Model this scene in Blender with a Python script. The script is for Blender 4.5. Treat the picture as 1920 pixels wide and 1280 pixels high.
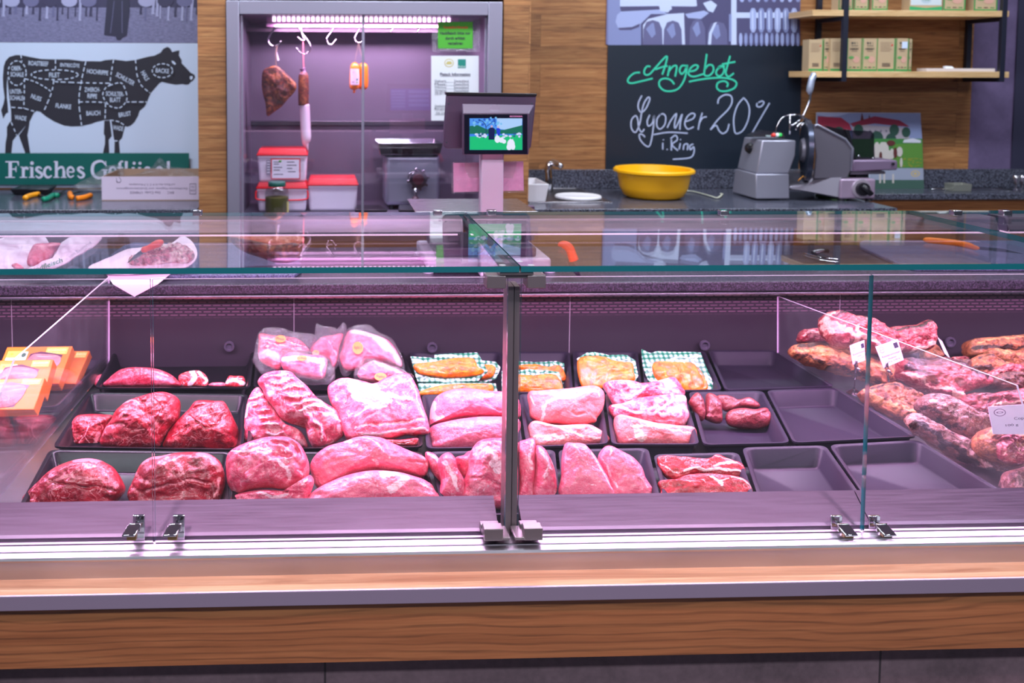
import bpy, bmesh, math, random
import numpy as np
from mathutils import Vector, Matrix, noise as mnoise
PI = math.pi
for o in list(bpy.data.objects): bpy.data.objects.remove(o)
SC = bpy.context.scene
COL = SC.collection
# ------------------------------------------------------------ camera
H = 1.5; F = 1600.0; CX, CY = 666.0, 231.0
YAW = math.radians(2.0); PIT = math.atan(0.05625); ROLL = 0.0027
R0 = Vector((math.cos(YAW), -math.sin(YAW), 0))
FW = Vector((math.sin(YAW)*math.cos(PIT), math.cos(YAW)*math.cos(PIT), -math.sin(PIT)))
U0 = R0.cross(FW)
RV = R0*math.cos(ROLL) + U0*math.sin(ROLL)
UV = U0*math.cos(ROLL) - R0*math.sin(ROLL)
CAM = Vector((0, 0, H))
cd = bpy.data.cameras.new('camera'); cam = bpy.data.objects.new('camera', cd); COL.objects.link(cam)
cam.matrix_world = Matrix(((RV.x, UV.x, -FW.x, 0), (RV.y, UV.y, -FW.y, 0), (RV.z, UV.z, -FW.z, H), (0, 0, 0, 1)))
cd.sensor_width = 36.0; cd.lens = F/1920*36.0
cd.shift_x = (960-CX)/1920; cd.shift_y = (CY-640)/1920
cd.clip_start = 0.05; cd.clip_end = 60
cd.dof.use_dof = True; cd.dof.focus_distance = 1.72; cd.dof.aperture_fstop = 4.5
SC.camera = cam
SC.view_settings.view_transform = 'Standard'; SC.view_settings.look = 'None'
SC.view_settings.gamma = 1.0; SC.view_settings.use_curve_mapping = False
SC.view_settings.exposure = 0.0
w = bpy.data.worlds.new('world'); SC.world = w; w.use_nodes = True
w.node_tree.nodes['Background'].inputs[0].default_value = (0.55, 0.62, 0.8, 1)
w.node_tree.nodes['Background'].inputs[1].default_value = 0.25
def area_light(name, loc, size, sizey, energy, color, rot=(0, 0, 0), parent=None, spread=None):
    l = bpy.data.lights.new(name, 'AREA'); l.shape = 'RECTANGLE'; l.size = size; l.size_y = sizey
    l.energy = energy; l.color = color
    if spread: l.spread = spread
    o = bpy.data.objects.new(name, l); COL.objects.link(o); o.location = loc; o.rotation_euler = rot
    return o
# ceiling panels of the shop: over the customer side and over the aisle behind the counter
COOL = (0.80, 0.90, 1.0)
for i, (x, y, e) in enumerate([(-1.6, -0.6, 55), (0.6, -0.6, 55), (2.6, -0.6, 55), (-1.3, 3.1, 50), (0.3, 3.1, 42), (1.7, 3.1, 42), (3.2, 3.0, 36)]):
    area_light('ceiling_lamp_light', (x, y, 2.95), 1.1, 0.25, e, COOL)
# warm pink fill lights without fixtures, added to brighten the counter front
for x in (-0.9, 0.35, 1.6):
    area_light('front_fill_light', (x, 0.35, 2.85), .25, .25, 7.5, (1.0, .70, .84), (math.radians(28), 0, 0), spread=math.radians(110))
# ------------------------------------------------------------ pixel rays -> world points
def ray(px, py):
    return (FW + RV*((px-CX)/F) - UV*((py-CY)/F))
def atY(px, py, Y):
    d = ray(px, py); return CAM + d*(Y/d.y)
def atZ(px, py, Z):
    d = ray(px, py); return CAM + d*((Z-H)/d.z)
def atX(px, py, X):
    d = ray(px, py); return CAM + d*(X/d.x)
def atP(px, py, p, n):
    d = ray(px, py); return CAM + d*((Vector(p)-CAM).dot(n)/d.dot(n))
def XatY(px, Y, py=400): return atY(px, py, Y).x
def ZatY(py, Y, px=960): return atY(px, py, Y).z
# ------------------------------------------------------------ object helpers
WL = {}
def empty(name, loc, label=None, cat=None, group=None):
    o = bpy.data.objects.new(name, None); COL.objects.link(o); o.location = loc
    o.empty_display_size = .05; WL[o.name] = Vector(loc)
    tag(o, label, cat, group); return o
def tag(o, label=None, cat=None, group=None, kind=None):
    if label: o['label'] = label
    if cat: o['category'] = cat
    if group: o['group'] = group
    if kind: o['kind'] = kind
    return o
def rootloc(o):
    v = Vector((0, 0, 0))
    return WL.get(o.name, v)
class MB:
    def __init__(s): s.v = []; s.f = []; s.m = []; s.fat = None
    def add(s, vs, fs, mi=0):
        b = len(s.v); s.v += [Vector(v) for v in vs]
        s.f += [tuple(i+b for i in f) for f in fs]; s.m += [mi]*len(fs); return b
    def box(s, x0, x1, y0, y1, z0, z1, mi=0):
        s.add([(x0,y0,z0),(x1,y0,z0),(x1,y1,z0),(x0,y1,z0),(x0,y0,z1),(x1,y0,z1),(x1,y1,z1),(x0,y1,z1)],
              [(0,3,2,1),(4,5,6,7),(0,1,5,4),(1,2,6,5),(2,3,7,6),(3,0,4,7)], mi); return s
    def hexa(s, p, mi=0):   # 8 points bottom 4 ccw, top 4
        s.add(p, [(0,3,2,1),(4,5,6,7),(0,1,5,4),(1,2,6,5),(2,3,7,6),(3,0,4,7)], mi); return s
    def prism(s, pts, off, mi=0, back=True):  # polygon pts (3d) extruded by vector off
        n = len(pts); off = Vector(off)
        vs = [Vector(p) for p in pts] + [Vector(p)+off for p in pts]
        fs = [tuple(range(n))]
        if back: fs.append(tuple(range(2*n-1, n-1, -1)))
        fs += [(i, i+n, (i+1) % n + n, (i+1) % n) for i in range(n)]
        s.add(vs, fs, mi); return s
    def tube(s, pts, r, seg=10, mi=0, caps=True, flat=1.0):
        pts = [Vector(p) for p in pts]; n = len(pts); vs = []
        rs = r if isinstance(r, (list, tuple)) else [r]*n
        up = None
        for i, p in enumerate(pts):
            t = (pts[min(i+1, n-1)] - pts[max(i-1, 0)]).normalized()
            if up is None:
                up = Vector((0, 0, 1)) if abs(t.z) < .9 else Vector((0, 1, 0))
            a = t.cross(up).normalized(); b = a.cross(t).normalized(); up = b
            for k in range(seg):
                an = 2*PI*k/seg
                vs.append(p + a*math.cos(an)*rs[i] + b*math.sin(an)*rs[i]*flat)
        fs = [(i*seg+k, i*seg+(k+1) % seg, (i+1)*seg+(k+1) % seg, (i+1)*seg+k) for i in range(n-1) for k in range(seg)]
        if caps: fs += [tuple(range(seg-1, -1, -1)), tuple((n-1)*seg+k for k in range(seg))]
        s.add(vs, fs, mi); return s
    def lathe(s, prof, c, ax=(0, 0, 1), seg=32, mi=0, sx=1.0, sy=1.0):  # prof [(r,h)]
        ax = Vector(ax).normalized(); c = Vector(c)
        u = ax.orthogonal().normalized() if abs(ax.z) < .99 else Vector((1, 0, 0)); v = ax.cross(u)
        vs = []
        for r, h in prof:
            for k in range(seg):
                a = 2*PI*k/seg; vs.append(c + ax*h + u*(r*math.cos(a)*sx) + v*(r*math.sin(a)*sy))
        n = len(prof)
        fs = [(i*seg+k, i*seg+(k+1) % seg, (i+1)*seg+(k+1) % seg, (i+1)*seg+k) for i in range(n-1) for k in range(seg)]
        fs += [tuple(range(seg-1, -1, -1)), tuple((n-1)*seg+k for k in range(seg))]
        s.add(vs, fs, mi); return s
    def build(s, name, mats, parent=None, smooth=False, bevel=0, origin=None, label=None, seg=2, attr=None, sub=0):
        if origin is None:
            if parent is not None: origin = rootloc(parent)
            else:
                a = np.array([tuple(v) for v in s.v]); origin = Vector(((a[:,0].min()+a[:,0].max())/2, (a[:,1].min()+a[:,1].max())/2, a[:,2].min()))
        origin = Vector(origin)
        me = bpy.data.meshes.new(name); me.from_pydata([tuple(v-origin) for v in s.v], [], s.f)
        if not isinstance(mats, (list, tuple)): mats = [mats]
        for m in mats: me.materials.append(m)
        if len(mats) > 1: me.polygons.foreach_set('material_index', s.m)
        bm = bmesh.new(); bm.from_mesh(me); bmesh.ops.recalc_face_normals(bm, faces=bm.faces); bm.to_mesh(me); bm.free()
        if smooth: me.polygons.foreach_set('use_smooth', [True]*len(me.polygons))
        if attr:
            for an, vals in attr.items():
                at = me.attributes.new(an, 'FLOAT', 'POINT'); at.data.foreach_set('value', vals)
        o = bpy.data.objects.new(name, me); COL.objects.link(o)
        if parent is not None: o.parent = parent
        else: o.location = origin
        WL[o.name] = origin
        if bevel:
            b = o.modifiers.new('bevel', 'BEVEL'); b.width = bevel; b.segments = seg; b.limit_method = 'ANGLE'; b.angle_limit = math.radians(35)
            b.harden_normals = False
            for p in me.polygons: p.use_smooth = True
            try: me.set_sharp_from_angle(angle=math.radians(35))
            except Exception: pass
        elif smooth == 'auto':
            me.set_sharp_from_angle(angle=math.radians(38))
        if sub:
            m = o.modifiers.new('sub', 'SUBSURF'); m.levels = sub; m.render_levels = sub
        if label: o['label'] = label
        return o
def struct(o): o['kind'] = 'structure'; return o
def spline(pts, n=8, closed=False):   # catmull-rom in any dimension
    P = [np.array(p, float) for p in pts]; out = []; N = len(P)
    rng = range(N if closed else N-1)
    for i in rng:
        p0 = P[(i-1) % N] if closed or i > 0 else P[0]; p1 = P[i]; p2 = P[(i+1) % N]
        p3 = P[(i+2) % N] if closed or i+2 < N else P[-1]
        for k in range(n):
            t = k/n
            out.append(0.5*((2*p1) + (-p0+p2)*t + (2*p0-5*p1+4*p2-p3)*t*t + (-p0+3*p1-3*p2+p3)*t**3))
    if not closed: out.append(P[-1])
    return out
# ------------------------------------------------------------ material helpers
def lin(c):
    return tuple(((x/255.0)/12.92 if x/255.0 <= .04045 else ((x/255.0+.055)/1.055)**2.4) for x in c[:3])
class NT:
    def __init__(s, name):
        s.mat = bpy.data.materials.new(name); s.mat.use_nodes = True; s.t = s.mat.node_tree
        s.b = s.t.nodes['Principled BSDF']; s.out = s.t.nodes['Material Output']
    def n(s, typ, ins=None, **kw):
        nd = s.t.nodes.new('ShaderNode'+typ)
        for k, v in kw.items(): setattr(nd, k, v)
        if ins:
            for k, v in ins.items():
                sk = nd.inputs[k]
                if isinstance(v, bpy.types.NodeSocket): s.t.links.new(v, sk)
                elif isinstance(v, tuple) and len(v) == 3 and sk.type == 'RGBA': sk.default_value = (*v, 1)
                else: sk.default_value = v
        return nd
    def l(s, a, b): s.t.links.new(a, b)
    def set(s, **kw):
        for k, v in kw.items():
            sk = s.b.inputs[k.replace('_', ' ')]
            if isinstance(v, bpy.types.NodeSocket): s.l(v, sk)
            elif isinstance(v, tuple) and len(v) == 3 and sk.type == 'RGBA': sk.default_value = (*v, 1)
            else: sk.default_value = v
        return s
    def obj(s): return s.n('TexCoord').outputs['Object']
    def map(s, scale=(1, 1, 1), vec=None, loc=(0, 0, 0), rand=False):
        v = vec or s.obj()
        if rand:
            oi = s.n('ObjectInfo'); c = s.n('VectorMath', {0: v}, operation='ADD')
            m = s.n('Math', {0: oi.outputs['Random'], 1: 37.0}, operation='MULTIPLY'); s.l(m.outputs[0], c.inputs[1]); v = c.outputs[0]
        return s.n('Mapping', {'Vector': v, 'Scale': scale, 'Location': loc}).outputs[0]
    def noise(s, vec, scale=5, detail=4, rough=.55, dist=0, out='Fac'):
        return s.n('TexNoise', {'Vector': vec, 'Scale': scale, 'Detail': detail, 'Roughness': rough, 'Distortion': dist}).outputs[out]
    def ramp(s, fac, stops, interp='LINEAR'):
        r = s.n('ValToRGB', {'Fac': fac}); e = r.color_ramp.elements; r.color_ramp.interpolation = interp
        while len(e) < len(stops): e.new(.5)
        for i, (p, c) in enumerate(stops):
            e[i].position = p; e[i].color = (*c, 1) if not isinstance(c, (int, float)) else (c, c, c, 1)
        return r.outputs[0]
    def mix(s, a, b, fac, typ='MIX'):
        m = s.n('Mix', data_type='RGBA', blend_type=typ)
        for sk, v in ((m.inputs[0], fac), (m.inputs[6], a), (m.inputs[7], b)):
            if isinstance(v, bpy.types.NodeSocket): s.l(v, sk)
            elif isinstance(v, tuple): sk.default_value = (*v[:3], 1)
            else: sk.default_value = v
        return m.outputs[2]
    def math(s, op, a, b=0.0, c=None):
        m = s.n('Math', {0: a, 1: b}, operation=op)
        if c is not None: m.inputs[2].default_value = c
        return m.outputs[0]
    def bump(s, h, strength=.3, dist=.01):
        b = s.n('Bump', {'Height': h, 'Strength': strength, 'Distance': dist}); s.l(b.outputs[0], s.b.inputs['Normal']); return s
MATS = {}
def plain(name, c, rough=.5, metal=0.0, **kw):
    if name in MATS: return MATS[name]
    t = NT(name); t.set(Base_Color=lin(c), Roughness=rough, Metallic=metal, **kw); 
    nz = t.noise(t.map((1, 1, 1)), 60, 2); t.bump(nz, .04, .002)
    MATS[name] = t.mat; return t.mat
def emis(name, c, s):
    t = NT(name); t.set(Base_Color=(0, 0, 0), Emission_Color=lin(c), Emission_Strength=s, Roughness=.3); MATS[name] = t.mat; return t.mat
def swz(t, a, vec=None):     # swizzle object coordinates, a like 'xz'
    sp = t.n('SeparateXYZ', {0: vec or t.obj()}); d = {'x': 0, 'y': 1, 'z': 2}
    c = t.n('CombineXYZ', {0: sp.outputs[d[a[0]]], 1: sp.outputs[d[a[1]]]}); return c.outputs[0]
def wood(name, c1, c2, c3, axes='xz', plank=(1.2, .1), grain=1.0, rough=.45, knots=True, coat=0.0, lines=0.0):
    t = NT(name); v = swz(t, axes)
    plk = None
    if plank:
        br = t.n('TexBrick', {'Vector': v, 'Scale': 1.0, 'Mortar Size': .0012, 'Brick Width': plank[0], 'Row Height': plank[1], 'Mortar Smooth': 0.3, 'Bias': 0.0,
                              'Color1': (0.0, 0.0, 0.0), 'Color2': (1.0, 1.0, 1.0), 'Mortar': (0.5, .5, .5)}); br.offset = .37; br.offset_frequency = 3
        plk = br.outputs['Color']
        off = t.n('VectorMath', {0: v, 1: plk}, operation='MULTIPLY_ADD'); 
        sc = t.n('VectorMath', {0: plk, 1: (7.3, 3.1, 0)}, operation='MULTIPLY'); add = t.n('VectorMath', {0: v, 1: sc.outputs[0]}, operation='ADD'); v = add.outputs[0]
    wv = t.noise(t.map((.8, 6, 1), v), 1.5*grain, 3, .5, .6)
    g1 = t.noise(t.map((1.2, 22, 1), v), 3*grain, 6, .65, 1.2)
    g2 = t.noise(t.map((4, 160, 1), v), 3*grain, 3, .6, .2)
    col = t.ramp(g1, [(.3, lin(c1)), (.52, lin(c2)), (.75, lin(c3))])
    col = t.mix(col, t.ramp(g2, [(.35, .55), (.6, 1.0)]), .35, 'MULTIPLY')
    col = t.mix(col, t.ramp(wv, [(.3, .7), (.7, 1.15)]), .6, 'MULTIPLY')
    if lines:
        wn = t.noise(t.map((.9, 3.0, 1), v), 1.6, 3, .5, 0, 'Color')
        vv = t.n('VectorMath', {0: v, 1: t.n('VectorMath', {0: wn, 1: (0, .10, 0)}, operation='MULTIPLY').outputs[0]}, operation='ADD').outputs[0]
        ln = t.n('TexWave', {'Vector': t.map((.02, 1, 1), vv), 'Scale': lines, 'Distortion': 1.2, 'Detail': 3, 'Detail Scale': 8.0}, wave_type='BANDS', bands_direction='Y').outputs['Fac']
        brk = t.noise(t.map((2, 30, 1), v), 3, 3)
        lm = t.math('MULTIPLY', t.ramp(ln, [(.0, 1.0), (.28, 0.0)]), t.ramp(brk, [(.3, .25), (.6, 1.0)]))
        col = t.mix(col, lin(tuple(x*.42 for x in c1)), t.math('MULTIPLY', lm, .5))
    if plank:
        col = t.mix(col, t.ramp(plk, [(0, .72), (1, 1.12)]), .8, 'MULTIPLY')
        col = t.mix(col, lin((60, 32, 18)), t.math('MULTIPLY', br.outputs['Fac'], .6))
    if knots:
        vo = t.n('TexVoronoi', {'Vector': t.map((1.0, 2.6, 1), v), 'Scale': 1.9, 'Randomness': 1.0}).outputs['Distance']
        nz = t.noise(v, 30, 3); d = t.math('ADD', vo, t.math('MULTIPLY', nz, .06))
        col = t.mix(col, lin((48, 26, 16)), t.ramp(d, [(.055, .85), (.13, 0.0)]))
    t.set(Base_Color=col, Roughness=rough)
    if coat: t.set(Coat_Weight=coat, Coat_Roughness=.12)
    t.bump(g2, .12, .002)
    MATS[name] = t.mat; return t.mat
def steel(name, c=(190, 188, 192), rough=.3, ax=(1, 60, 60), ani=0):
    t = NT(name); nz = t.noise(t.map(ax), 14, 4, .6)
    bl = t.noise(t.map((1, 1, 1)), 3.5, 3)
    t.set(Base_Color=t.mix(lin(c), t.ramp(bl, [(.3, .8), (.7, 1.0)]), 1.0, 'MULTIPLY'), Metallic=1.0, Roughness=t.n('MapRange', {0: nz, 1: .3, 2: .7, 3: rough*.88, 4: rough*1.15}).outputs[0])
    t.bump(nz, .025, .001); MATS[name] = t.mat; return t.mat
def glassmat(name, tint=(1, 1, 1), f0=.035, f1=.75, rough=0.0, haze=0.0):
    t = NT(name); t.t.nodes.remove(t.b)
    g = t.n('NewGeometry'); d = t.n('VectorMath', {0: g.outputs['Incoming'], 1: g.outputs['Normal']}, operation='DOT_PRODUCT').outputs['Value']
    c = t.math('SUBTRACT', 1.0, t.math('ABSOLUTE', d)); p = t.math('POWER', c, 5.0)
    fr = t.math('ADD', t.math('MULTIPLY', p, f1), f0)
    tr = t.n('BsdfTransparent', {'Color': tint}); gl = t.n('BsdfGlossy', {'Color': (1.0, 1.0, 1.0), 'Roughness': rough})
    base = tr.outputs[0]
    if haze:
        df = t.n('BsdfDiffuse', {'Color': (.8, .8, .85)}); hz = t.noise(t.map((1, 1, 1)), 9, 5, .65)
        hm = t.math('MULTIPLY', t.ramp(hz, [(.35, .3), (.75, 1.0)]), haze)
        m0 = t.n('MixShader', {0: hm, 1: tr.outputs[0], 2: df.outputs[0]}); base = m0.outputs[0]
    m = t.n('MixShader', {0: fr, 1: base, 2: gl.outputs[0]}); t.l(m.outputs[0], t.out.inputs[0]); MATS[name] = t.mat; return t.mat
# ---- shared materials
WALLWOOD = wood('wall_wood', (120, 74, 42), (168, 114, 68), (196, 146, 92), 'xz', (1.1, .085), 1.0, .5)
CABWOOD = wood('cabinet_wood', (128, 74, 40), (170, 110, 62), (192, 132, 80), 'xz', None, .8, .4, True)
FRONTWOOD = wood('front_wood', (138, 82, 48), (156, 96, 58), (168, 108, 66), 'xz', None, .5, .42, False, lines=20.0)
LEDGEWOOD = wood('ledge_wood', (180, 116, 84), (216, 158, 122), (236, 184, 150), 'xy', None, .45, .4, True)
STEEL = steel('brushed_steel', (176, 172, 178), .26)
STEELD = steel('dark_steel', (120, 118, 124), .34)
STEELV = steel('vertical_steel', (176, 172, 178), .26, (60, 60, 1))
CHROME = plain('chrome', (205, 203, 208), .08, 1.0)
GLASS = glassmat('clear_glass', (.985, 1, .995), .03, .85)
GLASSF = glassmat('front_glass', (.985, 1, .995), .022, .62, haze=.006)
EDGE = plain('glass_edge', (16, 92, 98), .12, 0, Coat_Weight=.6)
EDGEP = plain('pale_glass_edge', (206, 178, 206), .3)
BLACKP = plain('black_plastic', (26, 24, 30), .32)
BLACKM = plain('black_metal', (22, 24, 32), .45)
WHITEP = plain('white_plastic', (226, 224, 230), .4)
def granite(name, base, fleck, rough=.16):
    t = NT(name); v = t.map((1, 1, 1))
    vo = t.n('TexVoronoi', {'Vector': v, 'Scale': 260.0}).outputs['Color']; n1 = t.noise(v, 240, 4, .7)
    c = t.ramp(n1, [(.38, lin(tuple(x*.35 for x in base))), (.5, lin(base)), (.62, lin(fleck))])
    c = t.mix(c, lin(fleck), t.ramp(t.n('SeparateColor', {0: vo}).outputs[0], [(.90, 0.0), (.94, .55)]))
    t.set(Base_Color=c, Roughness=rough); MATS[name] = t.mat; return t.mat
GRANITE = granite('dark_granite', (52, 52, 64), (120, 122, 140), .18)
GRANITE2 = granite('grey_granite', (46, 40, 52), (86, 74, 94), .36)
def tiles(name, c, axes, w, h, rough=.6):
    t = NT(name); v = swz(t, axes); n1 = t.noise(t.map((1, 1, 1)), 6, 6, .7); n2 = t.noise(t.map((1, 1, 1)), 90, 3)
    br = t.n('TexBrick', {'Vector': v, 'Scale': 1.0, 'Mortar Size': .002, 'Brick Width': w, 'Row Height': h}); br.offset = 0
    col = t.ramp(t.math('ADD', t.math('MULTIPLY', n1, .7), t.math('MULTIPLY', n2, .3)), [(.3, lin(tuple(x*.8 for x in c))), (.7, lin(tuple(min(255, x*1.2) for x in c)))])
    t.set(Base_Color=t.mix(col, lin(tuple(x*.55 for x in c)), br.outputs['Fac']), Roughness=rough); t.bump(n2, .1, .002); MATS[name] = t.mat; return t.mat
# ============================================================ THE ROOM
WY = 4.35          # back wall
FLOORM = tiles('floor_tiles', (92, 88, 96), 'xy', .6, .6, .35)
struct(MB().box(-4, 5.5, -3.2, 4.6, -.05, 0).build('floor', FLOORM))
struct(MB().box(-4, 5.5, -3.2, 4.6, 3.0, 3.05).build('ceiling', plain('ceiling_white', (190, 190, 196), .9)))
struct(MB().box(-4, 5.5, -3.25, -3.2, 0, 3.0).build('wall_front', plain('wall_grey', (120, 122, 134), .8)))
struct(MB().box(-4.05, -4, -3.2, 4.6, 0, 3.0).build('wall_left', MATS['wall_grey']))
struct(MB().box(5.5, 5.55, -3.2, 4.6, 0, 3.0).build('wall_right', MATS['wall_grey']))
xw = XatY(1820, WY, 200)
struct(MB().box(-4, xw, WY, WY+.05, 0, 3.0).build('wall_back', WALLWOOD, origin=(0, WY, .03)))
t = NT('violet_plaster'); n1 = t.noise(t.map((1, 1, 1)), 5, 6, .7); t.set(Base_Color=t.ramp(n1, [(.3, lin((86, 72, 104))), (.7, lin((112, 94, 132)))]), Roughness=.8); MATS['violet_plaster'] = t.mat
struct(MB().box(xw, 5.5, WY+.005, WY+.05, 0, 3.0).build('wall_back_right', t.mat))
# wooden pilasters left and right of the cold cabinet
PY = 3.72
xa, xb, xc, xd = XatY(373, PY), XatY(425, PY), XatY(940, PY), XatY(990, PY)
struct(MB().box(xa, xb, PY, WY, 0, 3.0).build('trim_1', WALLWOOD, origin=(.31, PY, .05)))
struct(MB().box(xc, xd, PY, WY, 0, 3.0).build('trim_2', WALLWOOD, origin=(-.21, PY, .02)))
zf = atY(680, 1, PY).z
struct(MB().box(xb, xc, PY, WY, zf+.012, 3.0).build('trim_3', WALLWOOD, origin=(.11, PY, .02)))
# lamps on the ceiling (customer side, seen only in reflections) and over the aisle
for i, (x, y) in enumerate([(-1.6, -.6), (.6, -.6), (2.6, -.6), (-1.3, 3.1), (.3, 3.1), (1.7, 3.1), (3.2, 3.0)]):
    r = empty('ceiling_lamp', (x, y, 2.96), 'long white ceiling lamp of the shop', 'lamp', 'ceiling lamps')
    m = MB().box(x-.6, x+.6, y-.16, y+.16, 2.965, 3.0); m.build('housing', WHITEP, r)
# ============================================================ SERVING COUNTER
XL, XR = -1.6, 2.4
GY = 1.42                                   # front glass plane
ct = empty('display_counter', (0, 1.9, 0), 'long glass fronted meat display counter with wood and brushed steel front', 'counter')
def zY(py, Y): return ZatY(py, Y, 960)
z_led = zY(1006, GY)
yl = atZ(960, 1031, z_led).y
z_sh = zY(1070, yl)                          # wood shelf level
ysf = atZ(960, 1103, z_sh).y
z_nb = zY(1128, ysf)
z_fb = zY(1234, ysf+.012)
# steel ledge under the front glass with its vertical face, grooved
MB().prism([(XL, yl, z_led), (XL, yl-.002, z_led-.004), (XL, yl, z_led-.008), (XL, yl, z_sh), (XL, GY+.03, z_sh), (XL, GY+.03, z_led-.004), (XL, GY+.002, z_led-.004), (XL, GY+.002, z_led)], (XR-XL, 0, 0)).build('steel_ledge', steel('ledge_steel', (200, 196, 202), .36), ct)
MB().box(XL, XR, yl+.016, yl+.020, z_led, z_led+.0012).build('ledge_groove', STEELD, ct)
MB().box(XL, XR, ysf+.004, yl+.03, z_nb+.003, z_sh).build('wood_shelf', LEDGEWOOD, ct)
MB().box(XL, XR, ysf, ysf+.004, z_nb, z_sh+.002).build('shelf_edge_strip', plain('strip_steel', (160, 144, 164), .4, .6), ct, bevel=.001)
MB().box(XL, XR, ysf+.012, ysf+.05, z_fb, z_nb+.004).build('front_panel', FRONTWOOD, ct)
MB().box(XL, XR, 1.375, 1.42, 0.0, z_fb+.02).build('plinth_panel', tiles('plinth_tiles', (98, 78, 84), 'xz', .95, 1.2, .5), ct)
# display well
ZD = H-.80-.045           # deck surface the trays stand on
DY0, DY1 = 1.44, 2.408
MB().box(XL, XR, DY0, DY1+.02, ZD-.03, ZD-.001).build('display_deck', STEELD, ct)
MB().box(XL, XR, DY0-.006, DY0, ZD-.03, z_led-.006).build('well_front', STEELD, ct)
# perforated back panel
t = NT('perforated_black'); v = swz(t, 'xz')
br = t.n('TexBrick', {'Vector': t.map((1, 1, 1), v), 'Scale': 1.0, 'Mortar Size': .0033, 'Brick Width': .027, 'Row Height': .0092, 'Color1': (.0, .0, .0), 'Color2': (.0, .0, .0), 'Mortar': (1.0, 1.0, 1.0)})
sp = t.n('SeparateXYZ', {0: t.obj()}); zz = sp.outputs[2]
band = t.math('MULTIPLY', t.math('GREATER_THAN', zz, 0.806), t.math('LESS_THAN', zz, 0.868))
hole = t.math('MULTIPLY', t.math('SUBTRACT', 1.0, br.outputs['Fac']), band)
xs = t.math('ABSOLUTE', t.math('SUBTRACT', t.math('FRACT', t.math('DIVIDE', t.math('ADD', sp.outputs[0], 10.09), .80)), .5))
seam = t.math('LESS_THAN', xs, .0012)
c = t.mix(lin((42, 32, 44)), lin((108, 78, 96)), hole); c = t.mix(c, lin((150, 140, 150)), seam)
t.set(Base_Color=c, Roughness=.5); MATS['perf'] = t.mat
zt = zY(552, 2.40); zbp = ZD
bp = MB().prism([(XL, 2.420, zt), (XL, 2.422, ZD), (XL, 2.435, ZD), (XL, 2.435, zt)], (XR-XL, 0, 0)).build('perforated_back_panel', t.mat, ct, origin=(0, 1.9, 0))
for px, py in ((810, 650), (1320, 646), (1780, 640), (430, 648)):
    p = atY(px, py, 2.410); MB().lathe([(.006, 0), (.0145, 0), (.0155, -.004), (.0145, -.008), (.010, -.008), (.009, -.002), (.0, -.002)], p, (0, 1, .1), 24).build('panel_plug', plain('plug_grey', (74, 66, 82), .3), ct, smooth='auto')
# worktop rail + granite worktop
ZW = H-.585
MB().box(XL, XR, 2.375, 2.43, zt, ZW-.032).build('worktop_rail', STEELD, ct, bevel=.004)
MB().box(XL, XR, 2.372, 2.376, zt+.001, zt+.005).build('rail_lip', STEEL, ct)
MB().box(XL, XR, 2.84, 2.86, 0.1, ZW-.032).build('rear_panel', STEELD, ct)
MB().box(XL, XR, 2.45, 2.835, ZW-.20, ZW-.033).build('worktop_carcass', STEELD, ct)
wt = MB().box(XL, XR, 2.37, 2.88, ZW-.03, ZW).build('granite_worktop', GRANITE2, None, bevel=.004)
tag(wt, 'speckled grey granite worktop running along behind the meat display', 'worktop')
# sloped front sheets
t = NT('sheet_steel'); nz = t.noise(t.map((1, 30, 30)), 10, 3, .5); t.set(Base_Color=lin((130, 106, 130)), Metallic=1.0, Roughness=t.n('MapRange', {0: nz, 1: .3, 2: .7, 3: .36, 4: .46}).outputs[0]); MATS['sheet_steel'] = t.mat; SHEETM = t.mat
def sheet(px0, px1, nm='front_sheet'):
    y0, y1 = 1.48, 1.434; za, zb = zY(928, y0), zY(988, y1)
    a0 = atY(px0, 928, y0).x; a1 = atY(px1, 928, y0).x
    m = MB(); m.prism([(a0, y0, za), (a0, y1, zb), (a0, y1-.004, zb-.004), (a0, y1-.004, zb-.012), (a0, y1+.002, zb-.012), (a0, y0, za-.012)], (a1-a0, 0, 0)); return m.build(nm, SHEETM, ct)
sheet(-500, 925); sheet(969, 1600); sheet(1602, 2500)
# front glass panes
zg0, zg1 = zY(1004, GY), zY(519, GY)
def pane_v(px0, px1, pym=760):
    x0, x1 = XatY(px0, GY, pym), XatY(px1, GY, pym)
    m = MB(); m.box(x0, x1, GY-.003, GY+.003, zg0, zg1)
    m.m = [1, 1, 0, 2, 0, 2]
    return m.build('front_glass_pane', [GLASSF, EDGEP, EDGE], ct)
pane_v(-420, 284.5); pane_v(288.5, 949); pane_v(974, 1623); pane_v(1627, 2320)
# top glass panes
TZ = zY(499, 1.395); TZb = TZ-.010; TYB = atZ(960, 397, TZ).y
def pane_t(px0, px1):
    x0, x1 = XatY(px0, 1.395, 500), XatY(px1, 1.395, 500)
    m = MB(); m.box(x0, x1, 1.395, TYB, TZb, TZ); m.m = [0, 0, 1, 1, 1, 1]
    return m.build('top_glass_pane', [GLASS, EDGE], ct, bevel=0)
pane_t(-650, 974); pane_t(977, 2125); pane_t(2128, 3000)
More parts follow.
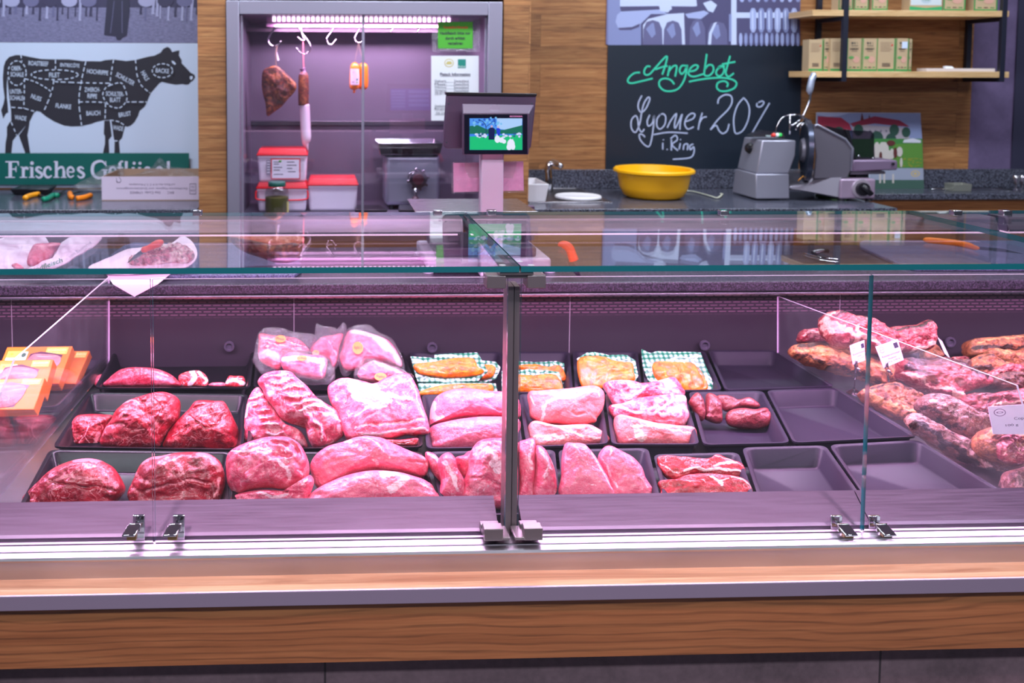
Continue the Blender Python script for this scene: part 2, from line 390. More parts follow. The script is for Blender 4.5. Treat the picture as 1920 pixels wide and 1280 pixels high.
# centre post with its clamps
def bx(x0, x1, y0, y1, z0, z1): return MB().box(x0, x1, y0, y1, z0, z1)
x0, x1 = XatY(950, 1.436, 760), XatY(972, 1.436, 760); xm = XatY(961.5, 1.436, 760)
PST = plain('post_steel', (124, 114, 116), .3, .6)
m = MB(); m.box(x0, xm-.0008, 1.436, 1.474, zg0-.006, zY(537, 1.436)); m.box(xm+.0008, x1, 1.436, 1.474, zg0-.006, zY(537, 1.436)); m.box(x0+.003, x1-.003, 1.440, 1.470, zg0-.006, zY(539, 1.436)); m.build('centre_post', PST, ct)
yc = 1.400
def rx(px, Y, py): return XatY(px, Y, py)
for (pa, pb) in ((913, 949), (989, 1024)):
    za, zb = zY(541, yc), zY(516.5, yc)
    m = MB(); m.box(rx(pa, yc, 530), rx(pb, yc, 530), yc, yc+.035, za, zb); m.build('upper_clamp', PST, ct, bevel=.0015)
MB().box(rx(946, yc, 520), rx(992, yc, 520), yc+.004, yc+.034, zY(523, yc), zY(515.5, yc)).build('clamp_bridge', PST, ct, bevel=.001)
MB().box(rx(937, yc-.002, 511), rx(1000, yc, 511), yc-.002, yc+.045, zY(515, yc), TZb-.0005).build('support_plate', PST, ct, bevel=.0008)
for px in (942, 974, 996):
    p = atZ(px, 497 if px != 974 else 490, TZb-.0005); MB().lathe([(0, 0), (.006, 0), (.006, .0004), (0, .0004)], p, (0, 0, 1), 20).build('glue_disc', WHITEP, ct)
yc = 1.392
for s, (pa, pb, pc, pd) in enumerate(((908, 944, 908, 957), (983, 1018, 966, 1018))):
    g = MB()
    g.box(rx(pa, yc, 1000), rx(pb, yc, 1000), yc, yc+.020, zY(1014, yc), zY(991, yc))
    g.box(rx(pa, yc, 1000), rx(pb, yc, 1000), yc+.032, yc+.046, zY(1014, yc), zY(984, yc+.03))
    xa_, xb_ = rx(pc, yc, 1010), rx(pd, yc, 1010)
    g.box(xa_, xb_, yc+.001, yc+.04, zY(1014, yc), zY(1008, yc))
    g.build('lower_clamp', PST, ct, bevel=.0014)
# small toggle latches on the ledge
for px, s in ((253, -1), (329, -1), (1582, 1), (1654, 1)):
    yy = GY-.012; c = atY(px, 997, yy); lt = MB()
    sl = .007*s
    lt.hexa([(c.x-.010, yy, c.z), (c.x+.010, yy, c.z), (c.x+.010, yy+.004, c.z), (c.x-.010, yy+.004, c.z),
             (c.x-.010, yy, c.z+.014), (c.x+.010, yy, c.z+.014), (c.x+.010, yy+.004, c.z+.014), (c.x-.010, yy+.004, c.z+.014)])
    lt.box(c.x-.010-sl*.4, c.x+.010-sl*.4, GY+.004, GY+.009, z_led, c.z+.020)
    lt.box(c.x-.003, c.x+.003, yy+.003, GY+.006, c.z+.003, c.z+.009)
    o = lt.build('glass_latch', CHROME, ct, bevel=.001)
    ly = yy-.014
    m = MB(); m.hexa([(c.x-.012+sl, ly, c.z-.001), (c.x+.010+sl, ly, c.z-.001), (c.x+.010, yy, c.z+.010), (c.x-.012, yy, c.z+.010),
                      (c.x-.012+sl, ly, c.z+.002), (c.x+.010+sl, ly, c.z+.002), (c.x+.010, yy, c.z+.013), (c.x-.012, yy, c.z+.013)])
    m.build('latch_plate', CHROME, o, bevel=.0008)
    m = MB().box(c.x-.008+sl*.5, c.x+.008+sl*.5, yy-.011, yy, c.z-.009, c.z+.001); m.build('latch_block', plain('brass_block', (120, 100, 66), .35, .7), o, bevel=.001)
# lamp rails below the rear edge of the top glass, with their side arms
LY = 1.93
LAMPC = (1.0, .54, .98)
def rail(px0, px1):
    z1 = zY(407, LY); z0 = z1-.032
    a, b = rx(px0, LY, 415), rx(px1, LY, 415)
    g = MB(); g.prism([(a, LY-.03, z0), (a, LY-.035, z0+.004), (a, LY-.022, z1), (a, LY+.03, z1), (a, LY+.03, z0)], (b-a, 0, 0))
    o = g.build('lamp_rail', steel('rail_steel', (128, 112, 126), .42) if 'rail_steel' not in MATS else MATS['rail_steel'], ct)
    MB().box(a, b, LY-.036, LY-.033, z0+.001, z0+.005).build('rail_bead', CHROME, o)
    dif = MB().box(a+.01, b-.01, LY-.02, LY+.02, z0-.006, z0); dif.build('lamp_tube', emis('led_tube', (255, 205, 245), 2.0) if 'led_tube' not in MATS else MATS['led_tube'], o)
    area_light('lamp_rail_light', ((a+b)/2, LY-.01, z0-.008), (b-a)-.02, .035, 16.5*(b-a), LAMPC, (math.radians(-8), 0, 0))
rail(-500, 864); rail(873, 1852); rail(1870, 2700)
for (pf, pb_) in ((962, 869),):
    zt_ = TZb-.002
    a = atZ(955, 503, zt_); b = atZ(868, 408, zt_); 
    g = MB(); g.prism([(a.x-.012, a.y+.02, zt_), (a.x+.012, a.y+.02, zt_), (b.x+.014, b.y, zt_), (b.x-.004, b.y, zt_)], (0, 0, -.004)); g.build('side_arm', STEELD, ct)
for px in (820, 921, 1355, 1790, 1883, 371):
    p = atZ(px, 398, TZ); g = MB(); g.box(p.x-.010, p.x+.010, p.y-.012, p.y+.006, TZb-.012, TZ+.006); g.build('rear_glass_clip', CHROME, ct, bevel=.001)
# ============================================================ BACK COUNTERS
ZB = H-.58
cb = empty('back_counter', (-1.2, 3.9, 0), 'wood fronted counter below the butchery poster at the left', 'counter')
MB().box(-3.9, xa-.005, 3.72, WY-.002, 0.1, ZB-.03).build('carcass', CABWOOD, cb)
MB().box(-3.9, xa-.005, 3.76, WY-.01, 0.0, .1).build('toe_kick', BLACKM, cb)
w1 = MB().box(-3.9, xa-.003, 3.68, WY-.002, ZB-.03, ZB).build('granite_worktop', GRANITE, bevel=.003)
tag(w1, 'dark granite worktop under the cattle poster at the left', 'worktop')
xe = XatY(1672, 3.70, 385)
cb2 = empty('back_counter', (1.2, 3.9, 0), 'wood fronted counter below the chalkboard', 'counter')
MB().box(xd+.005, xe-.01, 3.72, WY-.002, .1, ZB-.03).build('carcass', CABWOOD, cb2)
MB().box(xd+.005, xe-.03, 3.76, WY-.01, 0, .1).build('toe_kick', BLACKM, cb2)
w2 = MB().box(xd+.002, xe, 3.66, WY-.002, ZB-.03, ZB); 
w2.build('granite_worktop', GRANITE, bevel=.003); w2 = bpy.context.scene.collection.objects[-1]
tag(w2, 'dark granite worktop under the chalkboard with slicer and yellow bowl', 'worktop')
cb3 = empty('back_counter', (3.2, 4.2, 0), 'shallow wood fronted counter at the far right', 'counter')
MB().box(xe+.004, 5.45, 4.14, WY-.002, .1, ZB-.03).build('carcass', CABWOOD, cb3)
MB().box(xe+.004, 5.45, 4.18, WY-.01, 0, .1).build('toe_kick', BLACKM, cb3)
w3 = MB().box(xe+.003, 5.45, 4.11, WY-.002, ZB-.03, ZB).build('granite_worktop', GRANITE, bevel=.003)
tag(w3, 'shallow granite ledge on the far right in front of the violet wall', 'worktop')
zs = zY(318, WY-.02)
o = MB().box(xd+.002, 5.45, WY-.022, WY-.003, ZB+.0005, zs).build('granite_backsplash', GRANITE, bevel=.002)
tag(o, 'low granite backsplash strip along the wall behind the sink, bowl and slicer', 'backsplash')
# ============================================================ SHAPE GENERATORS
def slabm(pts, Y, depth, m=None):
    m = m or MB(); m.prism([atY(x, y, Y) for x, y in pts], (0, depth, 0)); return m
def slab(name, pts, Y, depth, mat, parent=None, bevel=0.0, **kw): return slabm(pts, Y, depth).build(name, mat, parent, bevel=bevel, **kw)
def bxp(x0, y0, x1, y1): return [(x0, y1), (x1, y1), (x1, y0), (x0, y0)]
def segd(P, a, b):
    a = np.array(a, float); b = np.array(b, float); ab = b-a; t = np.clip(((P-a)@ab)/max(ab@ab, 1e-9), 0, 1)
    return np.hypot(*(P-(a+t[:, None]*ab)).T)
def fbm(v, s, o=4): return mnoise.fractal(Vector(v)*s, 1.0, 2.0, o)
def lump(name, out, p0, n, tf, tb, mat, parent=None, strokes=(), amp=.003, nsc=30, N=112, RG=32, q=.75, ctr=None, jit=2.0, label=None, bulges=(), seed=0, fine=.0006, smooth_out=True, flatz=None):
    """a rounded solid: outline (photo pixels) on the plane p0/n, swelling tf towards the viewer and tb away from him"""
    n = Vector(n).normalized(); p0 = Vector(p0)
    per = max(1, round(N/len(out))); O = np.array(spline(out, per, True)) if smooth_out else np.array([np.array(out[i])+(np.array(out[(i+1) % len(out)])-np.array(out[i]))*k/per for i in range(len(out)) for k in range(per)], float)
    N = len(O); c = np.array(ctr if ctr else O.mean(0)); vs = []; pxs = []; tt = []
    def ring(r, h):
        for k in range(N):
            p = c + (O[k]-c)*r; pxs.append(p); vs.append(atP(p[0], p[1], p0, n)); tt.append(h)
    us = [PI/2*(1-i/RG) for i in range(RG+1)]    # from edge to centre
    for u in us[:-1]: ring(math.sin(u), tf*math.cos(u)**q)
    pxs.append(c); vs.append(atP(c[0], c[1], p0, n)); tt.append(tf); ci = len(vs)-1
    RB_ = max(6, RG//3); ub = [PI/2*(1-i/RB_) for i in range(RB_+1)]; b0 = len(vs)
    for u in ub[1:-1]: ring(math.sin(u), -tb*math.cos(u)**q)
    pxs.append(c); vs.append(atP(c[0], c[1], p0, n)); tt.append(-tb); cb_ = len(vs)-1
    P = np.array(pxs, float); fat = np.zeros(len(vs)); dep = np.zeros(len(vs))
    wob = np.array([(mnoise.noise(Vector((p[0]*.045+seed, p[1]*.045, 1.3))), mnoise.noise(Vector((p[0]*.045, p[1]*.045+seed, 7.7)))) for p in P])*jit*2.2
    wob += np.array([(mnoise.noise(Vector((p[0]*.2+seed, p[1]*.2, 3.3))), mnoise.noise(Vector((p[0]*.2, p[1]*.2+seed, 9.7)))) for p in P])*jit*.8
    PW = P+wob; front = np.array([1.0 if i <= ci else 0.35 for i in range(len(vs))])
    for st in strokes:
        pts, wd, val = st[:3]; dp = st[3] if len(st) > 3 else 0.0
        sp_ = spline(pts, 6) if len(pts) > 2 else pts; D_ = np.full(len(P), 1e9)
        for a, b in zip(sp_[:-1], sp_[1:]): D_ = np.minimum(D_, segd(PW, a, b))
        if len(pts) == 1: D_ = np.hypot(*(PW-np.array(pts[0])).T)
        w_ = np.clip(1.35-D_/wd, 0, 1); w_ = w_*w_*(3-2*w_)
        fat = fat*(1-w_*front)+val*w_*front if val is not None else fat
        dep += dp*w_*front
    for (bx_, by_, br_, bh) in bulges:
        d_ = np.hypot(P[:, 0]-bx_, P[:, 1]-by_)/br_; dep += bh*np.exp(-d_*d_*1.6)*front
    out_v = []
    for i, v in enumerate(vs):
        e = abs(tt[i])/(tf if tt[i] > 0 else max(tb, 1e-6)); a = min(1, e*1.6+.15)
        dsp = fbm(v+Vector((seed, 0, 0)), nsc, 4)*amp*a + fbm(v+Vector((0, seed, 0)), nsc*2.7, 3)*amp*.35*a + fbm(v, nsc*5, 3)*fine
        w_ = v+n*(tt[i]+dsp+dep[i]*min(1, e*2.5)); 
        if flatz is not None and w_.z < flatz: w_.z = flatz
        out_v.append(w_)
    fs = []
    for r in range(RG-1): fs += [(r*N+k, r*N+(k+1) % N, (r+1)*N+(k+1) % N, (r+1)*N+k) for k in range(N)]
    fs += [((RG-1)*N+k, (RG-1)*N+(k+1) % N, ci) for k in range(N)]
    prev = 0
    for r in range(RB_-1):
        cur = b0+r*N; fs += [(prev+(k+1) % N, prev+k, cur+k, cur+(k+1) % N) for k in range(N)]; prev = cur
    fs += [(prev+(k+1) % N, prev+k, cb_) for k in range(N)]
    m = MB(); m.add(out_v, fs)
    return m.build(name, mat, parent, smooth=True, attr={'fat': [float(x) for x in fat]}, label=label)
def meatmat(name, lean, lean2, fat, vein=.35, vs=16, rough=.38, coat=.15, grain=0.0, gdir=(1, 1, 1), sss=.10, mott=4.0, bump=.5, noisefat=.0, crust=None, fibre=.25, dark=None):
    t = NT(name); v = t.map((1, 1, 1), rand=True)
    n1 = t.noise(v, mott*7, 7, .66, .6); n2 = t.noise(v, 230, 4, .7)
    col = t.ramp(t.math('ADD', t.math('MULTIPLY', n1, .8), t.math('MULTIPLY', n2, .2)), [(.38, lin(lean2)), (.60, lin(lean))])
    fb = t.noise(t.map((1, .35, 2.6), v), 95, 3, .6, 1.0); col = t.mix(col, lin(fat), t.math('MULTIPLY', t.ramp(fb, [(.52, 0.0), (.70, 1.0)]), fibre))
    if grain:
        gn = t.noise(t.map(gdir, v), 120, 3, .6, .5); col = t.mix(col, lin(fat), t.math('MULTIPLY', t.ramp(gn, [(.5, 0.0), (.72, 1.0)]), grain))
    wv = t.noise(v, vs*1.9, 4, .6, 1.9); rd = t.math('ABSOLUTE', t.math('SUBTRACT', wv, .5)); msk = t.noise(v, 13, 3)
    vn = t.math('MULTIPLY', t.ramp(rd, [(.0, 1.0), (.02, 0.0)]), t.ramp(msk, [(.40, 0.0), (.56, 1.0)]))
    col = t.mix(col, lin(fat), t.math('MULTIPLY', vn, vein))
    at = t.n('Attribute', attribute_name='fat'); fa = at.outputs['Fac']
    fn = t.noise(v, 85, 5, .65, .8); f2 = t.ramp(t.math('ADD', t.math('SUBTRACT', fa, .5), t.math('MULTIPLY', t.math('SUBTRACT', fn, .5), 1.5)), [(-.0, 0.0), (.26, 1.0)])
    if noisefat:
        pf = t.ramp(t.noise(v, 26, 5, .65, 1.2), [(.50, 0.0), (.60, 1.0)]); f2 = t.math('MAXIMUM', f2, t.math('MULTIPLY', pf, noisefat))
    fcol = t.ramp(t.noise(v, 150, 4, .6), [(.3, lin(tuple(x*.86 for x in fat))), (.65, lin(fat))])
    col = t.mix(col, fcol, f2)
    if crust:
        cn = t.noise(v, 34, 7, .72, 1.5); col = t.mix(col, lin(crust), t.ramp(cn, [(.50, 0.0), (.62, .85)]))
    dkm = t.ramp(t.math('ADD', t.math('SUBTRACT', t.math('MULTIPLY', fa, -1.0), .5), t.math('MULTIPLY', t.math('SUBTRACT', fn, .5), 1.6)), [(0.0, 0.0), (.3, 1.0)])
    dc = dark or tuple(x*.6 for x in lean2); col = t.mix(col, t.ramp(t.noise(v, 60, 6, .7, 1), [(.35, lin(tuple(x*.6 for x in dc))), (.62, lin(dc))]), dkm)
    t.set(Base_Color=col, Roughness=t.n('MapRange', {0: n2, 1: .3, 2: .7, 3: rough*.75, 4: rough*1.4}).outputs[0], Coat_Weight=coat, Coat_Roughness=.2, Subsurface_Weight=sss, Subsurface_Radius=(1, .35, .3), Subsurface_Scale=.003)
    hb = t.math('ADD', t.math('MULTIPLY', t.noise(v, 70, 5, .6, .8), 1.0), t.math('MULTIPLY', n2, .35))
    t.bump(hb, bump, .006); MATS[name] = t.mat; return t.mat
def filmmat(name, f=.10, tint=(.96, .93, .98)):
    t = NT(name); t.t.nodes.remove(t.b); v = t.map((1, 1, 1)); nz = t.noise(v, 38, 5, .62, 2.0); b = t.n('Bump', {'Height': nz, 'Strength': .9, 'Distance': .012})
    g = t.n('LayerWeight', {'Blend': .35, 'Normal': b.outputs[0]}); fr = t.n('MapRange', {0: g.outputs['Facing'], 1: 0.0, 2: 1.0, 3: f*.6, 4: .38}).outputs[0]
    tr = t.n('BsdfTransparent', {'Color': tint}); gl = t.n('BsdfGlossy', {'Color': (1.0, 1.0, 1.0), 'Roughness': .12, 'Normal': b.outputs[0]}); df = t.n('BsdfDiffuse', {'Color': (.85, .8, .88), 'Normal': b.outputs[0]})
    m1 = t.n('MixShader', {0: .22, 1: gl.outputs[0], 2: df.outputs[0]}); m = t.n('MixShader', {0: fr, 1: tr.outputs[0], 2: m1.outputs[0]}); t.l(m.outputs[0], t.out.inputs[0]); MATS[name] = t.mat; return t.mat
FILM = filmmat('plastic_film')
SMOKED = meatmat('smoked_meat', (116, 50, 40), (54, 24, 24), (190, 116, 62), .5, 14, .45, .2, sss=.02, noisefat=.6, crust=(40, 22, 24))
# ============================================================ FLAT PRINTED THINGS (posters, chalkboard)
def textgeo(s, bold=0.0):
    c = bpy.data.curves.new('t', 'FONT'); c.body = s; c.size = 1.0; c.align_x = 'CENTER'; c.align_y = 'CENTER'; c.offset = bold; c.resolution_u = 3
    o = bpy.data.objects.new('t', c); COL.objects.link(o); dg = bpy.context.evaluated_depsgraph_get()
    me = bpy.data.meshes.new_from_object(o.evaluated_get(dg)); vs = [tuple(v.co) for v in me.vertices]; fs = [tuple(p.vertices) for p in me.polygons]
    bpy.data.objects.remove(o); bpy.data.curves.remove(c); bpy.data.meshes.remove(me)
    if not vs: return [], []
    a = np.array(vs)[:, :2]; mn, mx = a.min(0), a.max(0); a = a-(mn+mx)/2
    return a, fs
class Draw:
    """collects flat coloured shapes lying on a plane; fn maps a 2D drawing coordinate + lift to a world point"""
    def __init__(s, fn, step=.00006, lift=.0004): s.fn = fn; s.k = lift; s.step = step; s.mb = MB(); s.mats = []
    def mi(s, m):
        if m not in s.mats: s.mats.append(m)
        return s.mats.index(m)
    def poly(s, pts, m):
        s.k += s.step; vs = [s.fn(x, y, s.k) for x, y in pts]; s.mb.add(vs, [tuple(range(len(vs)))], s.mi(m)); return s
    def rect(s, x0, y0, x1, y1, m): return s.poly([(x0, y0), (x1, y0), (x1, y1), (x0, y1)], m)
    def disc(s, x, y, r, m, ry=None, n=18): ry = ry or r; return s.poly([(x+r*math.cos(2*PI*i/n), y+ry*math.sin(2*PI*i/n)) for i in range(n)], m)
    def stroke(s, pts, w, m, smooth=True, taper=0, closed=False):
        P = spline(pts, 5, closed) if smooth and len(pts) > 2 else [np.array(p, float) for p in pts]
        if closed: P.append(P[0])
        s.k += s.step; n = len(P); L, R = [], []
        for i in range(n):
            d = P[min(i+1, n-1)]-P[max(i-1, 0)]; l = math.hypot(*d) or 1; nx, ny = -d[1]/l, d[0]/l
            ww = (w[0]+(w[1]-w[0])*abs(math.sin(PI*i/(n-1)))) if isinstance(w, tuple) else w
            L.append(P[i]+np.array((nx, ny))*ww/2); R.append(P[i]-np.array((nx, ny))*ww/2)
        vs = [s.fn(x, y, s.k) for x, y in L+R]; s.mb.add(vs, [(i, i+1, n+i+1, n+i) for i in range(n-1)], s.mi(m)); return s
    def dash(s, pts, w, m, on=5.5, off=3.2, closed=False):
        P = spline(pts, 10, closed); 
        if closed: P.append(P[0])
        acc = 0; cur = [P[0]]; draw = True
        for a, b in zip(P[:-1], P[1:]):
            acc += math.hypot(*(b-a)); 
            if draw: cur.append(b)
            if acc > (on if draw else off):
                if draw and len(cur) > 1: s.stroke(cur, w, m, False)
                draw = not draw; acc = 0; cur = [b]
        if draw and len(cur) > 1: s.stroke(cur, w, m, False)
        return s
    def text(s, st, x, y, h, m, w=None, ang=0, bold=0.0, shear=0, flip=False):
        a, fs = textgeo(st, bold)
        if not len(fs): return s
        hh = a[:, 1].max()-a[:, 1].min(); ww = a[:, 0].max()-a[:, 0].min(); sy = h/hh; sx = (w/ww) if w else sy
        if flip: sx, sy = -sx, -sy
        s.k += s.step; ca, sa = math.cos(ang), math.sin(ang); vs = []
        for X, Y in a:
            X2 = X*sx + shear*Y*sy; Y2 = -Y*sy; vs.append(s.fn(x+X2*ca-Y2*sa, y+X2*sa+Y2*ca, s.k))
        s.mb.add(vs, fs, s.mi(m)); return s
    def build(s, name, parent, label=None): return s.mb.build(name, s.mats, parent, label=label)
def planeY(Y): return lambda x, y, k: atY(x, y, Y-k)
def ink(c, r=.6): 
    k = 'ink_%d_%d_%d' % c
    return MATS.get(k) or plain(k, c, r)
YP = WY-.006
def board(name, x0, y0, x1, y1, Y, th, mat, label, cat, edge=None):
    """a thin board on the wall; returns its root"""
    a, b = atY(x0, y1, Y), atY(x1, y0, Y); c = atY(x0, y0, Y); d = atY(x1, y1, Y)
    r = empty(name, ((a.x+b.x)/2, Y, min(a.z, d.z)), label, cat)
    MB().box((a.x+c.x)/2, (b.x+d.x)/2, Y, Y+th, (a.z+d.z)/2, (b.z+c.z)/2).build('panel', mat, r)
    return r
# ---- herd photograph, upper left
t = NT('photo_grass'); nz = t.noise(t.map((1, 1, 3)), 45, 5, .8); t.set(Base_Color=t.ramp(nz, [(.3, lin((84, 82, 112))), (.7, lin((140, 138, 176)))]), Roughness=.5); PG = t.mat
pr = board('herd_photograph', -420, -190, 370.5, 79, YP, .0035, PG, 'black and white wall photograph of cattle legs and a dark robe, top left', 'poster')
d = Draw(planeY(YP)); DK, MD, LT = ink((58, 54, 84)), ink((104, 102, 140)), ink((160, 160, 196))
d.rect(-410, -185, 368, 14, DK); rnd = random.Random(3)
for i in range(40):
    x = -60+i*11+rnd.uniform(-4, 4)
    if 190 < x < 250: continue
    b = rnd.choice([26, 30, 34, 22]); w = rnd.uniform(2.5, 5); m = rnd.choice([DK, MD, LT, DK])
    d.poly([(x, -10), (x+w*1.6, -10), (x+w*1.1, b*.6), (x+w*.9, b), (x+w*1.2, b+5), (x-w*.2, b+5), (x+w*.1, b*.6)], m)
for i in range(12):
    x = -60+i*36
    if 180 < x < 250: continue
    d.disc(x+10, 2, 15, rnd.choice([MD, DK, LT]), 11)
RB = ink((44, 42, 66))
d.poly([(203, -30), (242, -30), (243, 20), (238, 66), (228, 71), (226, 75), (219, 74), (217, 68), (195, 65), (199, 20)], RB)
d.stroke([(214, 2), (211, 30), (207, 62)], 1.0, MD); d.stroke([(229, 2), (229, 62)], 1.0, MD)
d.build('print', pr)
# ---- cattle cut chart
pr = board('cattle_cut_chart', -420, 79.5, 372, 352, YP, .0035, plain('poster_white', (196, 208, 232), .55), 'pale poster showing a black cow divided into named meat cuts', 'poster')
COW = ink((40, 38, 50), .7); WH = ink((202, 214, 238), .6)
body = [(10.3,114.4),(17.2,106.7),(29.2,103.2),(39.5,103.2),(56.7,106.7),(77.4,110.6),(103.2,111.3),(129,111.3),(154.7,114.4),(189,114.9),(197.2,112.6),(212.6,111.3),(236.7,114.4),(255.6,112),(276.2,106.6),(290,104),(301,98.6),(306.3,91.2),(314,87.7),(319.2,90.7),(323,97.5),(331.2,95.1),(336.7,94.6),(335.5,104),(340.7,112.6),(340.7,118.7),(349.2,127.3),(357,135.8),(364.7,140.1),(365.9,145.3),(362,151.3),(357.8,153.9),(353.5,158.7),(347.5,159),(342.4,157.7),(329.5,159),(315.7,156.5),(303.7,153.5),(298.6,156.5),(283,174.5),(279.7,181.4),(275.4,192.5),(271,200.3),(262,208),(259,217.5),(252,229.5),(245.3,235.5),(239.3,237.7),(234.6,236.7),(233.3,241.5),(229,258.7),(223.3,264.7),(225,287),(214.4,287),(214.9,264.7),(212.6,255.3),(210.6,238),(208.4,225.2),(197,225),(180,229.1),(172,232.2),(153,236.5),(134,237.3),(120.4,235.6),(103.2,228.7),(86,218.4),(75.7,209.8),(68.8,208.1),(63.6,211.5),(56.7,226.2),(34.4,252),(31,254.5),(24,264),(21.5,287),(9.5,287),(10.3,269),(12.9,253.7),(12.9,238.2),(18,229.2),(21,227),(20.6,207.2),(17.2,183),(14.6,157.4),(14.3,142),(12.9,157),(12.9,183),(14.6,197),(15.5,210.7),(11.2,213),(6,222.7),(4.3,215.8),(2,207),(6.9,193.5),(8.6,183),(6,162.5),(5.2,145.3),(6.9,124.7)]
d = Draw(planeY(YP)); d.poly(body, COW)
d.poly([(195.5,226),(206,226),(208.4,245),(209.6,255.3),(204,262),(205,287),(193,287),(196.8,269),(196.8,255.3),(194.6,251)], COW)
d.poly([(55.9,226),(55,234.7),(51.6,253.7),(56.7,287),(47.3,287),(35.2,253.7)], COW)
d.poly([(321.5,113.5),(326,115),(330,119.5),(327.5,121.5),(323,118)], WH); d.poly([(356,143),(361,142.5),(361.5,147),(358,150),(356,147)], WH)
d.build('cow_silhouette', pr)
d = Draw(planeY(YP-.006))
def ell(x, y, rx_, ry): return [(x+rx_*math.cos(2*PI*i/10), y+ry*math.sin(2*PI*i/10)) for i in range(10)]
d.dash(ell(32, 137, 17, 23), 1.9, WH, closed=True); d.dash(ell(102.5, 140, 44, 9.2), 1.9, WH, closed=True)
for L in ([(39, 103), (41, 115)], [(46, 147), (45.5, 175), (44.5, 203)], [(48, 148), (65, 153), (82, 162), (95, 171)], [(21, 201), (44, 203), (65, 209)],
          [(104, 112), (104, 131)], [(161, 115), (153, 150), (148, 190), (153, 235)], [(101, 150), (96, 175), (81, 211)], [(103, 153), (150, 155), (205, 156)],
          [(213, 112), (208, 140), (206, 160)], [(149, 191), (175, 191), (196, 192)], [(198, 193), (197, 224)], [(254, 112), (257, 140), (265, 160), (281, 174)], [(237, 191), (275, 191)],
          [(206, 225), (222, 228), (235, 236)], [(214, 264), (224, 264)], [(21, 229), (31, 253)]): d.dash(L, 1.9, WH)
d.dash([(206, 160), (225, 155), (233, 163), (238, 185), (228, 200), (217, 202), (204, 197), (193, 180), (197, 166)], 1.9, WH, closed=True)
d.dash(ell(304.5, 132.5, 19, 13), 1.9, WH, closed=True)
d.build('cut_lines', pr)
d = Draw(planeY(YP-.0035))
for s_, x, y, wd, an in (('OBER-', 31, 128, 20, 0), ('SCHALE', 32, 139.5, 25, 0.03), ('ROASTBEEF', 72, 119, 37, .05), ('ENTRECÔTE', 131, 121.5, 36, .05), ('FILET', 102, 140.5, 20, 0), ('UNTER-', 30, 171.5, 23, 0), ('SCHALE', 31, 183.5, 25, 0.03),
                         ('NUSS', 68, 183, 20, .35), ('FLANKE', 119, 199, 29, .1), ('HOCHRIPPE', 183, 135, 40, .1), ('ZWERCH-', 173, 168, 29, 0), ('RIPPE', 173, 180, 18, .05), ('BAUCH', 175, 212, 26, -.03),
                         ('SCHULTER', 235, 148, 38, .5), ('SCHULTER-', 215.5, 176, 34, .04), ('BLATT', 216, 187, 20, 0), ('BRUST', 234, 214, 23, -.15), ('HALS', 272, 142, 19, 1.05), ('BACKE', 304.5, 132.5, 25, .08), ('WADE', 38.5, 221, 22, .12), ('WADE', 221.5, 240, 19, .15)):
    d.text(s_, x, y, 8.6, WH, wd, an, .012)
d.build('lettering', pr)
# ---- green banner with serif lettering, leaning on the counter against the chart
YB = WY-.03
pr = board('poultry_banner', -60, 287, 354.5, 346, YB, .004, plain('banner_green', (0, 92, 86), .5), 'dark green banner with white serif words leaning below the cow chart', 'sign')
d = Draw(planeY(YB)); W2 = ink((206, 206, 228), .5)
def R(*r):
    for q in r: d.rect(*q, W2)
R((16,302,22.5,333),(10,302,35,304.4),(22,315.8,30,318),(10,331.4,28,333.4)); d.poly([(31,302),(35.2,302),(35.6,311),(34.4,311)], W2); d.poly([(30.8,311.5),(30.8,322.5),(29.6,322.5),(28,317),(29.6,311.5)], W2)
R((41,313,46.5,333),(36.8,331.4,51,333.4)); d.poly([(37,313),(42,311.8),(42,315)], W2); d.stroke([(46, 318), (49, 314), (52, 315)], (2, 4), W2); d.disc(51.5, 316, 2.4, W2)
R((57,313,62.5,333),(54,331.4,65.5,333.4)); d.poly([(54,313.5),(58,311.8),(58,315)], W2); d.disc(60, 305.8, 3.4, W2)
def S_(x): d.stroke([(x+12,317),(x+8,313.5),(x+3,314.5),(x+2,318.5),(x+7,322.5),(x+12,326.5),(x+10.5,331.5),(x+5,332.8),(x+.5,329)], (2.2, 5.4), W2)
S_(66.5); d.stroke([(96,318),(93,313.6),(87,314.2),(83.5,320),(84,327),(88,332),(93,331.8),(97,328.5)], (2.2, 5.2), W2); d.disc(94.5, 317, 2.4, W2)
R((103,302,108.5,333),(100,331.4,111.5,333.4),(117,320,122.5,333),(114,331.4,125,333.4)); d.poly([(99.5,303.5),(104,301.2),(104,304.5)], W2); d.stroke([(108,318),(113,313.5),(118,314.5),(119.7,321)], (3, 4.6), W2)
def E_(x): d.stroke([(x+2,322),(x+13,322),(x+12.5,316.5),(x+8,313.3),(x+3.5,316),(x+2,322.5),(x+4,329.5),(x+8.5,332),(x+14,328.5)], (2.2, 4.2), W2)
E_(124.5); S_(145)
d.stroke([(198,309),(192,302.6),(184,302.6),(176,307),(173,317),(175,327),(182,333),(191,333),(197,328)], (2.4, 6), W2); R((194,319,199.5,332),(190,317.6,202,319.8)); d.poly([(197,302),(199,302),(199.4,312),(198,312)], W2)
E_(203.5); R((222,305,227.5,333),(219,313,231,315.4),(234,302,239.5,333),(231,331.4,242.5,333.4)); d.stroke([(224.5,309),(226,303.5),(231,302.4)], 3, W2)
d.disc(251.5, 306, 2.9, W2); d.disc(262.5, 306, 2.9, W2); R((247,313,252.5,329),(259,313,264.5,333)); d.stroke([(249.7,328),(254,332),(261,329)], 3, W2)
d.stroke([(281,315),(275,313.5),(271,319),(275,324.5),(281,322),(282,316)], 3.6, W2); E_(291); R((313,302,318.5,333),(310,331.4,322,333.4))
d.build('lettering', pr)
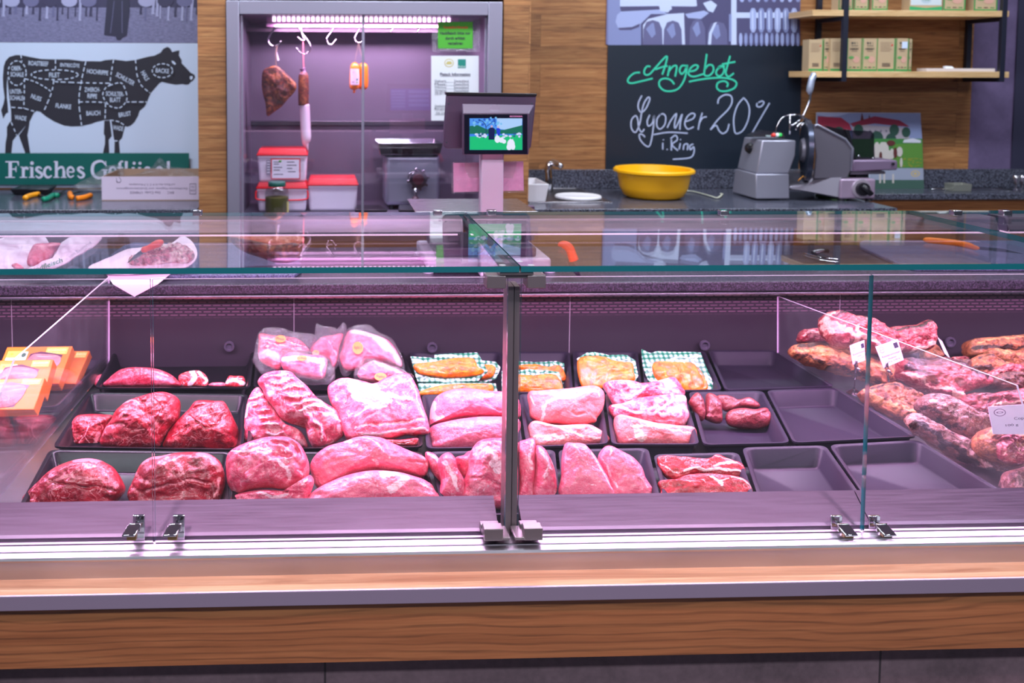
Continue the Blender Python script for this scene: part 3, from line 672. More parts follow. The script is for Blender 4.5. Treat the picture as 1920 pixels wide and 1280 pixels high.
# ---- chalkboard and sausage photograph
pr = board('chalkboard', 1137.5, 84.5, 1501, 322, YP, .0035, plain('chalk_black', (22, 32, 46), .45), 'black chalkboard with green and white handwritten offer on the wood wall', 'chalkboard')
GR, CW = ink((52, 196, 158), .8), ink((172, 182, 212), .8)
z = lambda pts: [(1150+x/3.584, 80+y/3.584) for x, y in pts]
d = Draw(planeY(YP)); lw = 3.2
for p in ([(180,200),(140,205),(105,235),(98,262),(125,272),(190,258),(265,240)], [(250,160),(225,160),(207,190),(215,215),(245,210),(290,160),(358,90),(350,150),(328,215)], [(282,180),(340,160),(365,158)], [(380,155),(365,225)], [(368,200),(400,160),(426,160),(415,228)],
          [(495,157),(462,155),(445,185),(458,210),(480,190),(497,150),(480,240),(440,305),(390,325),(340,320),(310,290),(312,255),(345,240),(385,250),(410,280)], [(505,195),(550,185),(570,160),(550,150),(520,170),(505,210),(540,228),(605,210)], [(628,75),(618,150),(612,215),(645,220),(672,190),(668,155),(640,150),(618,175)],
          [(732,160),(702,175),(690,205),(710,225),(735,210),(745,175),(725,155),(705,168)], [(725,155),(750,158)], [(785,88),(765,160),(755,205),(775,228),(810,205)], [(730,145),(820,128)],
          [(508,262),(580,248),(660,238),(740,236),(800,248),(828,272),(812,305),(760,325),(715,322),(695,298),(705,268),(745,258),(770,275),(762,298)]): d.stroke(z(p), lw, GR)
d.build('green_lettering', pr)
d = Draw(planeY(YP)); lw = 2.6
for p in ([(192,355),(170,400),(168,440),(188,468),(220,440),(245,380),(232,368),(205,410),(190,470),(178,540),(150,602),(122,575),(122,520),(150,490),(165,520),(170,570),(190,600),(208,580)], [(245,485),(228,525),(235,560),(262,540),(275,490),(265,600),(245,690),(215,690),(180,650),(176,615),(200,620),(212,635)],
          [(320,480),(295,510),(293,560),(315,580),(345,550),(352,500),(335,478),(310,485)], [(362,572),(385,525),(424,476),(412,540),(415,575),(440,530),(462,480),(450,540),(447,585)], [(485,530),(535,510),(548,482),(525,475),(495,500),(480,545),(500,580),(540,565)], [(598,470),(580,530),(570,585)], [(578,540),(600,505),(628,498)],
          [(702,410),(710,375),(750,350),(790,358),(797,400),(770,450),(700,520),(652,585)], [(652,585),(690,555),(710,590),(735,610),(765,590),(778,545)], [(878,368),(835,420),(810,500),(812,575),(825,610),(870,590),(905,520),(915,450),(900,400),(875,370)], [(975,402),(1000,392),(1012,405),(990,430),(965,427),(966,405)], [(1050,405),(1000,490),(932,608)],
          [(270,618),(370,602),(500,608)], [(332,672),(332,718)], [(335,650),(339,655)], [(359,715),(364,720)], [(390,650),(390,725)], [(384,645),(418,622),(430,652),(395,685),(435,725)], [(450,675),(442,716)], [(450,648),(453,654)], [(470,720),(476,686),(500,682),(497,722)], [(537,680),(515,693),(518,720),(540,700),(541,740),(512,773),(400,783)]): d.stroke(z(p), lw, CW)
d.build('white_lettering', pr)
pr = board('sausage_photograph', 1139, -190, 1502.5, 84, YP, .0035, ink((112, 112, 156)), 'black and white wall photograph of an arm and hanging sausages above the chalkboard', 'poster')
z = lambda pts: [(1140+x/5.333, y/5.333) for x, y in pts]
A1, A2, A3, A4 = ink((158, 168, 212)), ink((128, 136, 182)), ink((74, 70, 108)), ink((190, 200, 232))
d = Draw(planeY(YP))
d.poly(z([(0,-900),(330,-900),(330,450),(0,450)]), A2); d.poly(z([(330,-300),(1230,-300),(1230,450),(330,450)]), A3)
d.poly(z([(130,-900),(800,-900),(890,60),(480,120),(120,70)]), A4); d.poly(z([(120,65),(510,60),(520,100),(400,112),(130,118)]), A3); d.poly(z([(620,62),(990,66),(1000,98),(640,98)]), A3)
d.poly(z([(130,115),(520,95),(600,140),(430,140),(320,245),(230,300),(110,298),(75,220),(90,150)]), A1); d.poly(z([(100,280),(240,270),(320,235),(310,270),(230,300),(115,300)]), A3)
d.poly(z([(350,250),(400,190),(600,140),(760,130),(770,445),(350,445)]), A4)
for (x0, x1, y0) in ((355, 540, 200), (560, 735, 205), (820, 970, 190), (1000, 1190, 215)):
    m_ = (x0+x1)/2; d.poly(z([(x0,y0+90),(x0+30,y0+20),(m_,y0),(x1-30,y0+20),(x1,y0+90),(x1+6,448),(x0-6,448)]), ink((96, 94, 134))); d.poly(z([(x0+25,y0+90),(m_-10,y0+30),(m_+10,y0+30),(m_+30,y0+140),(m_-10,y0+180)]), A2)
d.poly(z([(510,20),(600,0),(640,80),(600,125),(520,110)]), A4); d.poly(z([(950,30),(1030,5),(1090,50),(1050,125),(1000,110)]), A4); d.poly(z([(770,140),(960,105),(1010,130),(930,190),(800,180)]), A1)
d.poly(z([(1000,445),(1010,330),(1060,230),(1090,220),(1040,330),(1030,445)]), A4)
d.poly(z([(1240,-300),(1920,-300),(1920,450),(1240,450)]), A3); d.rect(*z([(1232, -300)])[0], *z([(1285, 447)])[0], A4); d.poly(z([(1210,140),(1235,140),(1235,415),(1210,415)]), A2); d.rect(*z([(1285, 125)])[0], *z([(1930, 180)])[0], A4)
for r_, (y0, y1, st, ww) in enumerate(((-120, 20, 80, 60), (75, 325, 82, 62), (325, 460, 52, 34))):
    x = 1300+ (120 if r_ == 1 else 10)
    while x < 1905:
        d.poly(z([(x,y0+40),(x+ww*.25,y0+6),(x+ww*.75,y0+6),(x+ww,y0+40),(x+ww,y1-40),(x+ww*.7,y1),(x+ww*.3,y1),(x,y1-40)]), rnd.choice([A2, A1])); d.poly(z([(x+ww*.3,y0+40),(x+ww*.5,y0+20),(x+ww*.55,y1-30),(x+ww*.35,y1-30)]), A4 if r_ == 1 else A1); x += st
d.build('print', pr)
# ---- dark painted figure on the violet wall, far right
pr = board('violet_wall_panel', 1905, -60, 2100, 318, YP-.002, .004, ink((46, 44, 66)), 'dark panel on the violet wall cut by the right edge', 'panel')
# ============================================================ COLD CABINET IN THE WALL
FY = 3.70
fr = empty('refrigerated_cabinet', (.27, 4.0, 0), 'steel framed wall cabinet with glass doors and pink lit interior', 'cabinet')
def vb(name, px0, px1, py0, py1, Y0, Y1, mat, parent, bevel=.0, pm=200):
    a, b = XatY(px0, Y0, pm), XatY(px1, Y0, pm); return MB().box(a, b, Y0, Y1, atY(680, py1, Y0).z, atY(680, py0, Y0).z).build(name, mat, parent, bevel=bevel)
FRS = plain('frame_steel', (150, 146, 164), .42, .55)
IN = plain('cabinet_interior', (122, 116, 132), .42, .5)
vb('frame_side', 425, 449, 2, 420, FY, FY+.06, FRS, fr, .003); vb('frame_side', 914, 940, 2, 420, FY, FY+.06, FRS, fr, .003)
vb('frame_top', 449.2, 913.8, 2, 28, FY, FY+.06, FRS, fr, .003)
x0, x1 = XatY(449, FY, 200), XatY(914, FY, 200); zt_, zb_ = atY(680, 28, FY).z, H-.63
MB().box(x0, x1, FY, FY+.06, zb_-.03, zb_-.002).build('frame_sill', STEELD, fr, bevel=.002)
for nm, q in (('interior_back', (x0-.01, x1+.01, 4.28, 4.30, zb_, zt_+.02)), ('interior_side', (x0-.015, x0, FY+.061, 4.28, zb_, zt_)), ('interior_side', (x1, x1+.015, FY+.061, 4.28, zb_, zt_)), ('interior_top', (x0, x1, FY+.061, 4.28, zt_, zt_+.015)), ('interior_floor', (x0, x1, FY+.061, 4.28, zb_-.015, zb_))):
    MB().box(*q).build(nm, IN, fr)
MB().box(XatY(426, FY, 200), XatY(939, FY, 200), FY+.02, 4.30, .1, zb_-.032).build('lower_cabinet', CABWOOD, fr)
z5 = atY(680, 231, 4.27).z; MB().box(x0+.002, x1-.002, 4.262, 4.279, z5-.012, z5+.012).build('back_rail', STEELD, fr, bevel=.003)
# glass doors
for (a, b, Y) in ((452, 682, FY+.02), (679, 911, FY+.034)):
    X0, X1 = XatY(a, Y, 200), XatY(b, Y, 200)
    m = MB().box(X0, X1, Y, Y+.005, zb_+.001, zt_-.001); m.m = [1, 1, 0, 1, 0, 1]; p = m.build('glass_door', [glassmat('door_glass', (.97, .97, 1), .05, .5) if 'door_glass' not in MATS else MATS['door_glass'], EDGE], fr)
    for e in (X0, X1-.009): MB().box(e, e+.009, Y-.002, Y+.008, zb_+.001, zt_-.001).build('door_strip', FRS, p, bevel=.001)
# LED bar with single light points, a strip for their reflection and hook rail
LEDY = 3.86
za, zb2 = atY(680, 30, LEDY).z, atY(680, 42, LEDY).z
lb = MB().box(XatY(500, LEDY, 40), XatY(860, LEDY, 40), LEDY, LEDY+.03, zb2, za).build('led_bar', plain('led_bar_pink', (200, 160, 196), .4), fr)
m = MB(); LEDM = emis('led_white_pink', (255, 220, 250), 5.0)
for i in range(37):
    cx = 514+i*9.1; m.box(XatY(cx-2.6, LEDY-.004, 36), XatY(cx+2.6, LEDY-.004, 36), LEDY-.003, LEDY-.0005, atY(680, 41, LEDY).z, atY(680, 31.5, LEDY).z)
m.build('led_light', LEDM, lb)
MB().box(XatY(500, 3.95, 40), XatY(870, 3.95, 40), 3.95, 3.958, atY(680, 51, 3.95).z, atY(680, 43, 3.95).z).build('led_reflection_strip', plain('led_reflection_pink', (226, 176, 214), .25, .6), fr)  # pink strip put in for the dimmer, reflected row of LEDs
area_light('cold_cabinet_light', ((x0+x1)/2, 3.90, zb2-.012), .80, .04, 10, (1.0, .62, .96), (math.radians(14), 0, 0))
MB().box(x0+.002, x1-.002, 4.0, 4.014, atY(680, 60, 4.0).z, atY(680, 52, 4.0).z).build('hook_rail', plain('rail_dark', (92, 80, 92), .4, .6), fr)
def hook(pts, Y, r=.0036, label='', grp=None):
    P = spline([tuple(atY(x, y, Y)) for x, y in pts], 6); 
    m = MB().tube([Vector(p) for p in P], r, 8); o = m.build('meat_hook', CHROME, smooth=True); tag(o, label, 'hook', grp); return o
zz5 = lambda pts: [(480+x/4.74, 20+y/4.74) for x, y in pts]
G = 'steel hooks in the cold cabinet'
hook(zz5([(215,150),(200,120),(180,118),(172,150),(135,200),(110,250),(120,295),(160,314),(200,298),(222,268)]), 3.992, .0042, 'steel meat hook carrying the smoked bacon slab', G)
hook(zz5([(450,140),(430,120),(395,112),(372,130),(400,185),(440,240),(478,300),(478,350),(440,385),(395,375),(360,330)]), 3.990, .0042, 'big steel hook left of centre behind the salami string', G)
hook(zz5([(485,135),(460,118),(425,118),(400,150),(412,220),(432,262),(400,258),(372,232)]), 3.978, .0028, 'small steel hook the salami string hangs from', G)
hook(zz5([(625,135),(650,115),(690,120),(692,150),(660,200),(630,245),(640,290),(675,298),(715,250)]), 3.992, .0032, 'empty steel hook between salami and orange sausages', G)
hook(zz5([(870,135),(895,112),(925,118),(928,150),(900,195),(878,245),(895,280),(925,282),(940,272)]), 3.992, .0028, 'thin steel hook the orange sausages hang from', G)
hook([(724,53),(729,44),(737,44),(737,52),(732,60)], 3.992, .003, 'short hook top on the rail right of the door edge', G)
hook([(775,53),(780,44),(788,44),(787,52),(782,60)], 3.992, .003, 'short hook top on the rail near the green note', G)
# smoked bacon slab
bs = empty('smoked_bacon', tuple(atY(520, 215, 3.98)), 'dark smoked bacon slab hanging from a hook in the cold cabinet', 'bacon')
z6 = [(480+x/4.74, 20+y/4.74) for x, y in [(60,540),(110,505),(175,488),(230,520),(300,585),(355,650),(350,710),(280,790),(230,850),(160,900),(100,935),(85,830),(62,740),(50,650)]]
lump('slab', z6, (0, 3.965, 0), (0, -1, 0), .022, .022, SMOKED, bs, [([(492,134),(505,125),(518,122),(532,134),(553,156),(555,168)], 2.2, .95), ([(500,150),(510,160)], 5, .7), ([(505,205),(520,200),(535,192)], 3, .6)], .006, 24, 60, 14)
MB().tube([atY(519.5, 86, 3.982), atY(517, 100, 3.98), atY(518, 125, 3.975)], .002, 6).build('string', plain('twine', (150, 130, 110), .8), bs)
MB().prism([atY(519, 96, 3.97), atY(524, 113, 3.97), atY(520, 114, 3.97)], (0, .002, 0)).build('tag', WHITEP, bs)
# hanging salami with dark half and white net half
sl = empty('hanging_salami', tuple(atY(570, 275, 3.98)), 'long salami, dark above and white below, hanging on a pink string', 'salami')
def lathe_px(name, spine, rad, Y, mat, parent, seg=20):  # spine px, radius px
    S = spline([(*p, r) for p, r in zip(spine, rad)], 5); s_ = 1600/Y
    return MB().tube([atY(p[0], p[1], Y) for p in S], [max(.0004, p[2]/s_) for p in S], seg).build(name, mat, parent, smooth=True)
lathe_px('dark_casing', [(569,134),(569,140),(569,160),(569,180),(569,197)], [3,8.5,10,10,9.6], 3.975, SMOKED, sl)
lathe_px('white_casing', [(571,196),(572,215),(573,240),(574,258),(573,268),(576,276),(577,281)], [9.2,9.4,9.4,9.2,6.5,2.6,1], 3.975, plain('net_white', (226, 214, 228), .6), sl)
lathe_px('neck', [(567,128),(569,134),(569,139)], [6,4,8.8], 3.975, plain('casing_grey', (150, 120, 150), .4), sl)
MB().tube([atY(568.5, 78, 3.972), atY(568.8, 105, 3.972), atY(569.5, 131, 3.972)], .0022, 6).build('string', plain('pink_string', (232, 120, 130), .7), sl)
# orange sausages
OR = plain('orange_casing', (246, 128, 24), .3, 0, Coat_Weight=.4)
for k, (cx, Yq, lab) in enumerate(((665, 3.965, 'orange cased sausage with white label, front one of the hanging pair'), (681, 3.99, 'orange cased sausage without visible label, rear one of the hanging pair'))):
    r = empty('orange_sausage', tuple(atY(cx, 172, Yq)), lab, 'sausage', 'orange sausages')
    lathe_px('casing', [(cx,117),(cx,120),(cx+.5,126),(cx,145),(cx-.2,160),(cx-.5,166),(cx-.5,169),(cx-.5,173)], [1.5,6,8.6,9.6,9.6,7.5,2,1], Yq, OR, r, 24)
    lathe_px('knot', [(cx-1,169.5),(cx-1,172),(cx-1,174.5)], [1,2.8,1], Yq, OR, r, 12)
    MB().tube([atY(672, 82, Yq), atY(cx, 115, Yq)], .0008, 5).build('string', MATS['twine'], r)
    if k == 0:
        d = Draw(lambda x, y, kk: atY(x, y, 3.965) + Vector((0, -math.sqrt(max(0, .0241**2-((x-665)/1600*3.965)**2))-.0012-kk, 0)))
        for i in range(8): d.rect(657+i*2, 129, 659.05+i*2, 159, ink((226, 214, 230)))
        d.k += .0005; d.rect(658, 131, 663, 132.4, ink((200, 150, 90))); d.rect(668, 147, 671, 151, ink((20, 130, 110))); d.rect(668, 153, 671, 156, ink((130, 200, 110))); d.rect(659, 153, 664, 154.4, ink((120, 80, 110)))
        d.rect(660, 135, 664, 136, ink((150, 120, 150))); d.rect(660, 139, 668, 140, ink((190, 150, 150))); d.build('label', r)
# notes taped inside the right door
NY = FY+.032
r = empty('green_note', tuple(atY(853, 92, NY)), 'bright green notice with red heading inside a clear sleeve on the glass door', 'note')
slab('sleeve', bxp(810, 30, 900, 97), NY+.0008, .0004, FILM, r); slab('paper', bxp(821, 41, 886.5, 91), NY, .0006, plain('green_paper', (70, 160, 44), .7), r)
d = Draw(planeY(NY)); RD, BK = ink((216, 60, 40)), ink((40, 46, 50))
d.text('Vorsicht-Hinweis', 854, 51, 5.4, RD, 46, 0, .02)
for s_, y in (('Hackfleisch bitte nur', 62), ('durch erhitzt', 71.5), ('verzehren', 81)): d.text(s_, 853.5, y, 6, BK, 57 if y == 62 else (37 if y == 71.5 else 28), 0, .03)
d.build('lettering', r)
r = empty('white_notice', tuple(atY(853, 227, NY)), 'white printed notice with round and green square emblems on the glass door', 'note')
slab('paper', bxp(808.5, 104.5, 897.5, 226), NY, .0006, plain('paper_white', (214, 216, 222), .7), r)
d = Draw(planeY(NY)); GD, GN, TX = ink((190, 176, 110)), ink((20, 126, 112)), ink((66, 66, 84))
d.disc(842, 118, 9, GD, 8); d.disc(842, 118, 7.4, ink((212, 214, 214)), 6.4); d.poly([(836,119),(839,115),(845,115),(848,118),(846,121),(838,121)], GD)
d.rect(858.5, 111, 873.5, 127.5, GN); d.text('Bioland', 866, 124.5, 3, ink((220, 226, 226)), 13)
d.text('Fleisch Information', 853.5, 139, 5.6, TX, 57, 0, .02); d.rect(825, 142.4, 882, 143, TX)
for i, (a, b) in enumerate((('Geburt:', 'Deutschland'), ('Mast:', 'Deutschland'), ('Schlachtung:', 'Deutschland'), ('Zerlegung:', 'Deutschland'))):
    y = 151.5+i*6.1; d.text(a, 826, y, 4.2, TX, 22); d.text(b, 865, y, 4.2, TX, 27); d.rect(815, y+2.7, 880, y+3.1, TX)
d.text('DE EV 7', 825, 175.5, 4.2, TX, 18)
for y in (198, 204, 212): d.text('Geschlachtet' if y == 198 else ('Bergen' if y == 204 else 'DE EV'), 826, y, 4.2, TX, 22 if y != 212 else 16); d.rect(815, y+2.7, 846, y+3.1, TX)
d.build('lettering', r)
# tubs
WT, RL = plain('tub_white', (232, 222, 236), .4), plain('lid_red', (206, 22, 34), .4)
def tub(xl, xr, ylid0, ylid1, ybot, Y, dep, lab, handle=False, lift=0):
    a, b = atY(xl, ylid0, Y), atY(xr, ylid1, Y); zl0, zl1 = atY((xl+xr)/2, ylid1, Y).z, atY((xl+xr)/2, ylid0, Y).z; zb = ybot
    w_ = b.x-a.x; cx_ = (a.x+b.x)/2; r = empty('lidded_tub', (cx_, Y+dep/2, zb), lab, 'tub', 'white tubs with red lids')
    bw = w_*.46; tw = w_*.485
    m = MB(); m.hexa([(cx_-bw, Y+.02, zb), (cx_+bw, Y+.02, zb), (cx_+bw, Y+dep-.02, zb), (cx_-bw, Y+dep-.02, zb), (cx_-tw, Y+.006, zl0), (cx_+tw, Y+.006, zl0), (cx_+tw, Y+dep-.006, zl0), (cx_-tw, Y+dep-.006, zl0)])
    m.build('body', WT, r, bevel=.012, seg=3)
    MB().box(a.x+.004, b.x-.004, Y+.001, Y+dep-.001, zl0-.014, zl0-.001).build('rim', WT, r, bevel=.004)
    m = MB().box(a.x, b.x, Y-.003, Y+dep+.003, zl0-.003, zl0+.006); m.hexa([(a.x+.002, Y, zl0+.006), (b.x-.002, Y, zl0+.006), (b.x-.002, Y+dep, zl0+.006), (a.x+.002, Y+dep, zl0+.006), (a.x+.012, Y+.012, zl1-.006), (b.x-.012, Y+.012, zl1-.006), (b.x-.012, Y+dep-.012, zl1-.006), (a.x+.012, Y+dep-.012, zl1-.006)])
    m.build('lid', RL, r, bevel=.003)
    if handle: MB().tube(spline([(a.x+.002, Y-.004, zl0-.01), (a.x-.001, Y-.008, zl0-.03), (a.x+.012, Y-.012, zl0-.05), (cx_, Y-.014, zl0-.053), (b.x-.012, Y-.012, zl0-.05), (b.x+.001, Y-.008, zl0-.03), (b.x-.002, Y-.004, zl0-.01)], 6), .004, 8).build('handle', RL, r, smooth=True)
    return r, cx_, zl0
TY = 3.90
zlow = zb_+.0005
t1, c1_, zl = tub(480, 577, 340, 353, zlow, TY, .19, 'white tub with red lid and red handle, below another tub, behind the jar', True)
lidtop = atY(528, 340, TY).z-.006
t2, c2_, zl2 = tub(481, 577, 277, 291, lidtop+.0006, TY+.004, .18, 'white tub with red lid and red framed label, stacked on top')
t3, c3_, zl3 = tub(576, 672, 333, 347, zlow, TY+.01, .19, 'white tub with red lid standing right of the stacked pair')
d = Draw(lambda x, y, k: atY(x, y, TY+.006-k))
LB = ink((226, 218, 230)); d.rect(508, 297, 563, 336, ink((208, 40, 56))); d.rect(510, 299, 561, 334, LB); d.rect(500, 300, 507, 328, ink((120, 112, 130)))
for i in range(5): d.rect(501, 302+i*5, 506, 304+i*5, LB)
for (x, y, w_) in ((513, 303, 14), (513, 307, 10), (513, 313, 16), (513, 318, 12), (538, 303, 14), (538, 309, 18), (538, 315, 10), (540, 321, 14), (513, 326, 18)): d.rect(x, y, x+w_, y+1.4, TX)
d.rect(523, 300.5, 528, 303, ink((90, 190, 60))); d.build('label', t2)
# jar
jx = atY(518, 390, 3.79); jr = (541-495)/2/1600*3.79
r = empty('pickle_jar', (jx.x, 3.79+jr, zlow), 'glass jar of olive green pickles with a dark green lid', 'jar')
zj = atY(518, 350, 3.79).z-zlow
MB().lathe([(jr*.9, 0), (jr, .01), (jr, zj*.72), (jr*.92, zj*.85), (jr*.66, zj*.97), (jr*.66, zj)], (jx.x, 3.79+jr, zlow), seg=28).build('glass', glassmat('jar_glass', (.8, .82, .82), .06, .6), r, smooth='auto')
MB().lathe([(jr*.86, .003), (jr*.95, .012), (jr*.95, zj*.6), (0.001, zj*.62)], (jx.x, 3.79+jr, zlow), seg=24).build('pickles', plain('pickle_green', (92, 94, 40), .5), r, smooth='auto')
MB().lathe([(jr*.7, zj-.004), (jr*.73, zj+.001), (jr*.73, zj+.013), (jr*.69, zj+.016)], (jx.x, 3.79+jr, zlow), seg=28).build('lid', plain('lid_green', (20, 92, 74), .4), r, smooth='auto')
slab('label', bxp(536, 378, 541.5, 398), 3.79+jr*.55, .0008, plain('label_cream', (216, 206, 130), .6), r)
# dark flat trays on the cabinet floor
for (a, b, lab) in ((656, 728, 'black shallow tray on the cabinet floor left of the mincer'), (738, 850, 'black shallow tray below the mincer outlet')):
    A, B = atY(a, 398, 3.78), atY(b, 398, 3.78); rr = MB()
    rr.hexa([(A.x+.03, 3.79, zlow), (B.x-.015, 3.79, zlow), (B.x-.03, 3.90, zlow), (A.x+.04, 3.90, zlow), (A.x+.02, 3.778, zlow+.03), (B.x, 3.778, zlow+.03), (B.x-.025, 3.93, zlow+.03), (A.x+.035, 3.93, zlow+.03)])
    o = rr.build('shallow_tray', BLACKP, bevel=.004); tag(o, lab, 'tray')
# meat grinder
GYY = 3.96
g = empty('meat_grinder', tuple(atY(772, 400, GYY+.1)), 'steel meat mincer with top pan and toothed ring nut in the cold cabinet', 'mincer'); WL[g.name] = g.location.copy(); g.location.z = zlow; WL[g.name].z = zlow
GS = plain('grinder_steel', (160, 160, 176), .38, .7)
A, B = atY(722, 300, GYY), atY(826, 300, GYY); zt3 = atY(772, 291, GYY).z
m = MB().box(A.x, B.x, GYY, GYY+.2, zlow+.02, zt3); m.build('housing', GS, g, bevel=.02, seg=4)
for px in (735, 812): 
    p = atY(px, 395, GYY); MB().lathe([(.014, 0), (.012, .022)], (p.x, GYY+.03, zlow), seg=14).build('foot', BLACKM, g)
A, B = atY(708, 290, GYY-.03), atY(831, 290, GYY-.03); z0_, z1_ = atY(770, 290, GYY-.03).z, atY(770, 268, GYY-.03).z
def pan(A_, B_, y0, y1, zb1, zt1, inset, th, mat, parent, name='pan'):
    o_ = [(A_, y0), (B_, y0), (B_, y1), (A_, y1)]; i_ = [(A_+inset, y0+inset), (B_-inset, y0+inset), (B_-inset, y1-inset), (A_+inset, y1-inset)]
    vs = [(x, y, zt1) for x, y in o_]+[(x, y, zb1) for x, y in i_]+[(x+ (th if x < (A_+B_)/2 else -th), y+(th if y < (y0+y1)/2 else -th), zt1) for x, y in o_]+[(x+(th if x < (A_+B_)/2 else -th), y+(th if y < (y0+y1)/2 else -th), zb1+th) for x, y in i_]
    fs = [(4, 5, 6, 7)]+[(i, (i+1) % 4, 4+(i+1) % 4, 4+i) for i in range(4)]+[(8+i, 12+i, 12+(i+1) % 4, 8+(i+1) % 4) for i in range(4)]+[(12, 13, 14, 15)]+[(i, 8+i, 8+(i+1) % 4, (i+1) % 4) for i in range(4)]
    m_ = MB(); m_.add(vs, fs); return m_.build(name, mat, parent, bevel=.002)
pan(A.x, B.x, GYY-.03, GYY+.26, z0_, z1_, .012, .003, CHROME, g, 'top_pan')
MB().box(atY(715, 290, GYY-.02).x, atY(824, 290, GYY-.02).x, GYY-.012, GYY+.21, zt3+.0005, z0_-.0005 if z0_ > zt3+.002 else zt3+.004).build('pan_gasket', BLACKM, g)
kc = atY(784, 336, GYY-.06)
MB().lathe([(.042, .06), (.042, .03), (.030, .02), (.030, .0)], tuple(kc), (0, 1, 0), 28).build('throat', BLACKP, g, smooth='auto')
m = MB(); pr_ = []
for i in range(64):
    a = 2*PI*i/64; rr_ = .046+.007*(1 if math.sin(8*a) > .1 else -0.6); pr_.append(kc+Vector((rr_*math.cos(a), -.012, rr_*math.sin(a))))
m.prism(pr_, (0, .026, 0)); m.build('ring_nut', CHROME, g, bevel=.002)
MB().lathe([(.026, -.0005), (.024, -.004), (.0, -.005)], tuple(kc+Vector((0, -.012, 0))), (0, 1, 0), 24).build('cutter_plate', plain('plate_dark', (70, 24, 34), .4), g, smooth='auto')
MB().tube([kc+Vector((-.012, -.005, -.04)), kc+Vector((-.012, -.005, -.085))], .008, 10).build('handle', CHROME, g, smooth=True)
kb = kc+Vector((-.012, -.006, -.092)); MB().lathe([(.001, -.018), (.012, -.013), (.018, 0), (.012, .013), (.001, .018)], tuple(kb), (0, 1, 0), 18).build('knob', plain('knob_dark', (70, 48, 56), .4), g, smooth=True)
# ============================================================ THINGS ON THE BACK COUNTERS
def onB(px, py): return atZ(px, py, ZB)
def dome(c, pts): pass
# cardboard box with plastic bags (left counter)
Yb = onB(280, 376).y
BX = plain('box_outside', (206, 190, 212), .7); BXI = plain('box_inside', (158, 130, 112), .8)
A, B = atY(191, 376, Yb), atY(373.5, 376, Yb); zt0 = atY(250, 331, Yb).z; x0, x1 = A.x, xa-.004
bd = .34
r = empty('cardboard_box', ((x0+x1)/2, Yb+bd/2, ZB), 'low open cardboard box, pale outside, brown inside, beside the wood pillar', 'box')
th = .004
MB().box(x0, x1, Yb, Yb+bd, ZB+.0005, ZB+.004).build('bottom', BXI, r)
m = MB().box(x0, x1, Yb, Yb+th, ZB+.004, zt0); m.build('front_wall', BX, r)
MB().box(x0, x1, Yb+bd-th, Yb+bd, ZB+.004, zt0).build('back_wall', BXI, r)
MB().box(x0, x0+th, Yb+th, Yb+bd-th, ZB+.004, zt0).build('side_wall', BXI, r); MB().box(x1-th, x1, Yb+th, Yb+bd-th, ZB+.004, zt0).build('side_wall', BXI, r)
d = Draw(planeY(Yb)); TB = ink((104, 96, 118), .7)
for s_, x, y, w_ in (('auf Basis des H A C C P-Konzeptes', 285, 345.5, 86), ('Zertifiziertes Hygiene- und Qualitätsmanagement', 285, 353, 134), ('BRC      Site Code: 1748453', 285, 361, 82)): d.text(s_, x, y, 4.6, TB, w_, 0, 0, 0, True)
d.stroke([(218, 333), (219, 339), (223, 342), (227, 339), (225, 334), (223, 332)], .9, TB); d.stroke([(218, 339), (220, 342), (226, 342)], .9, TB)
for q in ((355.5, 344, 367.5, 345), (355.5, 363, 367.5, 364), (355.5, 344, 356.3, 364), (366.8, 344, 367.5, 364)): d.rect(*q, TB)
d.text('EU', 361.5, 350, 3.6, TB); d.text('BIO', 361.5, 357, 3.6, TB); d.build('lettering', r)
CLR = filmmat('clear_bag', .16, (.93, .95, .97))
def crump(name, out, Y, tf, tb, lab, cat='bag', mat=None, amp=.012, seed=1, n=(0, -1, .2)):
    o = lump(name, out, (0, Y, 0), n, tf, tb, mat or CLR, None, (), amp, 16, 40, 10, seed=seed, flatz=ZB+.008); tag(o, lab, cat); return o
crump('plastic_bag', [(136,352),(150,341),(172,330),(200,312),(222,309),(232,318),(231,331),(218,344),(196,352),(178,372),(165,362),(150,356)], Yb+.10, .02, .03, 'crumpled clear plastic bag lying left of the cardboard box', seed=3)
crump('plastic_bag', [(228,331),(250,330),(283,315),(300,296),(318,312),(345,315),(366,326),(370,334),(300,337),(240,336)], Yb+.14, .04, .05, 'crumpled clear plastic bag sticking out of the cardboard box', seed=8)
# secateurs and a black tray
def shears(col, pts, lab, px):
    y_ = onB(*px).y; r = empty('pruning_shears', tuple(onB(*px)), lab, 'shears', 'shears on the left counter')
    hm = plain('grip_%d_%d_%d' % col, col, .4)
    for k, P in enumerate(pts['grip']): MB().tube([atZ(x, y, ZB+.012) for x, y in spline(P, 4)], .0125, 10).build('grip', hm, r, smooth=True)
    m = MB()
    for P in pts['blade']: m.tube([atZ(x, y, ZB+.011) for x, y in P], [.010, .008, .003][:len(P)] if len(P) == 3 else .007, 8, flat=.6)
    m.build('blade', BLACKP, r, smooth=True); return r
shears((246, 160, 14), {'grip': [[(47,371),(56,367),(72,363.5)]], 'blade': [[(72,364),(84,369),(96,362)]]}, 'black shears with yellow grip, leftmost on the counter', (60, 373))
shears((0, 130, 100), {'grip': [[(80,374),(90,372),(100,366),(108,366.5)]], 'blade': [[(106,366),(116,360),(124,356)]]}, 'black shears with green grip between the yellow and orange ones', (90, 376))
shears((240, 130, 20), {'grip': [[(131,362),(133,369),(137,370)], [(144,372),(158,370),(170,366)]], 'blade': [[(134,361),(146,360),(156,359)]]}, 'shears with two orange grips, left of the plastic bag', (150, 374))
p = onB(50, 366); m = MB(); yb_ = p.y
a_, b_ = atY(18, 350, yb_), atY(94, 350, yb_)
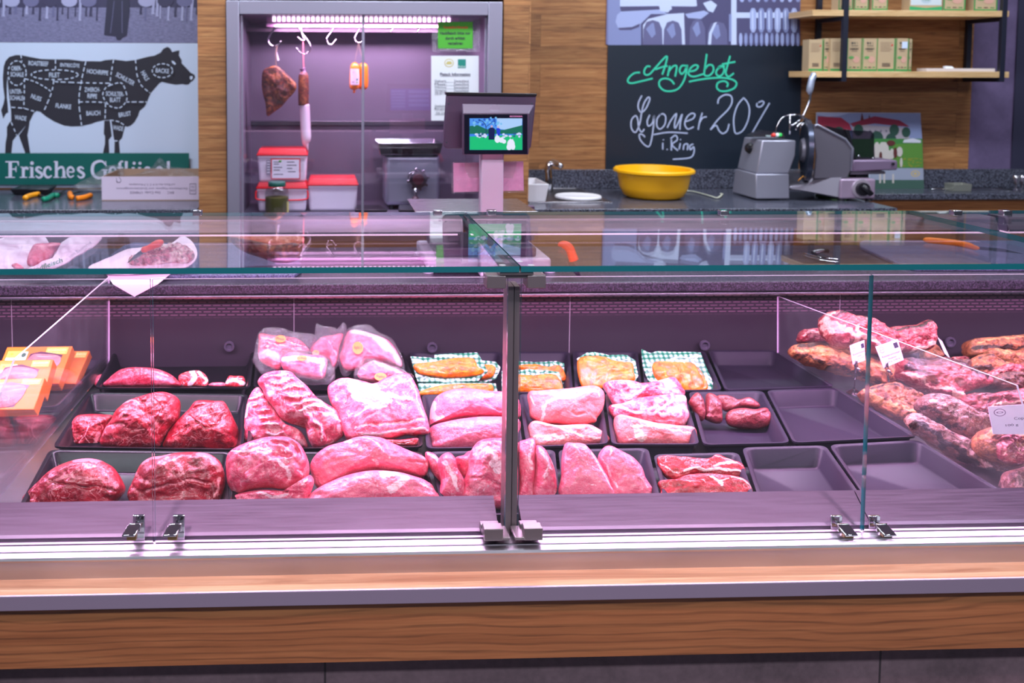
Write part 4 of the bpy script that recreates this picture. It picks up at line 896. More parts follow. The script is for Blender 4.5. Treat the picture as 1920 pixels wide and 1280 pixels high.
m.hexa([(a_.x+.02, yb_, ZB+.0005), (b_.x-.02, yb_, ZB+.0005), (b_.x-.03, yb_+.13, ZB+.0005), (a_.x+.03, yb_+.13, ZB+.0005), (a_.x, yb_-.01, ZB+.032), (b_.x, yb_-.01, ZB+.032), (b_.x-.01, yb_+.15, ZB+.032), (a_.x+.01, yb_+.15, ZB+.032)])
o = m.build('black_tray', BLACKP, bevel=.006); tag(o, 'small black plastic tray behind the yellow gripped shears', 'tray')
# ---- right counter: sink with tap, white tub, lid, yellow bowl
Ys = onB(1060, 382).y
s0, s1 = onB(992, 381), onB(1160, 380); yb_ = onB(1080, 353).y
r = empty('sink', (s0.x+.2, (s0.y+yb_)/2, ZB), 'steel inset sink with raised rim and grey basin beside the tap', 'sink')
m = MB(); zr = ZB+.004; x0, x1, y0, y1 = s0.x, XatY(1150, s0.y, 380), s0.y+.01, yb_
m.box(x0, x1, y0, y0+.025, ZB, zr); m.box(x0, x1, y1-.02, y1, ZB, zr); m.box(x0, x0+.02, y0+.025, y1-.02, ZB, zr); m.box(x1-.03, x1, y0+.025, y1-.02, ZB, zr); m.build('rim', STEEL, r, bevel=.0015)
MB().box(x0+.02, x1-.03, y0+.025, y1-.02, ZB+.0003, ZB+.001).build('basin', STEELD, r)
tp = onB(1028, 360); r = empty('tap', tuple(tp), 'short curved chrome tap behind the white tub', 'tap')
zz = lambda x, y: atY(x, y, tp.y)
MB().tube([zz(1029, 359), zz(1029, 335), zz(1028, 318), zz(1030, 307), zz(1037, 304), (zz(1044, 307).x, tp.y-.05, zz(1044, 307).z), (zz(1047, 311).x, tp.y-.06, zz(1047, 311).z)], [.021, .019, .019, .020, .017, .014, .012], 16).build('spout', CHROME, r, smooth=True)
MB().box(zz(1026, 330).x, zz(1032, 330).x, tp.y-.021, tp.y-.018, zz(1029, 344).z, zz(1029, 334).z).build('sensor', BLACKP, r)
a_ = onB(1000, 381)
m = MB(); X0, X1 = XatY(985, a_.y, 380), XatY(1029, a_.y, 380); zt_ = atY(1000, 345, a_.y).z
def opentub(name, X0, X1, Y0, Y1, Z0, Z1, tap, mat, lab, cat, rim=.006):
    vs = [(X0+tap, Y0+tap, Z0), (X1-tap, Y0+tap, Z0), (X1-tap, Y1-tap, Z0), (X0+tap, Y1-tap, Z0), (X0, Y0, Z1), (X1, Y0, Z1), (X1, Y1, Z1), (X0, Y1, Z1)]
    t_ = rim; vi = [(X0+t_, Y0+t_, Z1), (X1-t_, Y0+t_, Z1), (X1-t_, Y1-t_, Z1), (X0+t_, Y1-t_, Z1), (X0+tap+.003, Y0+tap+.003, Z0+.004), (X1-tap-.003, Y0+tap+.003, Z0+.004), (X1-tap-.003, Y1-tap-.003, Z0+.004), (X0+tap+.003, Y1-tap-.003, Z0+.004)]
    fs = [(0, 3, 2, 1)]+[(i, (i+1) % 4, 4+(i+1) % 4, 4+i) for i in range(4)]+[(4+i, 4+(i+1) % 4, 8+(i+1) % 4, 8+i) for i in range(4)]+[(8+i, 8+(i+1) % 4, 12+(i+1) % 4, 12+i) for i in range(4)]+[(12, 13, 14, 15)]
    m = MB(); m.add(vs+vi, fs); o = m.build(name, mat, None, bevel=.004); tag(o, lab, cat); return o
opentub('white_tub', X0, X1, a_.y, a_.y+.24, ZB+.0045, zt_, .012, WHITEP, 'open white plastic tub at the left end of the sink', 'tub')
c = onB(1086, 374); rr_ = (1130-1042)/2/1600*c.y
o = MB().lathe([(.0, 0), (rr_*.97, 0), (rr_, .003), (rr_, .010), (rr_*.96, .014), (rr_*.9, .011), (0, .011)], (c.x, c.y+.02, ZB+.0045), seg=40, sy=.85).build('plastic_disc', WHITEP, smooth='auto'); tag(o, 'round white plastic disc lying flat on the sink', 'disc')
YB_ = onB(1225, 377); Rr = (1299-1151)/2/1600*(YB_.y+.13); cy_ = YB_.y+.13; cx_ = XatY(1225, cy_, 350)
zt_ = atY(1225, 315, cy_).z; hb = zt_-ZB
o = MB().lathe([(.0, .002), (Rr*.62, .0), (Rr*.74, .012), (Rr*.84, .05), (Rr*.90, hb-.025), (Rr*.92, hb-.02), (Rr*1.0, hb-.016), (Rr*1.0, hb-.006), (Rr*.97, hb), (Rr*.9, hb-.003), (Rr*.87, hb-.03), (Rr*.80, .055), (Rr*.70, .018), (Rr*.6, .008), (0, .008)], (cx_, cy_, ZB), seg=56).build('mixing_bowl', plain('yellow_plastic', (244, 178, 10), .35), smooth='auto'); tag(o, 'round yellow plastic bowl on the counter below the chalkboard', 'bowl')
o = MB().tube([onB(1148, 346)+Vector((0, 0, .02)), onB(1158, 344)+Vector((0, 0, .02)), onB(1180, 352)+Vector((0, 0, .012))], [.02, .016, .006], 10, flat=.4).build('spatula', plain('spatula_pink', (196, 160, 160), .5), smooth=True); tag(o, 'pale spatula lying behind the yellow bowl', 'spatula')
for pts, lab in (([(1288,341),(1300,336),(1310,343),(1308,352)], 'thin cream strap curling up right of the yellow bowl'), ([(1282,360),(1300,361),(1330,369),(1345,373),(1354,366),(1350,365)], 'cream strap lying on the counter right of the yellow bowl')):
    o = MB().tube([onB(x, y)+Vector((0, 0, .006 if len(pts) > 4 else .006+.02*math.sin(i))) for i, (x, y) in enumerate(spline(pts, 4))], .005, 8, flat=.5).build('strap', plain('cream_strap', (196, 196, 176), .5), smooth=True); tag(o, lab, 'strap')
# ---- slicer
zz7 = lambda x, y: (1370+x/4.924, 130+y/4.924)
SY = 3.90
sl = empty('meat_slicer', tuple(onB(1500, 372)), 'grey electric meat slicer with round blade, carriage and lever arm', 'slicer')
SLG = plain('slicer_grey', (170, 168, 184), .36, .55); SLD = plain('slicer_dark', (124, 118, 130), .38, .5)
def P7(x, y, Y): q = zz7(x, y); return atY(q[0], q[1], Y)
m = MB(); yb_ = SY+.22
f_ = [P7(240, 962, SY), P7(540, 962, SY), P7(600, 795, SY), P7(605, 655, SY), P7(292, 655, SY)]
bk = [P7(40, 905, yb_)] ; L2 = [Vector((P7(60, 880, yb_).x, yb_, f_[0].z)), Vector((f_[1].x, yb_, f_[1].z)), Vector((f_[2].x, yb_, f_[2].z)), Vector((f_[3].x, yb_, f_[3].z)), Vector((P7(125, 620, yb_).x, yb_, f_[4].z))]
m.add(f_+L2, [(0, 1, 2, 3, 4), (9, 8, 7, 6, 5)]+[(i, 5+i, 5+(i+1) % 5, (i+1) % 5) for i in range(5)]); m.build('motor_housing', SLG, sl, bevel=.006)
m = MB(); f_ = [Vector((P7(232, 1115, SY).x, SY-.006, ZB+.008)), Vector((P7(542, 1115, SY).x, SY-.006, ZB+.008)), P7(542, 966, SY-.006), P7(232, 966, SY-.006)]
L2 = [Vector((P7(15, 1060, yb_).x, yb_, ZB+.008)), Vector((f_[1].x, yb_, ZB+.008)), Vector((f_[1].x, yb_, f_[2].z)), Vector((P7(40, 930, yb_).x, yb_, f_[3].z))]
m.add(f_+L2, [(0, 1, 2, 3), (7, 6, 5, 4)]+[(i, 4+i, 4+(i+1) % 4, (i+1) % 4) for i in range(4)]); m.build('base_block', SLG, sl, bevel=.005)
q = P7(205, 730, SY+.09); MB().lathe([(.026, .0), (.024, -.006), (.014, -.012), (.012, -.026), (.0, -.028)], (q.x-.004, q.y+.02, q.z), (.75, .66, 0), 16).build('side_knob', BLACKP, sl, smooth='auto')
m = MB(); m.prism([P7(180, 615, SY+.06), P7(505, 632, SY+.02), P7(490, 585, SY+.06), P7(300, 562, SY+.08)], (0, .05, 0)); cp = m.build('control_panel', BLACKP, sl, bevel=.003)
for x, col in ((398, (224, 50, 36)), (430, (210, 220, 220)), (456, (40, 190, 80))):
    q = P7(x, 604, SY+.02); MB().lathe([(.0085, .012), (.0085, -.004), (.0, -.006)], tuple(q), (0, 1, -.4), 14).build('button', plain('btn_%d' % x, col, .35), cp, smooth='auto')
slab('label', [zz7(325, 606), zz7(372, 608), zz7(370, 622), zz7(326, 620)], SY+.018, .002, plain('panel_label', (160, 176, 176), .5), cp)
# round blade nearly edge-on
bc = P7(690, 745, SY+.03); bax = Vector((.93, -.36, 0)).normalized()
MB().lathe([(0, -.002), (.126, -.004), (.132, 0), (.126, .004), (0, .002)], tuple(bc), bax, 60).build('blade', CHROME, sl, smooth='auto')
MB().lathe([(.132, -.012), (.146, -.010), (.146, .010), (.132, .012), (.132, -.012)], tuple(bc+bax*.004), bax, 60).build('blade_guard_ring', plain('guard_grey', (70, 74, 92), .25, .6), sl, smooth='auto')
MB().lathe([(0, -.02), (.05, -.02), (.06, -.004)], tuple(bc), bax, 30).build('blade_cover', SLD, sl, smooth='auto')
# base body, right box with knob
m = MB(); m.prism([P7(540, 1115, SY), P7(700, 1130, SY-.02), P7(1010, 1196, SY-.03), P7(1030, 1012, SY-.03), P7(1100, 985, SY), P7(780, 985, SY), P7(700, 1060, SY), P7(545, 1075, SY)], (0, .24, 0)); m.build('base', SLD, sl, bevel=.008)
kb_ = P7(1180, 1197, SY-.04); m = MB(); a_, b_ = P7(1008, 1196, SY-.04), P7(1342, 1012, SY-.04); m.box(a_.x, b_.x, SY-.04, SY+.2, a_.z, b_.z); m.build('control_box', plain('slicer_pink_grey', (176, 152, 176), .35, .4), sl, bevel=.008, seg=3)
for x in (1020, 1275): q = P7(x, 1205, SY-.02); MB().lathe([(.016, 0), (.014, .014)], (q.x, SY-.02, ZB+.0005), seg=14).build('foot', BLACKM, sl)
for x in (1020, 1275): q = P7(x, 1205, SY+.16); MB().lathe([(.016, 0), (.014, max(.016, a_.z-ZB))], (q.x, SY+.16, ZB+.0005), seg=14).build('foot', BLACKM, sl)
q = P7(1205, 1102, SY-.04); MB().lathe([(.046, 0), (.044, -.006), (.036, -.007)], tuple(q), (0, 1, 0), 28).build('dial_ring', plain('dial_light', (190, 176, 190), .3, .5), sl, smooth='auto'); 
MB().lathe([(.032, -.006), (.030, -.022), (.0, -.024)], tuple(q), (0, 1, 0), 24).build('dial_knob', BLACKP, sl, smooth='auto')
MB().tube([q+Vector((-.012, -.028, .018)), q+Vector((.03, -.03, -.022))], .012, 10).build('dial_grip', BLACKP, sl, smooth=True)
# gauge plate
m = MB(); m.prism([P7(x, y, SY-.02) for x, y in ((770,530),(800,515),(1060,648),(1122,730),(1110,935),(1070,1000),(770,1010),(795,800))], (0, .012, 0)); m.build('gauge_plate', SLD, sl, bevel=.003)
m = MB(); m.tube([P7(775, 520, SY-.022), P7(800, 512, SY-.022), P7(1060, 645, SY-.022), P7(1125, 728, SY-.022), P7(1113, 935, SY-.022)], .0055, 8); m.build('plate_edge', SLG, sl, smooth=True)
slab('carriage', [zz7(1130,838),(zz7(1535,838)),zz7(1545,860),zz7(1540,930),zz7(1115,942)], SY-.01, .14, plain('carriage_violet', (140, 118, 146), .4, .4), sl, .006)
slab('slide_rail', [zz7(1112,942),zz7(1430,940),zz7(1430,966),zz7(1108,970)], SY+.0, .1, SLD, sl, .003)
slab('carriage_post', [zz7(1160,968),zz7(1275,966),zz7(1275,1012),zz7(1160,1012)], SY+.03, .06, BLACKM, sl)
slab('feed_guard', [zz7(1060,555),zz7(1100,558),zz7(1165,835),zz7(1135,835),zz7(1125,720)], SY+.0, .02, BLACKP, sl, .002)
slab('feed_guard', [zz7(860,515),zz7(1060,560),zz7(1075,650),zz7(1000,620)], SY+.05, .006, BLACKP, sl, .001)
slab('clear_guard', [zz7(1105,562),zz7(1300,570),zz7(1325,600),zz7(1330,825),zz7(1165,830)], SY+.02, .004, glassmat('smoked_glass', (.35, .32, .38), .06, .6), sl)
for x, y in ((1183, 800), (1316, 822)): q = P7(x, y, SY+.015); MB().lathe([(.006, 0), (.004, -.006), (0, -.007)], tuple(q), (0, 1, 0), 12).build('guard_screw', CHROME, sl, smooth='auto')
q = P7(1497, 872, SY-.012); MB().lathe([(.007, 0), (.006, -.006), (0, -.007)], tuple(q), (0, 1, 0), 12).build('screw', BLACKP, sl, smooth='auto')
# lever arm
MB().tube([P7(x, y, SY+.0) for x, y in spline([(790,518),(740,505),(700,460),(668,438),(700,360),(728,290),(736,220),(735,200)], 5)], .0055, 10).build('lever_arm', CHROME, sl, smooth=True)
MB().tube([P7(x, y, SY+.0) for x, y in ((732,235),(728,200),(735,160),(748,100),(762,60),(758,45),(745,42))], [.006, .014, .015, .014, .015, .013, .006], 12).build('lever_grip', plain('grip_silver', (176, 184, 206), .3, .5), sl, smooth=True)
m = MB()
for P in ([(545,600),(548,530),(548,420),(640,420),(650,440)], [(560,520),(600,500),(660,445)], [(640,535),(690,485),(735,500)], [(600,560),(620,520),(680,470)]): m.tube([P7(x, y, SY+.04) for x, y in P], .0045, 8)
m.build('arm_bracket', CHROME, sl, smooth=True)
m = MB(); m.tube([P7(x, y, SY+.07) for x, y in spline([(415,590),(430,520),(470,455),(530,425),(600,430)], 6)], .003, 8); m.build('wire_guard', CHROME, sl, smooth=True)
m = MB(); m.tube([P7(x, y, SY+.02) for x, y in spline([(690,560),(725,640),(745,740),(740,840),(700,950),(620,1030)], 6)], .0028, 8); m.build('rim_highlight_strip', plain('warm_highlight', (190, 130, 60), .3, .8), sl, smooth=True)  # thin warm strip standing in for the highlight along the blade rim
# green cloth below
o = MB().prism([onB(1528, 366), onB(1560, 375), onB(1585, 377), onB(1592, 372), onB(1550, 362)], (0, 0, .006)).build('green_cloth', plain('cloth_green', (120, 160, 110), .8), bevel=.002); tag(o, 'pale green cloth peeping out under the slicer', 'cloth')
# ---- framed country picture leaning behind the slicer
PYY = WY-.05
pr = empty('country_picture', tuple(atY(1630, 352, PYY)), 'colour picture of a red roofed monastery with cows, leaning behind the slicer', 'picture')
pl = planeY(PYY); z = lambda pts: [zz7(*p) for p in pts]
slab('board', [zz7(795,398), zz7(1752,402), zz7(1785,1105), (1530, 355)], PYY, .006, plain('picture_back', (190, 196, 214), .5), pr)
d = Draw(pl)
SK, RF, WL2, GRN, YG, DG, CR_, BR, WHT, GY_ = [ink(c) for c in ((128, 138, 176), (132, 36, 62), (160, 150, 160), (60, 122, 60), (132, 140, 50), (38, 70, 60), (196, 188, 182), (92, 40, 40), (200, 200, 210), (150, 156, 176))]
d.poly(z([(795,402),(1750,404),(1768,650),(795,650)]), SK); d.poly(z([(800,402),(1100,402),(1000,430),(900,440),(800,420)]), ink((160, 168, 200)))
d.poly(z([(1120,505),(1640,540),(1650,640),(1130,640)]), WL2); d.poly(z([(1100,500),(1330,432),(1560,470),(1655,530),(1530,522),(1330,500),(1130,530)]), RF); d.poly(z([(803,432),(1020,445),(1095,500),(1120,560),(803,560)]), ink((150, 40, 66)))
d.poly(z([(1198,470),(1205,430),(1212,398),(1222,430),(1230,470)]), BR); d.poly(z([(1272,450),(1280,415),(1290,450)]), BR)
for i in range(9): d.rect(*z([(1180+i*50, 560)])[0], *z([(1194+i*50, 578)])[0], ink((92, 88, 110)))
for (x, y, r_) in ((1180,560,45),(1510,560,45),(1620,580,40),(1000,600,60),(1350,640,60),(1480,650,50)): d.disc(*zz7(x, y), r_/4.924, DG, r_*1.2/4.924)
d.poly(z([(1060,640),(1770,640),(1778,910),(1060,910)]), GRN); d.poly(z([(1500,690),(1766,680),(1776,905),(1480,905)]), ink((86, 134, 54)))
for i in range(26): x, y = rnd.uniform(1560, 1760), rnd.uniform(820, 900); d.disc(*zz7(x, y), 2.2, YG, 1.2)
d.poly(z([(1600,650),(1680,636),(1756,655),(1756,678),(1590,676)]), WHT)
for (x, y, a, b) in ((1350,750,32,80),(1420,740,40,70),(1450,790,60,45),(1560,760,28,46),(1575,860,12,45),(1400,720,30,50),(1490,780,20,50),(1380,1000,14,40),(1420,1010,12,36)): d.disc(*zz7(x, y), a/4.924, CR_, b/4.924)
for (x, y, a, b) in ((1480,680,40,26),(1520,770,18,50),(1385,800,14,40)): d.disc(*zz7(x, y), a/4.924, BR, b/4.924)
d.poly(z([(1290,910),(1779,912),(1782,1020),(1290,1020)]), GY_); d.poly(z([(1290,1020),(1782,1020),(1785,1104),(800,1104),(800,1020)]), ink((62, 92, 82))); d.disc(*zz7(1705, 962), 8.5, ink((196, 172, 110)), 6); d.disc(*zz7(1705, 962), 6.5, GY_, 4.3); d.disc(*zz7(1705, 962), 3.5, ink((196, 172, 110)), 2.2)
for x in (1380, 1418, 1500): d.poly(z([(x-8,965),(x+8,965),(x+8,1050),(x-8,1050)]), CR_)
d.build('print', pr)
# tin and steel strip at the far right
q = atZ(1806, 350, ZB); X0, X1, Y_ = XatY(1789, 4.18, 345), XatY(1823, 4.18, 345), 4.18
r = empty('small_tin', ((X0+X1)/2, Y_, ZB), 'small open grey tin on the ledge near the violet wall', 'tin')
opentub('tin_body', X0, X1, Y_, Y_+.07, ZB+.0005, ZB+.038, .002, plain('tin_grey', (150, 150, 140), .4, .5), None, None, .003).parent = r
o = bpy.data.objects['tin_body']; o.location = o.location-Vector(r.location); WL['tin_body'] = WL[r.name]
o = MB().box(XatY(1748, 4.24, 345), XatY(1915, 4.24, 345), 4.24, 4.262, ZB+.0005, ZB+.009).build('steel_strip', CHROME, bevel=.003); tag(o, 'long thin steel strip lying on the far right ledge', 'strip')
for i, px in enumerate((1905, 1917)):
    q = atY(px, 340, 4.20); o = MB().lathe([(.014, 0), (.014, .004), (.005, .012), (.005, .03), (.015, .036), (.017, .07), (.013, .08), (0, .08)], (q.x, 4.20, ZB+.0005), seg=20).build('chrome_stand', CHROME, smooth='auto'); tag(o, ['small chrome stand at the right edge, left one', 'small chrome stand at the right edge, right one'][i], 'stand', 'chrome stands on the right ledge')
# ============================================================ WALL SHELF WITH BOXES
SHY = 4.10; SHF = plain('shelf_frame', (26, 28, 44), .45); SWD = wood('shelf_wood', (196, 150, 96), (222, 182, 130), (236, 200, 152), 'xz', None, 1.2, .5, False)
r = empty('wall_shelf', tuple(atY(1740, 150, SHY)), 'black framed wall shelf with two light wood boards', 'shelf')
zz4 = lambda x, y: (1500+x/4.571, y/4.571)
fx0, fx1 = atY(1581, 75, SHY).x, atY(1594, 75, SHY).x; gx0, gx1 = atY(1878, 75, SHY).x, atY(1892, 75, SHY).x
zb0, zb1 = atY(1585, 153, SHY).z, atY(1585, 146, SHY).z
for k, (a, b) in enumerate(((fx0, fx1), (gx0, gx1))):
    for (y0, y1) in ((SHY, SHY+.022), (WY-.026, WY-.004)): MB().box(a, a+.024, y0, y1, zb0, 2.4).build('upright', SHF, r, bevel=.001)
    for zc in (zb0, atY(1585, 38, SHY).z): MB().box(a, a+.024, SHY+.022, WY-.026, zc, zc+.020).build('bracket_bar', SHF, r, bevel=.001)
for (pt, pb_) in ((133, 145.5), (17.5, 29)):
    a, b = atY(1517, pb_, SHY), atY(1896, pt, SHY); zb3 = zb0+.0205 if pt > 100 else atY(1585, 38, SHY).z+.0205
    MB().box(a.x+.02, b.x-.006, SHY+.004, WY-.028, zb3, zb3+.030).build('shelf_board', SWD, r, bevel=.002)
    if pt > 100: ZS0 = zb3+.030
    else: ZS1 = zb3+.030
KR, GRB = plain('kraft', (184, 158, 124), .75), ink((60, 140, 72), .6)
def herbbox(px0, px1, pyt, Y, zb, dep, lab, side=False, grp='kraft and green boxes on the wall shelf', lab2=None, wide=False):
    a, b = XatY(px0, Y, 100), XatY(px1, Y, 100); zt_ = atY((px0+px1)/2, pyt, Y).z if pyt > -50 else zb+.14
    r_ = empty('tea_box', ((a+b)/2, Y+dep/2, zb), lab, 'box', grp); MB().box(a, b, Y, Y+dep, zb+.0004, zt_).build('carton', KR, r_, bevel=.0008)
    f = lambda x, y, k: Vector((a+(b-a)*x, Y-k, zb+(zt_-zb)*(1-y)))
    d = Draw(f, .00008, .0004)
    if wide: d.rect(.03, .05, .97, .8, ink((198, 206, 210))); d.poly([(0, .84), (.5, .9), (1, .84), (1, 1), (0, 1)], ink((56, 156, 96))); d.disc(.5, .62, .16, ink((176, 190, 200)), .12); d.text('100', .5, .6, .1, GRB, .2)
    elif side:
        d.rect(0, .92, 1, 1, GRB); d.rect(.93, 0, 1, 1, GRB)
        for i in range(6): d.rect(.12, .12+i*.05, .7 if i % 2 else .8, .135+i*.05, ink((150, 120, 96)))
        d.disc(.8, .2, .05, ink((208, 40, 50)), .03); 
        for i in range(8): d.rect(.25+i*.06, .74, .285+i*.06, .86, ink((96, 80, 70)))
    else:
        d.rect(0, .93, 1, 1, GRB); d.rect(0, 0, .06, 1, GRB); d.rect(.94, 0, 1, 1, GRB)
        for i in range(3): d.poly([(.5+(i-1)*.16, .20), (.44+(i-1)*.2, .13), (.5+(i-1)*.16, .10), (.56+(i-1)*.12, .14)], ink((92, 84, 74)))
        d.rect(.28, .215, .72, .235, ink((92, 84, 74))); d.text('HERBY', .5, .32, .07, ink((72, 62, 56)), .6, 0, .03); d.rect(.3, .38, .7, .40, ink((140, 118, 96)))
        d.disc(.62, .64, .22, ink((206, 156, 138)), .1); d.disc(.30, .58, .18, ink((92, 156, 84)), .045); 
        for i in range(3): d.rect(.15+i*.27, .86, .33+i*.27, .89, [GRB, ink((90, 60, 60)), GRB][i])
    if lab2: d.rect(.45, .10, .9, .30, WH)
    d.build('print', r_); return r_
Yh = SHY+.035
for i, (a, b, sd, off, lb) in enumerate(((1517,1543,True,.03,'kraft box with its text side to the front, leftmost on the lower shelf'), (1544.5,1556.5,False,.045,'narrowly visible green edged box, second from the left on the lower shelf'), (1557.5,1581,True,.015,'kraft side box left of the black upright on the lower shelf'), (1588,1616,False,.02,'upright kraft and green box right beside the black upright'),
        (1617,1645,False,.01,'kraft and green box, middle one of the lower row'), (1646.5,1678.5,True,.0,'kraft box with a red dot, second from the right of the lower row'), (1680,1703,False,.0,'kraft and green box with a white sticker, right end of the lower row'))):
    herbbox(a, b, 72 if i not in (0,) else 74, Yh+off*.6, ZS0, .06, lb, sd, lab2=(i == 6))
herbbox(1704.2, 1709.5, 73, Yh+.012, ZS0, .06, 'narrow kraft box edge behind the stickered box at the right end', False)
for i, (a, b, wd, lb) in enumerate(((1569,1596,False,'kraft box behind the black upright on the upper shelf'), (1599,1625,False,'green edged box right of the upright on the upper shelf'), (1632,1661,False,'kraft and green box left of the gap on the upper shelf'), (1702,1763,True,'wide white and green box in the middle of the upper shelf'), (1765,1806,False,'kraft box right of the wide white box'), (1822,1866,False,'kraft and green box at the right end of the upper shelf'))):
    herbbox(a, b, -200, Yh, ZS1, .06, lb, False, wide=wd)
a = XatY(1710, Yh, 130); 
for (p0_, p1_, lb) in ((1737, 1866, 'long flat white price strip on the lower shelf'),): 
    o = MB().box(XatY(p0_, SHY+.03, 130), XatY(p1_, SHY+.03, 130), SHY+.03, SHY+.10, ZS0+.0004, ZS0+.016).build('flat_carton', plain('pale_carton', (214, 200, 196), .6), bevel=.001); tag(o, lb, 'carton')
q = atY(1780, 128, SHY+.06); o = MB().prism([(q.x-.02, SHY+.06, ZS0+.0168), (q.x+.02, SHY+.055, ZS0+.0168), (q.x+.015, SHY+.06, ZS0+.026), (q.x-.018, SHY+.065, ZS0+.028)], (0, .015, 0)).build('paper_scrap', WHITEP); tag(o, 'crumpled white paper scrap on the flat carton', 'paper')
# ============================================================ THE DISPLAY: TRAYS
ZR = H-.80; ZT = ZR-.040
TRG = plain('tray_black_gloss', (16, 14, 20), .3, Specular_IOR_Level=.22); 
t = NT('tray_matt'); nz = t.noise(t.map((1, 1, 1)), 400, 2); t.set(Base_Color=lin((36, 29, 44)), Roughness=.5, Specular_IOR_Level=.22); t.bump(nz, .25, .0006); MATS['tray_matt'] = t.mat; TRM = t.mat
def tray(q, mat, lab, z=0.0, ext=0.0, grp='black trays in the meat display', round_=.02, dz=.040):
    FL, FR, BR_, BL = [atZ(x, y, ZR+z) for x, y in q]
    if ext: FL = FL+(FL-BL)*ext; FR = FR+(FR-BR_)*ext
    C = [FL, FR, BR_, BL]; c = (FL+FR+BR_+BL)/4
    def inset(d):
        out = []
        for i in range(4):
            p, a, b = C[i], C[i-1], C[(i+1) % 4]; u = (a-p).normalized(); v = (b-p).normalized(); s = abs(u.cross(v).z) or 1; out.append(p+(u+v)*(d/s))
        return out
    def rounded(P, r, z_):
        out = []
        for i in range(4):
            p, a, b = P[i], P[i-1], P[(i+1) % 4]; p1 = p+(a-p).normalized()*r; p2 = p+(b-p).normalized()*r
            for k in range(5):
                t_ = k/4; w = p1*(1-t_)**2+p*2*t_*(1-t_)+p2*t_*t_; out.append(Vector((w.x, w.y, z_)))
        return out
    zt = ZR+z; r = round_
    L = [rounded(inset(.001), r, zt-.004), rounded(inset(.001), r, zt), rounded(inset(.006), r*.9, zt), rounded(inset(.010), r*.85, zt-.003), rounded(inset(.020), r*.7, zt-dz+.004), rounded(inset(.024), r*.6, zt-dz)]
    Lo = [rounded(inset(.001), r, zt-.004), rounded(inset(.007), r*.85, zt-.0042), rounded(inset(.017), r*.7, zt-dz-.003)]
    m = MB(); vs = sum(L, []); n = 20
    fs = [(i*n+k, i*n+(k+1) % n, (i+1)*n+(k+1) % n, (i+1)*n+k) for i in range(len(L)-1) for k in range(n)]+[tuple((len(L)-1)*n+k for k in range(n))]
    m.add(vs, fs); vs = sum(Lo, []); m.add(vs, [(i*n+(k+1) % n, i*n+k, (i+1)*n+k, (i+1)*n+(k+1) % n) for i in range(len(Lo)-1) for k in range(n)]+[tuple(2*n+k for k in range(n-1, -1, -1))])
    o = m.build('display_tray', mat, None, smooth=True); o.data.set_sharp_from_angle(angle=math.radians(50)); tag(o, lab, 'tray', grp); return o
for q, mt, lab, z, ex in (
    ([(176,727),(470,727),(478,655),(216,655)], TRG, 'glossy black tray, back row left, with one pale red cut and small scraps', .004, 0),
    ([(474,727),(790,737),(753,655),(481,655)], TRG, 'black tray under the vacuum packed meats, back row', .0, 0),
    ([(797,737),(957,736),(940,659),(766,659)], TRM, 'black tray with orange marinated packs left of the post, back row', 0, 0),
    ([(961,736),(1075,735),(1069,659),(944,659)], TRM, 'black tray with two chequered packs right of the post, back row', 0, 0),
    ([(1078,735),(1205,733),(1196,658),(1073,658)], TRM, 'black tray with one marinated pack behind the rind-on pork, back row', 0, 0),
    ([(1209,733),(1355,731),(1322,657),(1200,657)], TRM, 'black tray with the pack of marinated strips, back row', 0, 0),
    ([(1359,731),(1568,724),(1454,656),(1326,656)], TRM, 'empty black tray at the right end of the back row', 0, 0),
    ([(97,838),(456,843),(466,738),(165,735)], TRG, 'glossy black tray with three dark red beef joints, middle row', 0, 0),
    ([(461,842),(794,838),(784,740),(471,738)], TRG, 'black tray under the pork ribs and belly, middle row', 0, 0),
    ([(799,841),(982,838),(966,739),(790,739)], TRM, 'black tray with two pork loins beside the post, middle row', 0, 0),
    ([(987,838),(1142,832),(1128,737),(971,738)], TRM, 'black tray with two rind-on pork pieces, middle row', 0, 0),
    ([(1146,833),(1313,833),(1284,735),(1133,736)], TRM, 'black tray with three stacked pork cuts, middle row', 0, 0),
    ([(1318,834),(1483,830),(1431,732),(1290,734)], TRM, 'black tray with four small dark pieces of kidney, middle row', 0, 0),
    ([(1487,830),(1724,818),(1568,726),(1436,731)], TRM, 'empty black tray at the right end of the middle row', 0, 0),
    ([(40,938),(428,935),(440,846),(92,842)], TRG, 'glossy black tray with two beef joints, front row left', 0, .38),
    ([(433,935),(818,928),(792,846),(446,846)], TRG, 'black tray under pork shoulder pieces, front row', 0, .38),
    ([(823,930),(1050,925),(1041,842),(801,846)], TRM, 'black tray with pork fillets at the post, front row', 0, .38),
    ([(1054,925),(1236,921),(1216,839),(1046,842)], TRM, 'black tray with two pale pork slices, front row', 0, .38),
    ([(1241,921),(1411,917),(1385,847),(1224,851)], TRM, 'black tray with two red steaks, front row', -.002, .38),
    ([(1416,917),(1604,913),(1548,834),(1390,838)], TRM, 'empty black tray right of the steaks, front row', 0, .38),
    ([(1608,913),(1862,909),(1722,824),(1553,833)], TRM, 'empty black tray at the right end of the front row', 0, .38),
    ([(-230,768),(108,762),(196,672),(-60,672)], TRM, 'dark tray under the orange cartons left of the clear divider', -.01, 0)): tray(q, mt, lab, z, ex)
